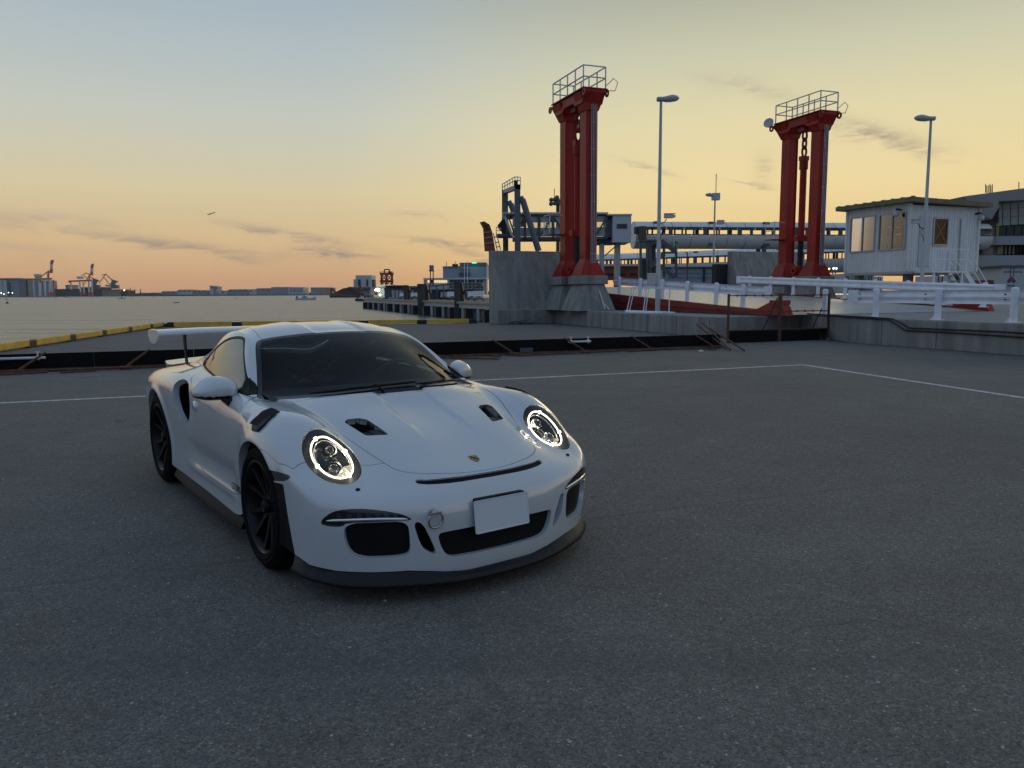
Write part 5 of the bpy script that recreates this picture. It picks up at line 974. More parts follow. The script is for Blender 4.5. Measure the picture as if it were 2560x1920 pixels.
# --- terminal building at the right
DT = 105
t = TH('terminal', 'grey terminal with a sweeping roof, gridded glass wall and dark connecting bridge', 'terminal building', on_y(2520, 735, DT)); TGREY = mat('terminal_grey', (.27, .265, .26), rough=.6, noise=.1, nscale=.3)
m = MB(); m.prism(pol(DT - 3, q8, ((180, 300), (1066, 180), (1500, 120), (1500, 300), (1066, 355), (690, 372), (700, 450), (590, 640), (330, 520))), (0, 30, 0)); t.part('roof_canopy', m, TGREY)
t.px('core_wall', *rect(q8, 590, 440, 1500, 1360), DT + 1.5, 25, TGREY)
for r_ in range(3):
    for k in range(8):
        x0 = 695 + k * 115 - (55 if k == 0 else 55); x0 = 690 if k == 0 else 752 + (k - 1) * 115; x1 = 748 if k == 0 else x0 + 111; y0 = 370 + r_ * 124 - (k * 8); t.px('glass_pane', *rect(q8, x0, y0, x1, y0 + 120), DT + .4, .6, mat('terminal_glass', (.26, .30, .28), rough=.2, spec=1.))  # reflected sky is put into the pale base colour of these panes
for k in range(8): x0 = 690 + k * 115; t.px('glass_pane', *rect(q8, x0, 748 - k * 3, x0 + 111, 885), DT + .4, .6, mat('terminal_glass_dark', (.012, .022, .022), rough=.12))
t.px('floor_band', *rect(q8, 650, 885, 1500, 1018), DT - .4, 3, mat('band_pale', (.30, .34, .37), rough=.5))
for k in range(12): t.px('lower_window', *rect(q8, 728 + k * 56, 1030, 774 + k * 56, 1158), DT + .4, 1, TAN if k < 4 else GLASSB); t.px('mullion', *rect(q8, 774 + k * 56, 1025, 784 + k * 56, 1160), DT + .1, .4, KBLK)
t.px('base_wall', *rect(q8, 420, 1170, 1500, 1345), DT - .2, 4, mat('base_pale', (.33, .36, .38), rough=.6)); t.px('link_bridge', *rect(q8, 470, 755, 690, 1075), DT + 3, 5, mat('link_dark', (.05, .045, .043), rough=.7)); t.px('link_glass', *rect(q8, 520, 770, 560, 870), DT + 2.9, .1, GLASSB)
for x in (310, 365, 420, 455): t.px('column', *rect(q8, x, 1100, x + 18, 1330), DT + 4, .6, BDARK)
t.px('beam', *rect(q8, 290, 1080, 680, 1105), DT + 4, 2, BDARK)
for x, y0 in ((497, 120), (515, 140), (537, 140), (560, 120), (577, 140), (598, 120), (990, 90)): t.bars('roof_antenna', [(q8(x, y0), q8(x, 250))], DT + 6, .08, KBLK)
# --- trailers and lorries near the terminal
t = TH('trailer', 'white box trailer with red and blue diamond marks', 'trailer', on_y(2540, 740, 62)); t.px('box', *rect(q8, 715, 1345, 1400, 1700), 62, 8, mat('trailer_white', (.44, .46, .46), rough=.5, noise=.1, nscale=1)); t.px('roof_rail', *rect(q8, 690, 1318, 1400, 1348), 61.8, 8.4, BDARK)
def diamond(cx_, cy_, r_, m):
    mb = MB(); mb.prism(pol(61.97, q8, ((cx_ - r_, cy_), (cx_, cy_ - r_), (cx_ + r_, cy_), (cx_, cy_ + r_))), (0, .02, 0)); t.part('logo_diamond', mb, m)
diamond(882, 1515, 36, mat('logo_red', (.42, .03, .03), rough=.5)); diamond(846, 1555, 34, mat('logo_blue', (.02, .05, .25), rough=.5)); diamond(916, 1555, 34, MATS['logo_blue'])
random.seed(9); x = 762
while x < 1025: w_ = random.uniform(8, 16); t.px('lettering', *rect(q8, x, 1412, x + w_, 1428), 61.97, .02, mat('lettering_grey', (.12, .12, .12), rough=.6)); x += w_ + random.choice((3, 3, 3, 10))
x = 824
while x < 935: w_ = random.uniform(8, 15); t.px('lettering', *rect(q8, x, 1612, x + w_, 1634), 61.97, .02, MATS['lettering_grey']); x += w_ + 4
for x in (865, 915): t.px('door_bar', *rect(q8, x, 1345, x + 6, 1490), 61.95, .04, BDARK)
t = TH('low_wall', 'long pale panel wall behind the hut stairs', 'wall', on_y(2480, 735, 66)); t.px('wall', *rect(q8, 270, 1352, 712, 1700), 66, .6, mat('panel_pale', (.30, .32, .34), rough=.6)); t.px('coping', *rect(q8, 265, 1344, 716, 1356), 65.9, .8, BDARK); t.px('dark_flag', *rect(q8, 684, 1430, 708, 1530), 65.8, .1, KBLK)
t = TH('red_cart', 'small red cart half hidden behind the guardrail', 'cart', on_y(*q8(545, 1600), 50)); t.px('body', *rect(q8, 465, 1540, 620, 1590), 50, 1, mat('cart_red', (.22, .04, .035), rough=.6)); t.px('base', *rect(q8, 490, 1585, 630, 1610), 49.9, 1.1, KBLK)
q5 = c((1950, 440), 3.607)
for i, (x0, x1, y0, lb, mm) in enumerate(((580, 640, 880, 'white container end beside the hut leg', PALE), (640, 760, 880, 'pale container with dark door bars below the hut', mat('cont_cream', (.36, .36, .33), rough=.6)), (770, 850, 885, 'grey container with dark seams below the hut', BGREY), (860, 930, 905, 'small white cabinet below the hut', WHT), (1390, 1500, 900, 'pale container behind the hut stairs', PALE))):
    t = TH('container', lb, 'container', on_y(*q5((x0 + x1) / 2, 1040), 48), 'containers near the hut'); t.px('box', *rect(q5, x0, y0, x1, 1060), 48 + i * .3, 2.4, mm)
    for k in range(2): t.px('door_bar', *rect(q5, x0 + (x1 - x0) * (.35 + .3 * k), y0 + 5, x0 + (x1 - x0) * (.35 + .3 * k) + 4, 1055), 47.9 + i * .3, .06, KBLK)
# lamps glowing behind the far tower
for px, py, col, lb in ((2073, 672, emat('sodium', (1, .50, .10), 6), 'orange sodium lamp glowing behind the red tower by the hut'), (2084, 671, emat('mercury', (1, .97, .85), 6), 'white lamp glowing beside the orange sodium lamp'), (2091, 671, emat('mercury', (1, .97, .85), 6), 'white lamp glowing nearest the hut corner')):
    p = on_y(px, py, 75); t = TH('yard_lamp', lb, 'lamp', Vector((p.x, 75, 0))); m = MB(); m.sphere(p, .08, 10, 8); t.part('bulb', m, col, sharp=False); m = MB(); m.tube([Vector((p.x, 75.2, 0)), Vector((p.x, 75.2, p.z))], .05, 6); t.part('pole', m, BDARK, sharp=False)
# ================================================================ the car
YB=[0,.17,.34,.47,.57,.66,.735,.795,.845,.88,.90,.91,.915]
ZC=lambda z:[z]*13
ROWS=[
([.96,.955,.935,.90,.857,.80,.738,.672,.61,.538,.455,.37,.28],YB,ZC(.12)),
([.968,.962,.945,.908,.864,.810,.748,.686,.630,.557,.468,.375,.28],YB,ZC(.20)),
([.965,.960,.948,.912,.871,.820,.762,.704,.650,.577,.482,.38,.28],YB,ZC(.31)),
([.962,.958,.946,.910,.871,.823,.768,.711,.660,.587,.487,.38,.275],YB,ZC(.42)),
([.930,.926,.912,.880,.843,.799,.746,.691,.636,.562,.464,.355,.25],YB,[.505,.505,.505,.505,.505,.505,.51,.52,.53,.54,.54,.54,.53]),
([.878,.870,.835,.79,.755,.709,.658,.603,.543,.466,.373,.28,.19],[0,.17,.33,.45,.55,.645,.72,.785,.84,.88,.905,.917,.92],[.562,.562,.562,.562,.556,.555,.565,.585,.60,.61,.61,.60,.585]),
([.80,.795,.765,.715,.675,.63,.585,.53,.465,.39,.305,.225,.145],[0,.17,.33,.45,.545,.635,.71,.78,.838,.88,.907,.92,.924],[.598,.60,.603,.60,.590,.595,.615,.64,.655,.66,.655,.64,.615]),
([.66,.66,.64,.60,.565,.525,.485,.435,.375,.30,.225,.15,.075],[0,.17,.33,.45,.54,.62,.695,.765,.83,.88,.91,.922,.926],[.648,.652,.655,.648,.632,.648,.685,.715,.728,.722,.705,.68,.645]),
([.48,.48,.47,.445,.42,.39,.36,.315,.26,.195,.13,.065,.01],[0,.165,.33,.455,.54,.61,.68,.75,.82,.88,.913,.925,.928],[.715,.722,.722,.71,.698,.735,.778,.798,.795,.772,.742,.71,.665]),
([.27,.27,.26,.24,.22,.20,.18,.15,.11,.06,.01,-.045,-.09],[0,.16,.335,.47,.555,.615,.68,.75,.82,.88,.915,.927,.928],[.778,.788,.79,.78,.772,.805,.838,.85,.838,.805,.765,.725,.672]),
([.06,.06,.05,.03,.01,-.01,-.02,-.04,-.06,-.09,-.12,-.16,-.195],[0,.16,.34,.49,.58,.64,.70,.76,.825,.882,.915,.926,.925],[.833,.843,.845,.838,.83,.848,.862,.862,.842,.80,.75,.70,.63]),
([-.06,-.065,-.09,-.145,-.20,-.23,-.24,-.24,-.245,-.25,-.26,-.275,-.285],[0,.165,.345,.515,.62,.675,.725,.775,.835,.885,.912,.918,.915],[.893,.893,.888,.872,.862,.866,.868,.862,.838,.79,.725,.655,.55]),
([-.17,-.18,-.23,-.33,-.43,-.47,-.47,-.45,-.43,-.40,-.38,-.365,-.345],[0,.17,.36,.545,.68,.735,.775,.815,.86,.89,.90,.898,.895],[.925,.924,.915,.893,.872,.868,.868,.855,.82,.745,.65,.53,.40]),
([-.38,-.39,-.43,-.50,-.60,-.64,-.66,-.65,-.62,-.56,-.50,-.44,-.385],[0,.17,.355,.53,.703,.755,.79,.835,.872,.892,.892,.882,.885],[1.008,1.005,.992,.955,.905,.915,.882,.862,.805,.70,.56,.40,.24]),
([-.62,-.63,-.66,-.71,-.765,-.80,-.90,-.90,-.87,-.80,-.72,-.62,-.53],[0,.17,.345,.505,.653,.71,.79,.842,.88,.895,.89,.873,.885],[1.115,1.11,1.09,1.05,1.012,1.01,.893,.868,.80,.68,.52,.34,.18]),
([-.86,-.87,-.89,-.925,-.965,-1.01,-1.15,-1.16,-1.14,-1.08,-1.0,-.90,-.82],[0,.17,.335,.475,.595,.655,.79,.845,.885,.897,.888,.872,.885],[1.205,1.20,1.18,1.155,1.14,1.115,.905,.878,.80,.67,.50,.32,.165]),
([-1.10,-1.10,-1.12,-1.15,-1.19,-1.25,-1.38,-1.40,-1.39,-1.34,-1.27,-1.18,-1.10],[0,.17,.33,.455,.55,.62,.778,.845,.887,.898,.889,.874,.885],[1.268,1.263,1.247,1.226,1.206,1.178,.918,.888,.80,.67,.50,.32,.165]),
([-1.42,-1.42,-1.42,-1.44,-1.47,-1.52,-1.60,-1.62,-1.62,-1.60,-1.54,-1.46,-1.40],[0,.17,.33,.455,.543,.606,.755,.842,.893,.905,.893,.878,.888],[1.296,1.291,1.275,1.255,1.232,1.195,.932,.90,.81,.68,.51,.33,.165]),
([-1.75,-1.75,-1.75,-1.76,-1.78,-1.81,-1.83,-1.84,-1.84,-1.84,-1.82,-1.77,-1.72],[0,.17,.33,.45,.53,.592,.722,.838,.905,.918,.905,.888,.892],[1.275,1.27,1.252,1.228,1.20,1.15,.945,.908,.825,.70,.53,.35,.17]),
([-2.1]*6+[-2.08]*3+[-2.07]*4,[0,.17,.33,.445,.52,.572,.685,.825,.913,.93,.92,.905,.90],[1.20,1.195,1.178,1.15,1.115,1.06,.955,.915,.84,.73,.57,.38,.19]),
([-2.45]*13,[0,.17,.33,.44,.52,.58,.665,.805,.908,.935,.93,.915,.905],[1.10,1.095,1.078,1.05,1.01,.965,.935,.905,.845,.75,.60,.40,.20]),
([-2.8]*13,[0,.17,.33,.45,.55,.625,.70,.80,.888,.92,.915,.90,.89],[.995,.992,.975,.95,.925,.905,.895,.88,.825,.73,.58,.40,.22]),
([-3.1]*13,[0,.17,.34,.47,.58,.665,.73,.80,.86,.885,.88,.87,.855],[.92,.918,.905,.89,.875,.865,.855,.835,.78,.69,.55,.40,.25]),
([-3.34,-3.34,-3.33,-3.31,-3.28,-3.26,-3.24,-3.22,-3.20,-3.18,-3.16,-3.15,-3.15],[0,.17,.33,.46,.57,.65,.71,.765,.81,.83,.835,.83,.82],[.865,.862,.852,.84,.828,.815,.80,.775,.72,.63,.52,.40,.28]),
([-3.45,-3.45,-3.44,-3.42,-3.39,-3.37,-3.345,-3.32,-3.29,-3.27,-3.25,-3.23,-3.22],[0,.17,.33,.46,.56,.63,.685,.735,.77,.785,.79,.785,.775],[.75,.75,.745,.735,.725,.71,.70,.68,.64,.57,.49,.40,.30]),
([-3.50,-3.50,-3.49,-3.47,-3.44,-3.42,-3.395,-3.37,-3.345,-3.325,-3.31,-3.30,-3.29],[0,.17,.32,.45,.55,.62,.675,.725,.76,.775,.78,.775,.765],[.56,.56,.555,.55,.545,.54,.53,.52,.50,.47,.43,.38,.32]),
([-3.46,-3.46,-3.45,-3.43,-3.40,-3.38,-3.36,-3.34,-3.32,-3.31,-3.30,-3.295,-3.29],[0,.17,.32,.44,.54,.60,.65,.69,.72,.74,.75,.755,.76],[.34]*8+[.33]*5),
]
def bspl(P,n):
    """uniform cubic B-spline along axis 0, end-interpolating by reflected ghosts, n samples per span"""
    P=np.concatenate([2*P[:1]-P[1:2],P,2*P[-1:]-P[-2:-1]])
    k=len(P)-3
    out=[]
    t=(np.arange(n)/n).reshape((-1,)+(1,)*(P.ndim-1))
    b=[(1-t)**3/6,(3*t**3-6*t**2+4)/6,(-3*t**3+3*t**2+3*t+1)/6,t**3/6]
    for i in range(k):
        out.append(sum(b[j]*P[i+j] for j in range(4)))
    last=(P[k-1+0]*0+ (P[k]+4*P[k+1]+P[k+2])/6)[None]
    return np.concatenate(out+[last])
def control():
    H=np.array([[c for c in zip(*r)] for r in ROWS])  # R x 13 x 3
    ws=[]
    for i in range(len(H)):
        ws.append(.8 if 13<=i<=18 else .68 if i in(12,19) else .5)
    w=np.array(ws)[:,None]
    ins=H[:,5]*(1-w)+H[:,6]*w
    # bulge the inserted glass column outwards a little for the curved side glass
    H=np.concatenate([H[:,:6],ins[:,None],H[:,6:]],1)
    L=H[:,:0:-1].copy();L[:,:,1]*=-1
    return np.concatenate([L,H],1)   # full width, R x 27 x 3
def car_surface(nu, nv, fit=4):
    T = control(); P = T.copy()
    for k in range(fit):
        S = bspl(bspl(P, 1).swapaxes(0, 1), 1).swapaxes(0, 1); P = P + .9 * (T - S)
    return bspl(bspl(P, nu).swapaxes(0, 1), nv).swapaxes(0, 1)
def sst(x, a, b):
    t = np.clip((x - a) / (b - a), 0, 1); return t * t * (3 - 2 * t)
FAX, FAZ, FAR = 0., .347, .362        # front wheel arch
RAX, RAZ, RAR = -2.456, .364, .388    # rear wheel arch
def car_detail(v):
    x, y, z = v[:, 0].copy(), v[:, 1].copy(), v[:, 2].copy(); a = np.abs(y); sg = np.sign(y)
    # recessed centre of the bonnet, between two ridges, and of the roof
    m = (x > -.12) & (z > .58)
    z -= np.where(m, .013 * sst(a, .178, .140) * sst(x, .62, .22), 0)
    m = (x < -.9) & (x > -2.3) & (z > 1.0)
    z -= np.where(m, .011 * sst(a, .20, .165) * sst(x, -.93, -1.02), 0)
    # flared lips of the wheel arches
    for cx, cz, r, k in ((FAX, FAZ, FAR, .013), (RAX, RAZ, RAR, .012)):
        d = np.hypot(x - cx, z - cz) - r
        y += np.where((a > .8) & (np.abs(d) < .15) & (z > .2), sg * k * np.exp(-(np.maximum(d, 0) / .035) ** 2), 0)
    # crease along the lower door, hollow above it
    w = sst(x, -.50, -.62) * sst(x, -1.75, -1.45) * (a > .75)
    y -= sg * w * .014 * np.exp(-((z - .40) / .07) ** 2)
    y += sg * w * .012 * np.exp(-((z - .285) / .028) ** 2)
    # scoop leading into the air intake of the rear wing
    w = sst(x, -1.25, -1.56) * sst(x, -1.66, -1.58) * (a > .75) * np.exp(-((z - .72) / .11) ** 2)
    y -= sg * .018 * w
    # edge running from the bumper corner up beside the number plate
    return np.stack([x, y, z], 1)
class SM:
    """surface mesh: vertices, normals, faces padded to four with -1"""
    def __init__(s, v, n, f): s.v, s.n, s.f = v, n, f
    def compact(s):
        u, inv = np.unique(s.f[s.f >= 0], return_inverse=True)
        f = s.f.copy(); f[s.f >= 0] = inv; return SM(s.v[u], s.n[u], f)
    def split(s, fn):
        """(part where fn<0, part where fn>=0)"""
        g = fn(s.v); g = np.where(np.abs(g) < 1e-7, 1e-7, g)
        gf = np.where(s.f >= 0, g[s.f], np.nan)
        neg = np.all((gf < 0) | np.isnan(gf), 1); pos = np.all((gf >= 0) | np.isnan(gf), 1); mixd = ~(neg | pos)
        nv, nn, cache = [], [], {}
        base = len(s.v)
        def cut(i, j):
            k = (i, j) if i < j else (j, i)
            if k not in cache:
                t = g[k[0]] / (g[k[0]] - g[k[1]])
                p = s.v[k[0]] * (1 - t) + s.v[k[1]] * t; n = s.n[k[0]] * (1 - t) + s.n[k[1]] * t
                cache[k] = base + len(nv); nv.append(p); nn.append(n / (np.linalg.norm(n) + 1e-12))
            return cache[k]
        A, B = [], []
        for q in s.f[mixd]:
            q = [int(i) for i in q if i >= 0]
            for out, sgn in ((A, -1), (B, 1)):
                pl = []
                for k in range(len(q)):
                    i, j = q[k], q[(k + 1) % len(q)]
                    if g[i] * sgn >= 0: pl.append(i)
                    if (g[i] < 0) != (g[j] < 0): pl.append(cut(i, j))
                if len(pl) == 3: out.append(pl + [-1])
                elif len(pl) == 4: out.append(pl)
                elif len(pl) > 4:
                    for k in range(1, len(pl) - 1): out.append([pl[0], pl[k], pl[k + 1], -1])
        v = np.concatenate([s.v, nv]) if nv else s.v; n = np.concatenate([s.n, nn]) if nn else s.n
        mk = lambda sel, L: SM(v, n, np.concatenate([s.f[sel], np.array(L, dtype=np.int64).reshape(-1, 4)])).compact() if (sel.any() or L) else SM(v[:0], n[:0], s.f[:0])
        return mk(neg, A), mk(pos, B)
    def take(s, fn, gap=.002):
        a, b = s.split(fn) if gap == 0 else (s.split(lambda v: fn(v) + gap)[0], s.split(lambda v: fn(v) - gap)[1])
        return a, b
    def offset(s, d): return SM(s.v - s.n * (d[:, None] if isinstance(d, np.ndarray) else d), s.n, s.f)
    def boundary(s):
        from collections import Counter
        E = {}
        for q in s.f:
            q = [int(i) for i in q if i >= 0]
            for k in range(len(q)):
                i, j = q[k], q[(k + 1) % len(q)]
                key = (i, j) if i < j else (j, i)
                if key in E: E[key] = None
                else: E[key] = (i, j)
        return [e for e in E.values() if e]
    def build(s, name, m, parent, flange=0., flange_mat=None, dirs=None, **tags):
        v, n, f = s.v, s.n, [tuple(int(i) for i in q if i >= 0) for q in s.f]
        nf = len(f); mi = [0] * nf
        if flange:
            be = s.boundary(); ids = sorted({i for e in be for i in e}); idx = {i: k for k, i in enumerate(ids)}
            acc = np.zeros((len(ids), 3))
            dn = s.n[ids] if dirs is None else np.tile(np.array(dirs), (len(ids), 1))
            for i, j in be:
                t = v[j] - v[i]; c = np.cross(t, dn[idx[i]]); acc[idx[i]] += c; acc[idx[j]] += c
            acc /= np.linalg.norm(acc, axis=1)[:, None] + 1e-12
            b0 = len(v); K = len(ids)
            v = np.concatenate([v, s.v[ids], s.v[ids] - dn * flange]); n = np.concatenate([n, acc, acc])
            for i, j in be:
                a, b = b0 + idx[i], b0 + idx[j]; f.append((b, a, a + K, b + K)); mi.append(1 if flange_mat else 0)
        me = bpy.data.meshes.new(name); me.from_pydata(v.tolist(), [], f); me.materials.append(m)
        if flange_mat: me.materials.append(flange_mat); me.polygons.foreach_set('material_index', mi)
        me.polygons.foreach_set('use_smooth', [True] * len(f))
        me.normals_split_custom_set_from_vertices(n.tolist()); me.update()
        o = bpy.data.objects.new(name, me); COL.objects.link(o); o.parent = parent
        for k, x in tags.items(): o[k] = x
        return o
def chaikin(p, k=2):
    for _ in range(k):
        q = []
        for i in range(len(p)):
            a, b = np.array(p[i]), np.array(p[(i + 1) % len(p)]); q += [a * .75 + b * .25, a * .25 + b * .75]
        p = q
    return np.array(p)
def sdf(P, poly):
    """signed distance of points to a polygon, negative inside"""
    poly = np.asarray(poly, float); d = np.full(len(P), 1e9); ins = np.zeros(len(P), bool)
    for i in range(len(poly)):
        a, b = poly[i], poly[(i + 1) % len(poly)]; e = b - a; w = P - a
        t = np.clip((w @ e) / (e @ e + 1e-15), 0, 1); q = w - t[:, None] * e; d = np.minimum(d, (q * q).sum(1))
        c = ((a[1] > P[:, 1]) != (b[1] > P[:, 1])) & (P[:, 0] < (b[0] - a[0]) * (P[:, 1] - a[1]) / (b[1] - a[1] + 1e-15) + a[0]); ins ^= c
    d = np.sqrt(d); return np.where(ins, -d, d)
def region(poly, proj, where=None, smooth=2):
    pl = chaikin(poly, smooth) if smooth else np.array(poly, float)
    lo, hi = pl.min(0) - .08, pl.max(0) + .08
    def fn(v):
        P2 = proj(v); near = np.all((P2 > lo) & (P2 < hi), 1)
        if where is not None: near &= where(v)
        g = np.full(len(v), .08); g[near] = sdf(P2[near], pl); return g
    return fn
XY = lambda v: np.stack([v[:, 0], np.abs(v[:, 1])], 1)
XZ = lambda v: np.stack([v[:, 0], v[:, 2]], 1)
YZ = lambda v: np.stack([np.abs(v[:, 1]), v[:, 2]], 1)
XQ = lambda v: np.stack([v[:, 0], np.abs(v[:, 1]) - v[:, 2]], 1)
def mir(poly):  # half outline (x, y>=0) -> closed about y=0 handled by |y|: prolong below zero
    return [(poly[0][0], -.2)] + list(poly) + [(poly[-1][0], -.2)]

WHITE = mat('car_white_paint', (.56, .58, .595), rough=.30, coat=1.0); WHITE.node_tree.nodes['Principled BSDF'].inputs['Coat IOR'].default_value = 1.9
BLACKP = mat('car_black_plastic', (.005, .005, .006), rough=.5, spec=.22)
BLACKG = mat('car_gloss_black', (.008, .008, .009), rough=.12)
GREYP = mat('car_lip_rubber', (.010, .010, .012), rough=.40, spec=.3)
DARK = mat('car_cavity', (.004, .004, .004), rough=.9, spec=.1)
CHROME = mat('car_chrome', (.8, .8, .8), rough=.08, metal=1)
TYRE = mat('car_tyre_rubber', (.005, .005, .005), rough=.8, bump=.3, bscale=80, spec=.12)
RIM = mat('car_wheel_black', (.004, .004, .005), rough=.35, spec=.25)
GLASS = glass_mat('car_window_glass', (.80, .84, .86), refl=.60, ior=1.36); RGLASS = glass_mat('car_rear_glass', (.5, .52, .53), ior=1.45)
SGLASS = glass_mat('car_side_glass', (.14, .15, .15), ior=2.6)
LENS = glass_mat('car_lens_clear', (.92, .93, .93), ior=1.5)
SEAT = mat('car_seat_cloth', (.018, .019, .022), rough=.7)
CAGE = mat('car_red_cage', (.70, .02, .025), rough=.4)
def mesh_mat():
    m = bpy.data.materials.new('car_grille_mesh'); m.use_nodes = True; t = m.node_tree; b = t.nodes['Principled BSDF']
    co = t.nodes.new('ShaderNodeTexCoord'); mp = t.nodes.new('ShaderNodeMapping'); mp.inputs['Rotation'].default_value = (R(45), 0, 0)
    t.links.new(co.outputs['Object'], mp.inputs[0])
    sp = t.nodes.new('ShaderNodeSeparateXYZ'); t.links.new(mp.outputs[0], sp.inputs[0])
    ws = []
    for o in (sp.outputs[1], sp.outputs[2]):
        ws.append(math_node(t, 'ABSOLUTE', math_node(t, 'SUBTRACT', math_node(t, 'FRACT', math_node(t, 'MULTIPLY', o, 105.)), .5)))
    g = math_node(t, 'GREATER_THAN', math_node(t, 'MAXIMUM', *ws), .36)
    t.links.new(mix_rgb(t, g, (.0008, .0008, .0008), (.016, .016, .017)), b.inputs['Base Color']); b.inputs['Roughness'].default_value = .5; b.inputs['Specular IOR Level'].default_value = .15
    return m
GMESH = mesh_mat()

def build_car():
    car = thing('sports_car', 'white rear-winged sports car with its ring headlights lit, parked on the asphalt', 'car')
    c, s = math.cos(-.94689), math.sin(-.94689)
    car.location = (-.6297, 4.5866, 0); car.rotation_euler = (0, 0, -.94689)
    S = car_surface(16, 12); R_, C_, _ = S.shape
    v = car_detail(S.reshape(-1, 3)); G = v.reshape(R_, C_, 3)
    du = np.gradient(G, axis=0); dv = np.gradient(G, axis=1); n = np.cross(dv, du).reshape(-1, 3); n /= np.linalg.norm(n, axis=1)[:, None] + 1e-12
    if n[(R_ // 2) * C_ + C_ // 2][2] < 0: n = -n
    I = np.arange(R_ * C_).reshape(R_, C_)
    f = np.stack([I[:-1, :-1], I[:-1, 1:], I[1:, 1:], I[1:, :-1]], -1).reshape(-1, 4)
    a, b, d = v[f[0, 0]], v[f[0, 1]], v[f[0, 3]]
    if np.dot(np.cross(b - a, d - a), n[f[0, 0]]) < 0: f = f[:, ::-1]
    full = SM(v, n, f)
    from mathutils.bvhtree import BVHTree
    bvh = BVHTree.FromPolygons(v.tolist(), [tuple(int(i) for i in q) for q in f])
    def surf_at(o, d):
        h = bvh.ray_cast(Vector(o), Vector(d).normalized()); return h[0], h[1]
    # ---- openings
    arch = lambda cx, cz, r: (lambda v: np.where(np.abs(v[:, 1]) > .6, np.hypot(v[:, 0] - cx, v[:, 2] - cz) - r, .5))
    zl_y = np.array([0, .10, .22, .30, .38, .49, .69, .78, .865, .888, .93]); zl_z = np.array([.112, .113, .117, .128, .150, .166, .168, .170, .187, .208, .24])
    low = lambda v: np.where(v[:, 0] > .25, v[:, 2] - np.interp(np.abs(v[:, 1]), zl_y, zl_z), np.where(v[:, 0] > -3.0, v[:, 2] - (.172 + .02 * np.clip((v[:, 0] + .4) / -1.6, 0, 1)), .5))
    m = full
    _, m = m.split(arch(FAX, FAZ, FAR)); _, m = m.split(arch(RAX, RAZ, RAR)); _, m = m.split(low)
    strip = lambda v: np.where((v[:, 0] > .1) & (v[:, 2] < .75) & (np.abs(v[:, 1]) > .8), np.maximum(v[:, 0] - (.382 + (.56 - v[:, 2]) * .30), v[:, 2] - .548), .5)
    tr, m = m.take(strip, .001)
    for sg in (-1, 1): tr.split(lambda v: -sg * v[:, 1])[0].build('arch_trim', mat('car_trim_black', (.005, .005, .006), rough=.6, spec=.2), car, flange=.03)
    ws_poly = mir([(-.098, 0), (-.108, .2), (-.148, .36), (-.25, .53), (-.37, .655), (-.47, .730), (-.535, .733), (-.62, .700), (-.80, .642), (-.98, .590), (-1.075, .545), (-1.062, .48), (-1.0, .34), (-.958, .17), (-.945, 0)])
    ws_fn = region(ws_poly, XY, lambda v: v[:, 2] > .83)
    ws, m = m.take(ws_fn, .0015)
    inner, border = ws.split(lambda v: ws_fn(v) + np.where(v[:, 0] > -.45 + 0 * v[:, 0], .05, .028) * 1.)
    inner.offset(.003).build('windshield', GLASS, car)
    border.offset(.003).build('windshield_border', BLACKG, car)
    rw_fn = region(mir([(-1.98, 0), (-1.99, .3), (-2.02, .40), (-2.10, .44), (-2.45, .45), (-2.68, .42), (-2.72, .3), (-2.73, 0)]), XY, lambda v: v[:, 2] > .85)
    rw, m = m.take(rw_fn, .0015); rw.offset(.003).build('rear_window', RGLASS, car)
    sw_fn = region([(-.545, .880), (-.88, .897), (-1.38, .936), (-1.80, .954), (-2.02, .966), (-2.05, .978), (-1.97, 1.02), (-1.80, 1.092), (-1.62, 1.158), (-1.48, 1.190), (-1.33, 1.206), (-1.20, 1.203), (-1.12, 1.178), (-.95, 1.085), (-.75, .985), (-.60, .905)], XZ, lambda v: (np.abs(v[:, 1]) > .5) & (v[:, 2] > .85))
    sw, m = m.take(sw_fn, .001)
    inn, brd = sw.split(lambda v: sw_fn(v) + .012)
    for sg in (-1, 1):
        half = lambda q: q.split(lambda v: -sg * v[:, 1])[0]
        sd = half(inn); front, quarter = sd.split(lambda v: -(v[:, 0] + 1.62 - (v[:, 2] - 1.05) * .1) - .0)
        front.offset(.004).build('side_window', SGLASS, car); quarter.offset(.004).build('quarter_window', SGLASS, car)
        half(brd).build('window_seal', BLACKP, car)
    # headlights
    def hl(v):
        st = (v[:, 2] - v[:, 0]) / 1.41421; a = np.abs(v[:, 1]); yc = .690 + .06 * (st - .138)
        rho = np.hypot((a - yc) / .128, (st - .140) / .200)
        return np.where((v[:, 0] > .1) & (a > .45) & (v[:, 2] > .5), (rho - 1) * .13, .2)
    heads, m = m.take(hl, .0015)
    # bumper openings
    grille_fn = region(mir([(0, .345), (0, .345)])[:0] + [(-.2, .336), (.20, .338), (.31, .338), (.352, .334), (.345, .29), (.322, .235), (.288, .207), (.22, .200), (-.2, .200)], YZ, lambda v: v[:, 0] > .6)
    intake_fn = region([(.752, .412), (.62, .416), (.492, .412), (.484, .33), (.482, .255), (.515, .241), (.60, .238), (.68, .238), (.725, .258), (.75, .32)], YZ, lambda v: v[:, 0] > .4)
    slit_fn = region([(.466, .404), (.430, .402), (.395, .33), (.362, .25), (.364, .230), (.40, .250), (.430, .278), (.452, .34)], YZ, lambda v: v[:, 0] > .6)
    fog_fn = region([(.835, .402), (.830, .425), (.808, .452), (.774, .474), (.70, .484), (.613, .474), (.52, .450), (.478, .425), (.470, .413), (.60, .418), (.745, .414), (.755, .394), (.80, .392)], YZ, lambda v: v[:, 0] > .4, smooth=1)
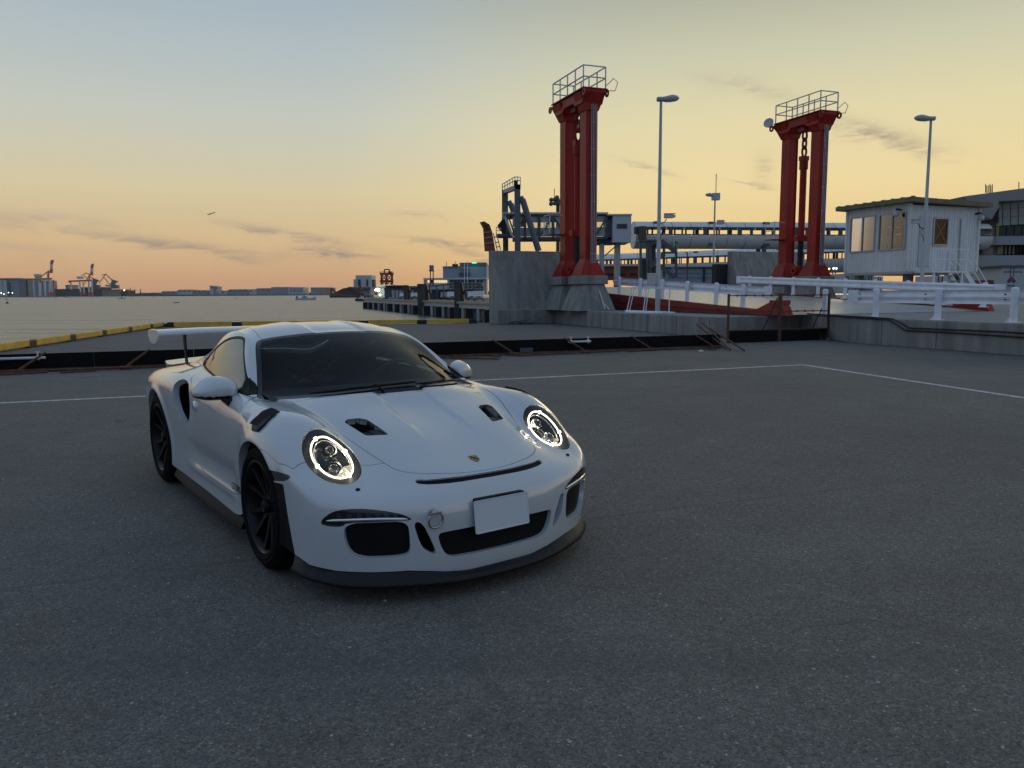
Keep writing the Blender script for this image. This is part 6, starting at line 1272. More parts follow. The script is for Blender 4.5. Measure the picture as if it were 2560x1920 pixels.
    slot_fn = region([(.860, -.2), (.860, .07), (.854, .17), (.824, .32), (.792, .384), (.804, .394), (.820, .388), (.850, .33), (.880, .21), (.890, .06), (.890, -.2)], XY, lambda v: (v[:, 2] > .5) & (v[:, 0] > .6), smooth=1)
    vent_fn = region([(.158, .495), (.188, .372), (.30, .355), (.41, .335), (.415, .345), (.375, .44), (.36, .45), (.27, .47)], XY, lambda v: (v[:, 2] > .6) & (v[:, 0] > 0), smooth=1)
    mark_fn = region([(.20, .602), (.33, .604), (.462, .606), (.425, .574), (.33, .556), (.22, .546)], XZ, lambda v: (np.abs(v[:, 1]) > .8) & (v[:, 0] > .1), smooth=1)
    side_fn = region([(-1.905, .80), (-1.905, .845), (-1.83, .885), (-1.69, .885), (-1.58, .855), (-1.555, .72), (-1.55, .615), (-1.60, .585), (-1.76, .585), (-1.865, .69)], XZ, lambda v: (np.abs(v[:, 1]) > .8), smooth=2)
    louv_fn = region([(-.065, .165), (.085, .140), (.030, -.070), (-.145, -.070)], XQ, lambda v: (np.abs(v[:, 1]) > .7) & (v[:, 2] > .7), smooth=1)
    def opening(m, fn, name, depth, material, two=True, fl=.05, back=True, gap=0.):
        cut, rest = m.take(fn, gap)
        pcs = [cut.split(lambda v: v[:, 1])[0], cut.split(lambda v: -v[:, 1])[0]] if two else [cut]
        obs = []
        for q in pcs:
            if len(q.f) and back: obs.append(q.offset(depth).build(name, material, car, flange=(.02 if depth < 0 else 0.)))
        return rest, obs, cut
    m, _, gr = opening(m, grille_fn, 'center_grille', .026, GMESH, two=False)
    m, _, it = opening(m, intake_fn, 'intake_grille', .026, GMESH)
    m, _, sl = opening(m, slit_fn, 'air_slit', .05, DARK)
    m, _, sl2 = opening(m, slot_fn, 'hood_slot_grille', .010, GMESH, two=False)
    m, fogs, fogreg = opening(m, fog_fn, 'daytime_light', .012, BLACKG)
    m, marks, mk = opening(m, mark_fn, 'side_marker', .006, mat('car_marker_lens', (.06, .06, .065), rough=.12))
    m, _, si = opening(m, side_fn, 'side_intake', .11, DARK)
    m, louvs, lv = opening(m, louv_fn, 'fender_vent', -.012, BLACKP)
    # bonnet, doors, roof, bumper
    hood_fn = region(mir([(.846, 0), (.838, .14), (.80, .28), (.768, .352), (.73, .405), (.685, .443), (.62, .461), (.50, .494), (.39, .522), (.18, .583), (-.02, .628), (-.14, .645), (-.25, .615), (-.215, .52), (-.13, .36), (-.088, .2), (-.078, 0)]), XY, lambda v: (v[:, 2] > .5) & (v[:, 0] > -.45), smooth=1)
    hood, m = m.take(hood_fn, .0017)
    vt, hood = hood.take(vent_fn, 0)
    hood_o = hood.build('hood', WHITE, car, flange=.035)
    door_fn = region([(-.50, .872), (-.445, .842), (-.413, .782), (-.404, .689), (-.405, .5), (-.425, .36), (-.455, .312), (-.60, .292), (-1.0, .292), (-1.33, .300), (-1.42, .36), (-1.50, .50), (-1.535, .62), (-1.54, .80), (-1.56, .875), (-1.70, .91), (-1.72, .94), (-1.75, .96), (-1.4, .95), (-.9, .91), (-.6, .885)], XZ, lambda v: np.abs(v[:, 1]) > .7, smooth=1)
    doors, m = m.take(door_fn, .0016)
    roof_fn = region(mir([(-.93, 0), (-.98, .35), (-1.05, .49), (-1.076, .522), (-1.25, .497), (-1.53, .462), (-1.85, .43), (-1.97, .40), (-1.972, .2), (-1.972, 0)]), XY, lambda v: v[:, 2] > 1.0, smooth=1)
    roof, m = m.take(roof_fn, .0013); roof.build('roof', WHITE, car, flange=.01)
    bs_y = np.array([0, .45, .56, .70, .80, .875, .905, .94]); bs_x = np.array([.60, .62, .56, .50, .48, .44, .33, .10])
    bump_fn = lambda v: np.where(v[:, 0] > -.2, np.interp(np.abs(v[:, 1]), bs_y, bs_x) - v[:, 0], .5) * .7
    bumper, m = m.take(bump_fn, .0013)
    bumper.build('front_bumper', WHITE, car, flange=.030)
    fc = lambda v: np.where((v[:, 1] < 0) & (np.abs(v[:, 1]) > .7), np.hypot(v[:, 0] + .155, (np.abs(v[:, 1]) - v[:, 2] - .03) / 1.35) - .088, .5)
    cap, m = m.take(fc, .0010); cap.build('fuel_cap', WHITE, car, flange=.006)
    m.build('body', WHITE, car, flange=.045)
    for sg in (-1, 1):
        q = doors.split(lambda v: -sg * v[:, 1])[0]; do = q.build('door', WHITE, car, flange=.03)
        # handle: a shallow oval flap
        ring = []
        for k in range(20):
            a_ = 2 * math.pi * k / 20; p = (-1.385 + .070 * math.cos(a_), 0, .738 + .036 * math.sin(a_))
            h, nn = surf_at((p[0], sg * 1.4, p[2]), (0, -sg, 0)); ring.append((h, nn))
        b_ = MB(); cen, cn = surf_at((-1.385, sg * 1.4, .738), (0, -sg, 0))
        outer = [h + nn * .001 for h, nn in ring]; top = [h * .78 + cen * .22 + cn * .012 for h, nn in ring]; cc = cen + cn * .015
        b_.add(outer + top + [cc], [(k, (k + 1) % 20, 20 + (k + 1) % 20, 20 + k) for k in range(20)] + [(20 + k, 20 + (k + 1) % 20, 40) for k in range(20)], True)
        b_.build('door_handle', WHITE, do, sharp=False)
    # ---- inner liner keeps the cavities dark
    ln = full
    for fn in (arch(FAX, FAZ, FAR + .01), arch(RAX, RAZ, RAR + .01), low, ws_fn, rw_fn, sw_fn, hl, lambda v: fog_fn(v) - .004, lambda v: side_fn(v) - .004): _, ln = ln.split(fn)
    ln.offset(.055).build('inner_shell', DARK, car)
    # deep tunnel walls of the side intakes and slits
    for q, st_, dep in ((si, .044, .11), (sl, .029, .05)):
        for sg in (-1, 1):
            h = q.split(lambda v: -sg * v[:, 1])[0]; bd = MB(); be = h.boundary(); ids = sorted({i for e in be for i in e}); ix = {i: k for k, i in enumerate(ids)}
            bd.add([h.v[i] - h.n[i] * st_ for i in ids] + [h.v[i] - h.n[i] * dep for i in ids], [(ix[i], ix[j], ix[j] + len(ids), ix[i] + len(ids)) for i, j in be], True); bd.build('intake_wall', DARK, car, sharp=False)
    # ---- bonnet vents: black scoop with a sloping floor
    for sg in (-1, 1):
        q = vt.split(lambda v: -sg * v[:, 1])[0]
        depth = .008 + .055 * sst(q.v[:, 0], .36, .20)
        fl = q.offset(depth); vo = fl.build('hood_vent', GREYP, hood_o)
        bd = MB(); be = q.boundary(); ids = sorted({i for e in be for i in e}); ix = {i: k for k, i in enumerate(ids)}
        bd.add([q.v[i] for i in ids] + [fl.v[i] for i in ids], [(ix[i], ix[j], ix[j] + len(ids), ix[i] + len(ids)) for i, j in be], True)
        bd.build('hood_vent_wall', GREYP, hood_o, sharp=False)
        # divider fin
        p0, _n = surf_at((.20, sg * .43, 1.2), (0, 0, -1)); p1, _n = surf_at((.375, sg * .405, 1.2), (0, 0, -1))
        fin = MB(); fin.add([p0 + Vector((0, 0, -.004)), p1 + Vector((0, 0, -.004)), p1 + Vector((0, 0, -.02)), p0 + Vector((0, 0, -.06)), p0 + Vector((0, -sg * .03, -.06)), p1 + Vector((0, -sg * .012, -.02))], [(0, 1, 2, 3), (0, 1, 5, 4)]); fin.build('hood_vent_fin', GREYP, hood_o)
    # ---- headlights
    ny = Vector((.60, 0, .62))
    for sg in (-1, 1):
        q = heads.split(lambda v: -sg * v[:, 1])[0]
        head = q.build('headlight', LENS, car, label='round ring-lit headlight')
        st = (q.v[:, 2] - q.v[:, 0]) / 1.41421; aa = np.abs(q.v[:, 1]); rho = np.hypot((aa - (.690 + .06 * (st - .138))) / .128, (st - .140) / .200)
        ax = np.array([.70, sg * .35, .62]); ax /= np.linalg.norm(ax)
        bowl = SM(q.v - ax * (.012 + .065 * (1 - np.clip(rho, 0, 1) ** 5))[:, None], q.n, q.f); bowl.build('headlight_bowl', BLACKG, head)
        def hp(th, r, off=.0):
            yy = .128 * r * math.cos(th); ss = .140 + .200 * r * math.sin(th); y0 = .690 + .06 * (ss - .138) + yy
            # point with that y and that (z-x)/sqrt2, on the surface, seen along the 45 degree normal
            base = Vector((-ss / 1.41421 + 1.2, sg * y0, ss / 1.41421 + 1.2)); h, nn = surf_at(base, (-1, 0, -1))
            return h - Vector(ax) * off
        K = 56
        outer = [hp(2 * math.pi * k / K, .985, .006) for k in range(K)]; midr = [hp(2 * math.pi * k / K, .78, .020) for k in range(K)]
        rimr = MB(); rimr.add(outer + midr, [(k, (k + 1) % K, K + (k + 1) % K, K + k) for k in range(K)], True); rimr.build('headlight_rim', BLACKP, head, sharp=False)
        lr = MB(); lr.tube([hp(2 * math.pi * k / K, .725, .020) for k in range(K)], .0046, 8, closed=True); lr.build('light_ring', emat('car_led_ring', (1, .91, .68), 4.0), head, sharp=False)
        ch = MB(); ch.tube([hp(2 * math.pi * k / K, .64, .040) for k in range(K)], .003, 8, closed=True); ch.build('reflector_ring', CHROME, head, sharp=False)
        for th in (R(165), R(250), R(345), R(70)):
            sp_ = MB(); sp_.sphere(hp(th, .725, .018), .0100, 10, 8); sp_.build('led_spot', emat('car_led_spot', (1, .92, .70), 18.), head, sharp=False)
        for th, r_, rad in ((R(100), .30, .036), (R(-62), .36, .040)):
            p = hp(th, r_, .055); rot = Vector(ax).to_track_quat('Z', 'Y').to_matrix().to_4x4()
            pj = MB(); Mx = Matrix.Translation(p) @ rot
            pj.lathe([(rad * 1.05, -.03), (rad * 1.08, .008), (rad * .92, .016), (rad * .86, .006)], Mx, 24); pj.build('projector_collar', CHROME, head)
            pl = MB(); pl.lathe([(rad * .86, .004), (rad * .70, .018), (rad * .45, .028), (rad * .2, .032), (0.0005, .033)], Mx, 24); pl.build('projector_lens', mat('car_projector_glass', (.02, .02, .022), rough=.03, spec=1.0), head)
        # lower bright reflector plate
        rp = MB(); pp = [hp(R(t), .66, .03) for t in (205, 235, 262, 290, 320)] + [hp(R(t), .40, .055) for t in (310, 262, 215)]
        rp.add(pp, [(0, 1, 7), (1, 2, 6, 7), (2, 3, 5, 6), (3, 4, 5)]); rp.build('reflector_plate', mat('car_reflector', (.5, .5, .46), rough=.25, metal=.9), head)
        wn = MB(); h, nn = surf_at((.713, sg * .657, 1.), (0, 0, -1)); wn.sphere(h, (.012, .012, .009), 10, 6); wn.build('washer_nozzle', BLACKP, car)
    # ---- daytime running bars in the bumper
    for sg, fo in zip((-1, 1), fogs):
        pts = []
        for t in np.linspace(0, 1, 14):
            y_ = .815 - t * .325; z_ = .416 + .010 * math.sin(t * 3.1); h, nn = surf_at((2., sg * y_, z_ + .004), (-1, 0, 0)); pts.append(h - nn * .004)
        cb = MB(); cb.tube(pts, [.0035] + [.0085] * 12 + [.0035], 8); cb.build('chrome_bar', CHROME, fo, sharp=False)
        for k in range(7):
            t0 = .12 + k * .115; quad = []
            for t, zt in ((t0, .430), (t0 + .06, .430), (t0 + .045, .462 - .02 * abs(t0 - .4)), (t0 - .01, .462 - .02 * abs(t0 - .4))):
                h, nn = surf_at((2., sg * (.815 - t * .325), zt), (-1, 0, 0)); quad.append(h - nn * .007)
            lb = MB(); lb.add(quad, [(0, 1, 2, 3)]); lb.build('lamp_reflector', mat('car_lamp_facet', (.10, .10, .11), rough=.3, metal=.6), fo)
    # clear lens over the daytime lights and markers
    for sg in (-1, 1): fogreg.split(lambda v: -sg * v[:, 1])[0].offset(.001).build('daytime_lens', LENS, car)
    # louvres of the wing vents
    for sg in (-1, 1):
        for k in range(4):
            lo = MB(); row = []
            for t in np.linspace(0, 1, 7):
                xx = -.10 + k * .034 + .045 * (1 - t) - .01; yy = .80 + .105 * t
                h, nn = surf_at((xx, sg * (yy + .5), .5 + .36 + .5 - t * .02), (0, -sg * 1., -1.0 - .1 * t)); row.append((h, nn))
            a_ = [h + nn * .018 for h, nn in row]; b_ = [h + nn * .010 + Vector((.026, 0, 0)) for h, nn in row]
            lo.add(a_ + b_, [(i, i + 1, 8 + i, 7 + i) for i in range(6)], True); lo.build('vent_louvre', BLACKP, car, sharp=False)
    # ---- badge: small shield with quartered field
    bz, bn = surf_at((.735, 0, 1.2), (0, 0, -1)); bx = Vector((-bn.z, 0, bn.x)).normalized(); bx = bx if bx.z > 0 else -bx
    sh = lambda u, vv, o: bz + Vector((0, u, 0)) + bx * vv + bn * o
    outl = [(-.024, .030), (-.012, .027), (0, .031), (.012, .027), (.024, .030), (.0255, .008), (.020, -.014), (.010, -.027), (0, -.033), (-.010, -.027), (-.020, -.014), (-.0255, .008)]
    bd = MB(); bd.add([sh(u, v_, .0035) for u, v_ in outl] + [sh(u * 1.05, v_ * 1.05, -.002) for u, v_ in outl], [tuple(range(12))] + [(i, (i + 1) % 12, 12 + (i + 1) % 12, 12 + i) for i in range(12)])
    badge = bd.build('hood_badge', mat('badge_gold', (.42, .27, .09), rough=.3, metal=.8), hood_o)
    red, blk = mat('badge_red', (.22, .015, .015), rough=.3), mat('badge_black', (.01, .01, .01), rough=.3)
    for u0, v0, col in ((-.021, .002, 0), (.003, -.022, 0)):
        for k in range(3):
            st_ = MB(); x0 = u0 + k * .006; st_.add([sh(x0, v0, .0042), sh(x0 + .0045, v0, .0042), sh(x0 + .0045, v0 + .019, .0042), sh(x0, v0 + .019, .0042)], [(0, 1, 2, 3)]); st_.build('badge_stripe', red if k % 2 == 0 else blk, badge)
    st_ = MB(); st_.add([sh(u, v_, .0048) for u, v_ in ((-.008, .010), (.008, .010), (.008, -.004), (0, -.012), (-.008, -.004))], [(0, 1, 2, 3, 4)]); st_.build('badge_shield', blk, badge)
    # ---- number plate, blank
    pl = MB(); t_ = R(6); px_ = Vector((0, 1, 0)); pu = Vector((-math.sin(t_), 0, math.cos(t_))); pn = Vector((math.cos(t_), 0, math.sin(t_))); pc = Vector((.985, 0, .3875))
    def rrect(hw, hh, r, off, k=4):
        o = []
        for cx_, cy_, a0 in ((hw - r, hh - r, 0), (-hw + r, hh - r, 90), (-hw + r, -hh + r, 180), (hw - r, -hh + r, 270)):
            for i in range(k + 1):
                a_ = R(a0 + 90 * i / k); o.append(pc + px_ * (cx_ + r * math.cos(a_)) + pu * (cy_ + r * math.sin(a_)) + pn * off)
        return o
    o1, o0 = rrect(.165, .0825, .010, .004), rrect(.165, .0825, .010, -.002); kk = len(o1)
    i1, i0 = rrect(.160, .0775, .008, .004), rrect(.158, .0755, .008, .0015)
    pl.add(o0 + o1 + i1 + i0, [(i, (i + 1) % kk, kk + (i + 1) % kk, kk + i) for i in range(kk)] + [(kk + i, kk + (i + 1) % kk, 2 * kk + (i + 1) % kk, 2 * kk + i) for i in range(kk)] + [(2 * kk + i, 2 * kk + (i + 1) % kk, 3 * kk + (i + 1) % kk, 3 * kk + i) for i in range(kk)] + [tuple(range(3 * kk, 4 * kk))])
    plate = pl.build('license_plate', mat('plate_white', (.62, .66, .70), rough=.5), car)
    br = MB(); br.add(rrect(.150, .090, .01, -.003) + rrect(.150, .092, .01, -.035), [tuple(range(kk))] + [(i, (i + 1) % kk, kk + (i + 1) % kk, kk + i) for i in range(kk)]); br.build('plate_bracket', BLACKP, plate)
    # ---- towing shackle
    h, nn = surf_at((2, -.375, .442), (-1, 0, 0)); tw = MB(); tw.lathe([(.0005, -.01), (.020, -.01), (.020, .004), (.0005, .004)], Matrix.Translation(h) @ nn.to_track_quat('Z', 'Y').to_matrix().to_4x4(), 16); tw.sphere(h + nn * .02, .011, 10, 8); tw.bar(h + Vector((.028, -.034, 0)), h + Vector((.028, .034, 0)), .012, .010)
    tow = tw.build('tow_hook', mat('car_tow_steel', (.45, .45, .45), rough=.3, metal=.9), car)
    cen = h + Vector((.032, 0, -.032)); tr_ = MB(); tr_.tube([cen + Vector((.004 * math.cos(a_), .038 * math.sin(a_), .038 * math.cos(a_))) for a_ in np.linspace(R(48), R(312), 28)], .0062, 8); tr_.build('tow_ring', MATS['car_tow_steel'], tow, sharp=False)
    # ---- front splitter lip
    ly = np.linspace(-1, 1, 73); sec = []
    lp_y = np.array([0, .12, .25, .38, .50, .62, .72, .80, .86, .89, .905]); lp_x = np.array([1.015, 1.010, .998, .968, .925, .868, .795, .715, .61, .53, .44])
    lz = np.array([.085, .085, .086, .092, .098, .100, .102, .106, .112, .118, .122])
    prof = []
    tt_ = np.linspace(0, len(lp_y) - 1, 40); half = [(np.interp(t, range(len(lp_y)), lp_x), np.interp(t, range(len(lp_y)), lp_y), np.interp(t, range(len(lp_y)), lz)) for t in tt_]
    path = [(x, -y, z) for x, y, z in half[::-1]] + half[1:]
    lipv = []; lipf = []
    for k, (x, y, z) in enumerate(path):
        a_, b_ = path[max(k - 1, 0)], path[min(k + 1, len(path) - 1)]; tx, ty = b_[0] - a_[0], b_[1] - a_[1]; L = math.hypot(tx, ty); ox, oy = ty / L, -tx / L
        zt = np.interp(abs(y), zl_y, zl_z) + .006
        for dd, zz in ((-.16, z + .01), (-.012, z - .012), (.0, z - .006), (.004, z + .010), (-.012, z + .026), (-.030, z + .038 if zt < z + .05 else zt - .012), (-.046, zt)):
            lipv.append((x + ox * dd, y + oy * dd, zz))
    for k in range(len(path) - 1):
        for j in range(6): lipf.append((k * 7 + j, k * 7 + j + 1, (k + 1) * 7 + j + 1, (k + 1) * 7 + j))
    lp = MB(); lp.add(lipv, lipf, True); lp.build('front_splitter', GREYP, car, sharp=False)
    # ---- side skirts
    for sg in (-1, 1):
        sk = MB(); vs = []; xs = np.linspace(-.40, -2.05, 26); prof_ = lambda t: [(.868, .192), (.888, .176), (.903 + .02 * math.sin(t * 3.14), .152), (.912 + .02 * math.sin(t * 3.14), .125), (.88, .112), (.70, .115)]
        for k, x in enumerate(xs):
            t = k / 25
            for y, z in prof_(t): vs.append((x, sg * (y - .012 * (1 - t)), z + .005 * t))
        sk.add(vs, [(k * 6 + j, k * 6 + j + 1, k * 6 + 7 + j, k * 6 + 6 + j) for k in range(25) for j in range(5)], True); sk.build('side_skirt', mat('car_skirt_black', (.006, .006, .007), rough=.6, spec=.2), car)
    # floor
    fl = MB(); fl.box((-1.25, 0, .14), (3.9, 1.30, .05)); fl.box((-3.2, 0, .30), (.5, 1.4, .1)); fl.build('underbody', DARK, car)
    # ---- wheels
    def wheel(x, y, rad, width, rimr, name, steer=0.):
        sg = 1 if y > 0 else -1
        wh = thing('wheel', '', ''); del wh['label']; del wh['category']; wh.parent = car; wh.location = (x, y, rad); wh.rotation_euler = (0, R(1.2) * 0, steer)
        Mx = Matrix.Rotation(R(-90) * sg, 4, 'X')     # lathe z axis -> outward y
        hw = width / 2
        ty = MB(); ty.lathe([(rimr - .004, -hw + .02), (rimr + .012, -hw + .004), (rad - .045, -hw), (rad - .012, -hw + .022), (rad - .001, -hw + .05), (rad, 0), (rad - .001, hw - .05), (rad - .012, hw - .022), (rad - .045, hw), (rimr + .030, hw - .002), (rimr + .024, hw + .002), (rimr + .012, hw - .004), (rimr - .004, hw - .014)], Mx, 72); ty.build('tyre', TYRE, wh)
        rm = MB(); rm.lathe([(rimr + .003, hw - .020), (rimr + .004, hw - .008), (rimr - .006, hw - .006), (rimr - .016, hw - .016), (rimr - .024, hw - .05), (rimr - .04, hw - .12), (rimr - .045, -hw + .02)], Mx, 72)
        rm.lathe([(.0005, hw - .030), (.030, hw - .026), (.036, hw - .034), (.038, hw - .06), (.075, hw - .065), (.080, hw - .10)], Mx, 32)
        for k in range(10):
            a0 = 2 * math.pi * (k // 2) / 5 + (R(13) if k % 2 else -R(13)); a1 = 2 * math.pi * (k // 2) / 5 + (R(17) if k % 2 else -R(17))
            pts = [(.055, a0 * 1., hw - .062, .020), (.14, (a0 + a1) / 2, hw - .046, .015), (rimr - .02, a1, hw - .022, .017)]
            vs = []
            for r_, an, zz, wd in pts:
                cn = Vector((r_ * math.cos(an), r_ * math.sin(an), zz)); td = Vector((-math.sin(an), math.cos(an), 0))
                vs += [cn - td * wd + Vector((0, 0, -.02)), cn - td * wd * .75, cn + td * wd * .75, cn + td * wd + Vector((0, 0, -.02))]
            rm.add([Mx @ q for q in vs], [(i * 4 + j, i * 4 + j + 1, i * 4 + 5 + j, i * 4 + 4 + j) for i in range(2) for j in range(3)])
        rm.build('rim', RIM, wh)
        dk = MB(); dk.lathe([(.09, hw - .115), (rimr - .075, hw - .115), (rimr - .075, hw - .145), (.09, hw - .145)], Mx, 48); dk.build('brake_disc', mat('car_brake_disc', (.12, .12, .12), rough=.4, metal=.8), wh)
        cp = MB(); cp.lathe([(rimr - .12, hw - .10), (rimr - .05, hw - .10), (rimr - .05, hw - .16), (rimr - .12, hw - .16), (rimr - .12, hw - .10)], Mx @ Matrix.Rotation(R(200), 4, 'Z'), 10, arc=R(70)); cp.build('brake_caliper', mat('car_caliper', (.05, .012, .01), rough=.4), wh)
        return wh
    for sg in (-1, 1):
        wheel(FAX, sg * .790, .3467, .262, .254, 'front', 0.); wheel(RAX, sg * .772, .364, .318, .267, 'rear')
    for cx, cz, r_, yo in ((FAX, FAZ, FAR + .012, .905), (RAX, RAZ, RAR + .012, .91)):   # arch liners
        for sg in (-1, 1):
            al = MB(); K = 28; vs = []
            for k in range(K + 1):
                a_ = R(-28) + R(236) * k / K
                for y in (yo - .02, .62): vs.append((cx + r_ * math.cos(a_), sg * y, cz + r_ * math.sin(a_)))
            al.add(vs, [(2 * k, 2 * k + 1, 2 * k + 3, 2 * k + 2) for k in range(K)], True)
            K2 = 28; al.add([(cx + r_ * math.cos(2 * math.pi * k / K2), sg * .62, cz + r_ * math.sin(2 * math.pi * k / K2)) for k in range(K2)], [tuple(range(K2))]); al.build('arch_liner', DARK, car, sharp=False)
    # ---- mirrors
    for sg in (-1, 1):
        mm = MB(); K, J = 28, 10; vs = []; fs = []
        # rings from the mirror glass (rear, x=-.90) to the rounded nose
        for j in range(J + 1):
            t = j / J; rr_ = math.cos(t * math.pi / 2) ** .62 if j < J else 0.0; x = -.872 + .150 * math.sin(t * math.pi / 2) ** 1.0
            for k in range(K):
                a_ = 2 * math.pi * k / K; ca_, sa_ = math.cos(a_), math.sin(a_)
                yy = .118 * rr_ * np.sign(ca_) * abs(ca_) ** .8; zz = .074 * rr_ * np.sign(sa_) * abs(sa_) ** .8
                o_ = max(yy, 0) / .118; shear = yy * -.42
                vs.append((x + shear + .01, sg * (.900 + yy - .030 * t), (.914 - .034 * o_ ** 1.5) + zz * (1 - .45 * o_ ** 2) - .006 * t))
        fs = [(j * K + k, j * K + (k + 1) % K, (j + 1) * K + (k + 1) % K, (j + 1) * K + k) for j in range(J) for k in range(K)]
        mm.add(vs, fs, True); mo = mm.build('mirror', WHITE, car, sharp=False)
        low_ = MB(); lv_ = [(x_, y_, z_) for x_, y_, z_ in vs]
        # black lower cap: the same shell pushed out 1 mm, lower part only
        lv2 = []; cm = Vector((-.82, sg * .89, .94))
        for p in lv_:
            d_ = Vector(p) - cm; lv2.append(Vector(p) + d_ * .012)
        fs2 = [q for q in fs if all(lv2[i].z < .876 for i in q)]
        low_.add(lv2, fs2, True); low_.build('mirror_lower_cap', BLACKG, mo, sharp=False)
        gl = MB(); gl.add([Vector(p) + Vector((.006, 0, 0)) for p in vs[:K]], [tuple(range(K))]); gl.build('mirror_glass', mat('car_mirror_glass', (.6, .62, .64), rough=.03, metal=1), mo)
        arm = MB()
        arm.tube([(-.790, sg * .835, .893), (-.745, sg * .828, .872), (-.70, sg * .838, .850), (-.66, sg * .848, .835)], [.020, .017, .017, .022], 8)
        arm.tube([(-.80, sg * .905, .890), (-.755, sg * .885, .868), (-.70, sg * .862, .842), (-.655, sg * .855, .832)], [.012, .014, .016, .022], 8)
        arm.build('mirror_arm', BLACKP, mo, sharp=False)
        tri = MB(); pts = []
        for x_, z_ in ((-.575, .884), (-.66, .888), (-.70, .90), (-.735, .965), (-.72, .972), (-.685, .945)):
            h, nn = surf_at((x_, sg * 1.5, z_), (0, -sg, 0)); pts.append(h + nn * .004)
        tri.add(pts, [tuple(range(len(pts)))]); tri.build('mirror_sail', BLACKP, car)
    # ---- rear wing
    wg = MB(); vs = []; K = 25; prof_ = [(-.02, -.004), (.02, .012), (.09, .022), (.20, .020), (.32, .004), (.38, -.012), (.375, -.020), (.30, -.010), (.18, -.006), (.07, -.012), (.0, -.020)]
    for k in range(K):
        y = -.765 + 1.53 * k / (K - 1); a_ = abs(y) / .765; sw_ = -.05 * a_ ** 2; dz = -.028 * max(0, a_ - .45) ** 1.5
        for px2, pz2 in prof_: vs.append((-2.985 - px2 + sw_, y, 1.168 + pz2 - px2 * -.06 + dz))
    n_ = len(prof_); wg.add(vs, [(k * n_ + j, k * n_ + (j + 1) % n_, (k + 1) * n_ + (j + 1) % n_, (k + 1) * n_ + j) for k in range(K - 1) for j in range(n_)], True)
    wing = wg.build('rear_wing', WHITE, car, sharp=False)
    for sg in (-1, 1):
        ep = MB(); pr = [(-2.99, 1.155), (-3.02, 1.180), (-3.10, 1.196), (-3.30, 1.196), (-3.43, 1.178), (-3.45, 1.15), (-3.40, 1.085), (-3.30, 1.058), (-3.15, 1.066), (-3.04, 1.100)]
        pr = [tuple(p) for p in chaikin(pr, 2)]
        ep.prism([(x, sg * .765, z) for x, z in pr], (0, sg * .014, 0)); ep.build('wing_endplate', WHITE, wing, bevel=.005)
        stt = MB(); stt.prism([(-3.10, sg * .528, 1.165), (-3.19, sg * .528, 1.165), (-3.185, sg * .528, 1.08), (-3.15, sg * .528, .86), (-3.09, sg * .528, .88), (-3.115, sg * .528, 1.08)], (0, sg * .012, 0)); stt.build('wing_strut', BLACKP, wing)
    dt = MB(); dt.add([(x_ - .05 * 0, y * k_, z_ - .03 * (y / .66) ** 2) for x_, z_, k_ in ((-3.10, .915, 1.), (-3.30, .905, 1.), (-3.44, .925, .98), (-3.46, .915, .98), (-3.40, .84, .97)) for y in np.linspace(-.66, .66, 13)], [(13 * j + i, 13 * j + i + 1, 13 * j + i + 14, 13 * j + i + 13) for j in range(4) for i in range(12)], True); dt.build('ducktail', WHITE, car)
    for sg in (-1, 1):
        tl = MB(); tl.prism([(-3.40, sg * .50, .735), (-3.42, sg * .60, .73), (-3.36, sg * .72, .71), (-3.33, sg * .74, .67), (-3.40, sg * .62, .665), (-3.45, sg * .50, .675)], (-.012, 0, 0)); tl.build('tail_light', mat('car_tail_red', (.2, .01, .01), rough=.15), car)
    # ---- wipers
    for (a_, b_) in (((-.135, -.50), (-.26, .16)), ((-.115, .14), (-.34, .60))):
        pts = []
        for t in np.linspace(0, 1, 12):
            x, y = a_[0] * (1 - t) + b_[0] * t - .0 * t, a_[1] * (1 - t) + b_[1] * t
            yy = -y if False else y; xx = np.interp(abs(yy), [0, .2, .36, .53, .66], [-.125, -.135, -.175, -.275, -.41]) - .018 - .03 * t; h, nn = surf_at((xx, yy, 2.), (0, 0, -1)); pts.append(h + nn * .012)
        wp = MB(); wp.tube(pts, [.004] + [.008] * 10 + [.004], 6); wo_ = wp.build('wiper', BLACKP, car, sharp=False)
        ar = MB(); base, nn = surf_at((-.10, a_[1] * .4 + .1, 2.), (0, 0, -1)); ar.tube([base, base + Vector((-.02, 0, .018)), pts[6] + Vector((0, 0, .012))], .006, 6); ar.build('wiper_arm', BLACKP, wo_, sharp=False)
    # ---- cabin
    db = MB(); db.add([(-.30, -.70, .86), (-.30, .70, .86), (-.62, .70, .90), (-.62, -.70, .90), (-.72, -.70, .84), (-.72, .70, .84), (-.75, -.70, .5), (-.75, .70, .5)], [(0, 1, 2, 3), (3, 2, 5, 4), (4, 5, 7, 6)]); db.build('dashboard', SEAT, car)
    sw_ = MB(); cst = Vector((-.86, .36, .86)); q_ = Vector((-.9, 0, .42)).to_track_quat('Z', 'Y').to_matrix().to_4x4()
    sw_.tube([Matrix.Translation(cst) @ q_ @ Vector((.18 * math.cos(t), .18 * math.sin(t), 0)) for t in np.linspace(0, 2 * math.pi, 33)[:-1]], .016, 8, closed=True)
    for t in (R(0), R(180), R(-90)): sw_.bar(cst, Matrix.Translation(cst) @ q_ @ Vector((.17 * math.cos(t), .17 * math.sin(t), 0)), .03, .012)
    sw_.build('steering_wheel', mat('car_wheel_leather', (.02, .02, .02), rough=.6), car)
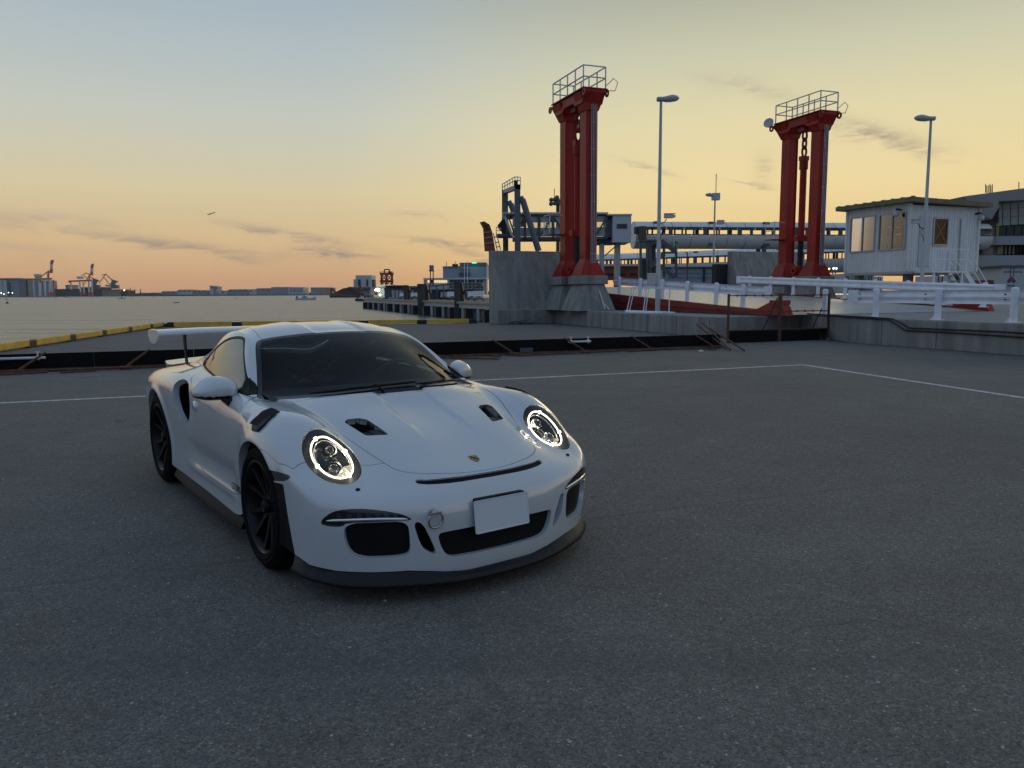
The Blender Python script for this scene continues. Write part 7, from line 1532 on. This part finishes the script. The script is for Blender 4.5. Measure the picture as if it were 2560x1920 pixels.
    for sg in (-1, 1):
        se = MB(); K = 11; cols = []
        for zz, xx, hw_, dep in ((.30, -1.22, .24, .30), (.48, -1.38, .25, .13), (.66, -1.43, .25, .10), (.82, -1.47, .22, .09), (.90, -1.495, .15, .085), (1.00, -1.52, .135, .08), (1.06, -1.54, .11, .06)):
            cols.append([(xx + dep * (abs(2 * k / (K - 1) - 1) ** 3) * .9, sg * .36 + hw_ * (2 * k / (K - 1) - 1), zz) for k in range(K)])
        vs = [p for c_ in cols for p in c_]; back = [(p[0] - .08, p[1], p[2]) for p in vs]; nn_ = len(cols)
        ff = [(j * K + k, j * K + k + 1, (j + 1) * K + k + 1, (j + 1) * K + k) for j in range(nn_ - 1) for k in range(K - 1)]
        se.add(vs + back, ff + [tuple(i + len(vs) for i in q) for q in ff] + [((nn_ - 1) * K + k, (nn_ - 1) * K + k + 1, (nn_ - 1) * K + k + 1 + len(vs), (nn_ - 1) * K + k + len(vs)) for k in range(K - 1)], True)
        seat = se.build('seat', SEAT, car, sharp=False)
        hr = MB(); hr.box((-1.40, sg * .36 - .10, .80), (.01, .05, .025)); hr.box((-1.40, sg * .36 + .10, .80), (.01, .05, .025)); hr.build('seat_harness_slot', CAGE, seat)
    cg = MB(); r_ = .021
    hoop = [(-1.72, -.60, .30), (-1.72, -.60, .85), (-1.68, -.50, 1.12), (-1.67, -.36, 1.19), (-1.67, .36, 1.19), (-1.68, .50, 1.12), (-1.72, .60, .85), (-1.72, .60, .30)]
    cg.tube(hoop, r_, 8); cg.tube([(-1.71, -.56, .55), (-1.68, .46, 1.14)], r_, 8); cg.tube([(-1.71, .56, .55), (-1.68, -.46, 1.14)], r_, 8); cg.tube([(-1.71, -.58, .74), (-1.71, .58, .74)], r_, 8)
    for sg in (-1, 1): cg.tube([(-1.68, sg * .48, 1.13), (-2.35, sg * .42, .80)], r_, 8)
    cg.build('roll_cage', CAGE, car, sharp=False)
    rm_ = MB(); rm_.sphere((-.90, 0, 1.155), (.022, .115, .034), 16, 10); rm_.tube([(-.90, 0, 1.17), (-.93, 0, 1.215)], .012, 8); rm_.build('rear_view_mirror', BLACKP, car, sharp=False)
    cb_ = MB(); cb_.box((-1.6, 0, .55), (1.9, 1.3, .02)); cb_.box((-2.1, 0, .78), (.6, 1.2, .02)); cb_.build('cabin_floor', SEAT, car)
    # small lettering low on the door, beside the front wheel
    for sg in (-1, 1):
        p, nn = surf_at((-.545, sg * 1.4, .335), (0, -sg, 0)); yax = Vector((0, 0, 1)); xax = Vector((-sg * -1, 0, 0)) if False else (Vector((1, 0, 0)) if sg < 0 else Vector((-1, 0, 0)))
        nz = Vector((0, sg, 0)); xax = yax.cross(nz); Mx = Matrix(((xax.x, yax.x, nz.x, p.x), (xax.y, yax.y, nz.y, p.y + sg * .006), (xax.z, yax.z, nz.z, p.z), (0, 0, 0, 1)))
        text_mesh('door_lettering', 'GT3RS', .062, BLACKP, car, Mx, extrude=.0005)
    return car
CAR = build_car()
# ================================================================ evening haze over the harbour
hz_ = MB(); hz_.box((0, 1900, 210), (9000, 3990, 430)); hz_.v = [(x, y, z if z > 0 else -7.) for x, y, z in hz_.v]
m = bpy.data.materials.new('haze_air'); m.use_nodes = True; t = m.node_tree; t.nodes.clear()
pv = t.nodes.new('ShaderNodeVolumePrincipled'); pv.inputs['Color'].default_value = (.80, .86, .95, 1); pv.inputs['Density'].default_value = .00006; pv.inputs['Anisotropy'].default_value = .2
o_ = t.nodes.new('ShaderNodeOutputMaterial'); t.links.new(pv.outputs[0], o_.inputs['Volume'])
tag(hz_.build('haze', m), 'thin evening haze over the harbour', 'haze', kind='stuff')
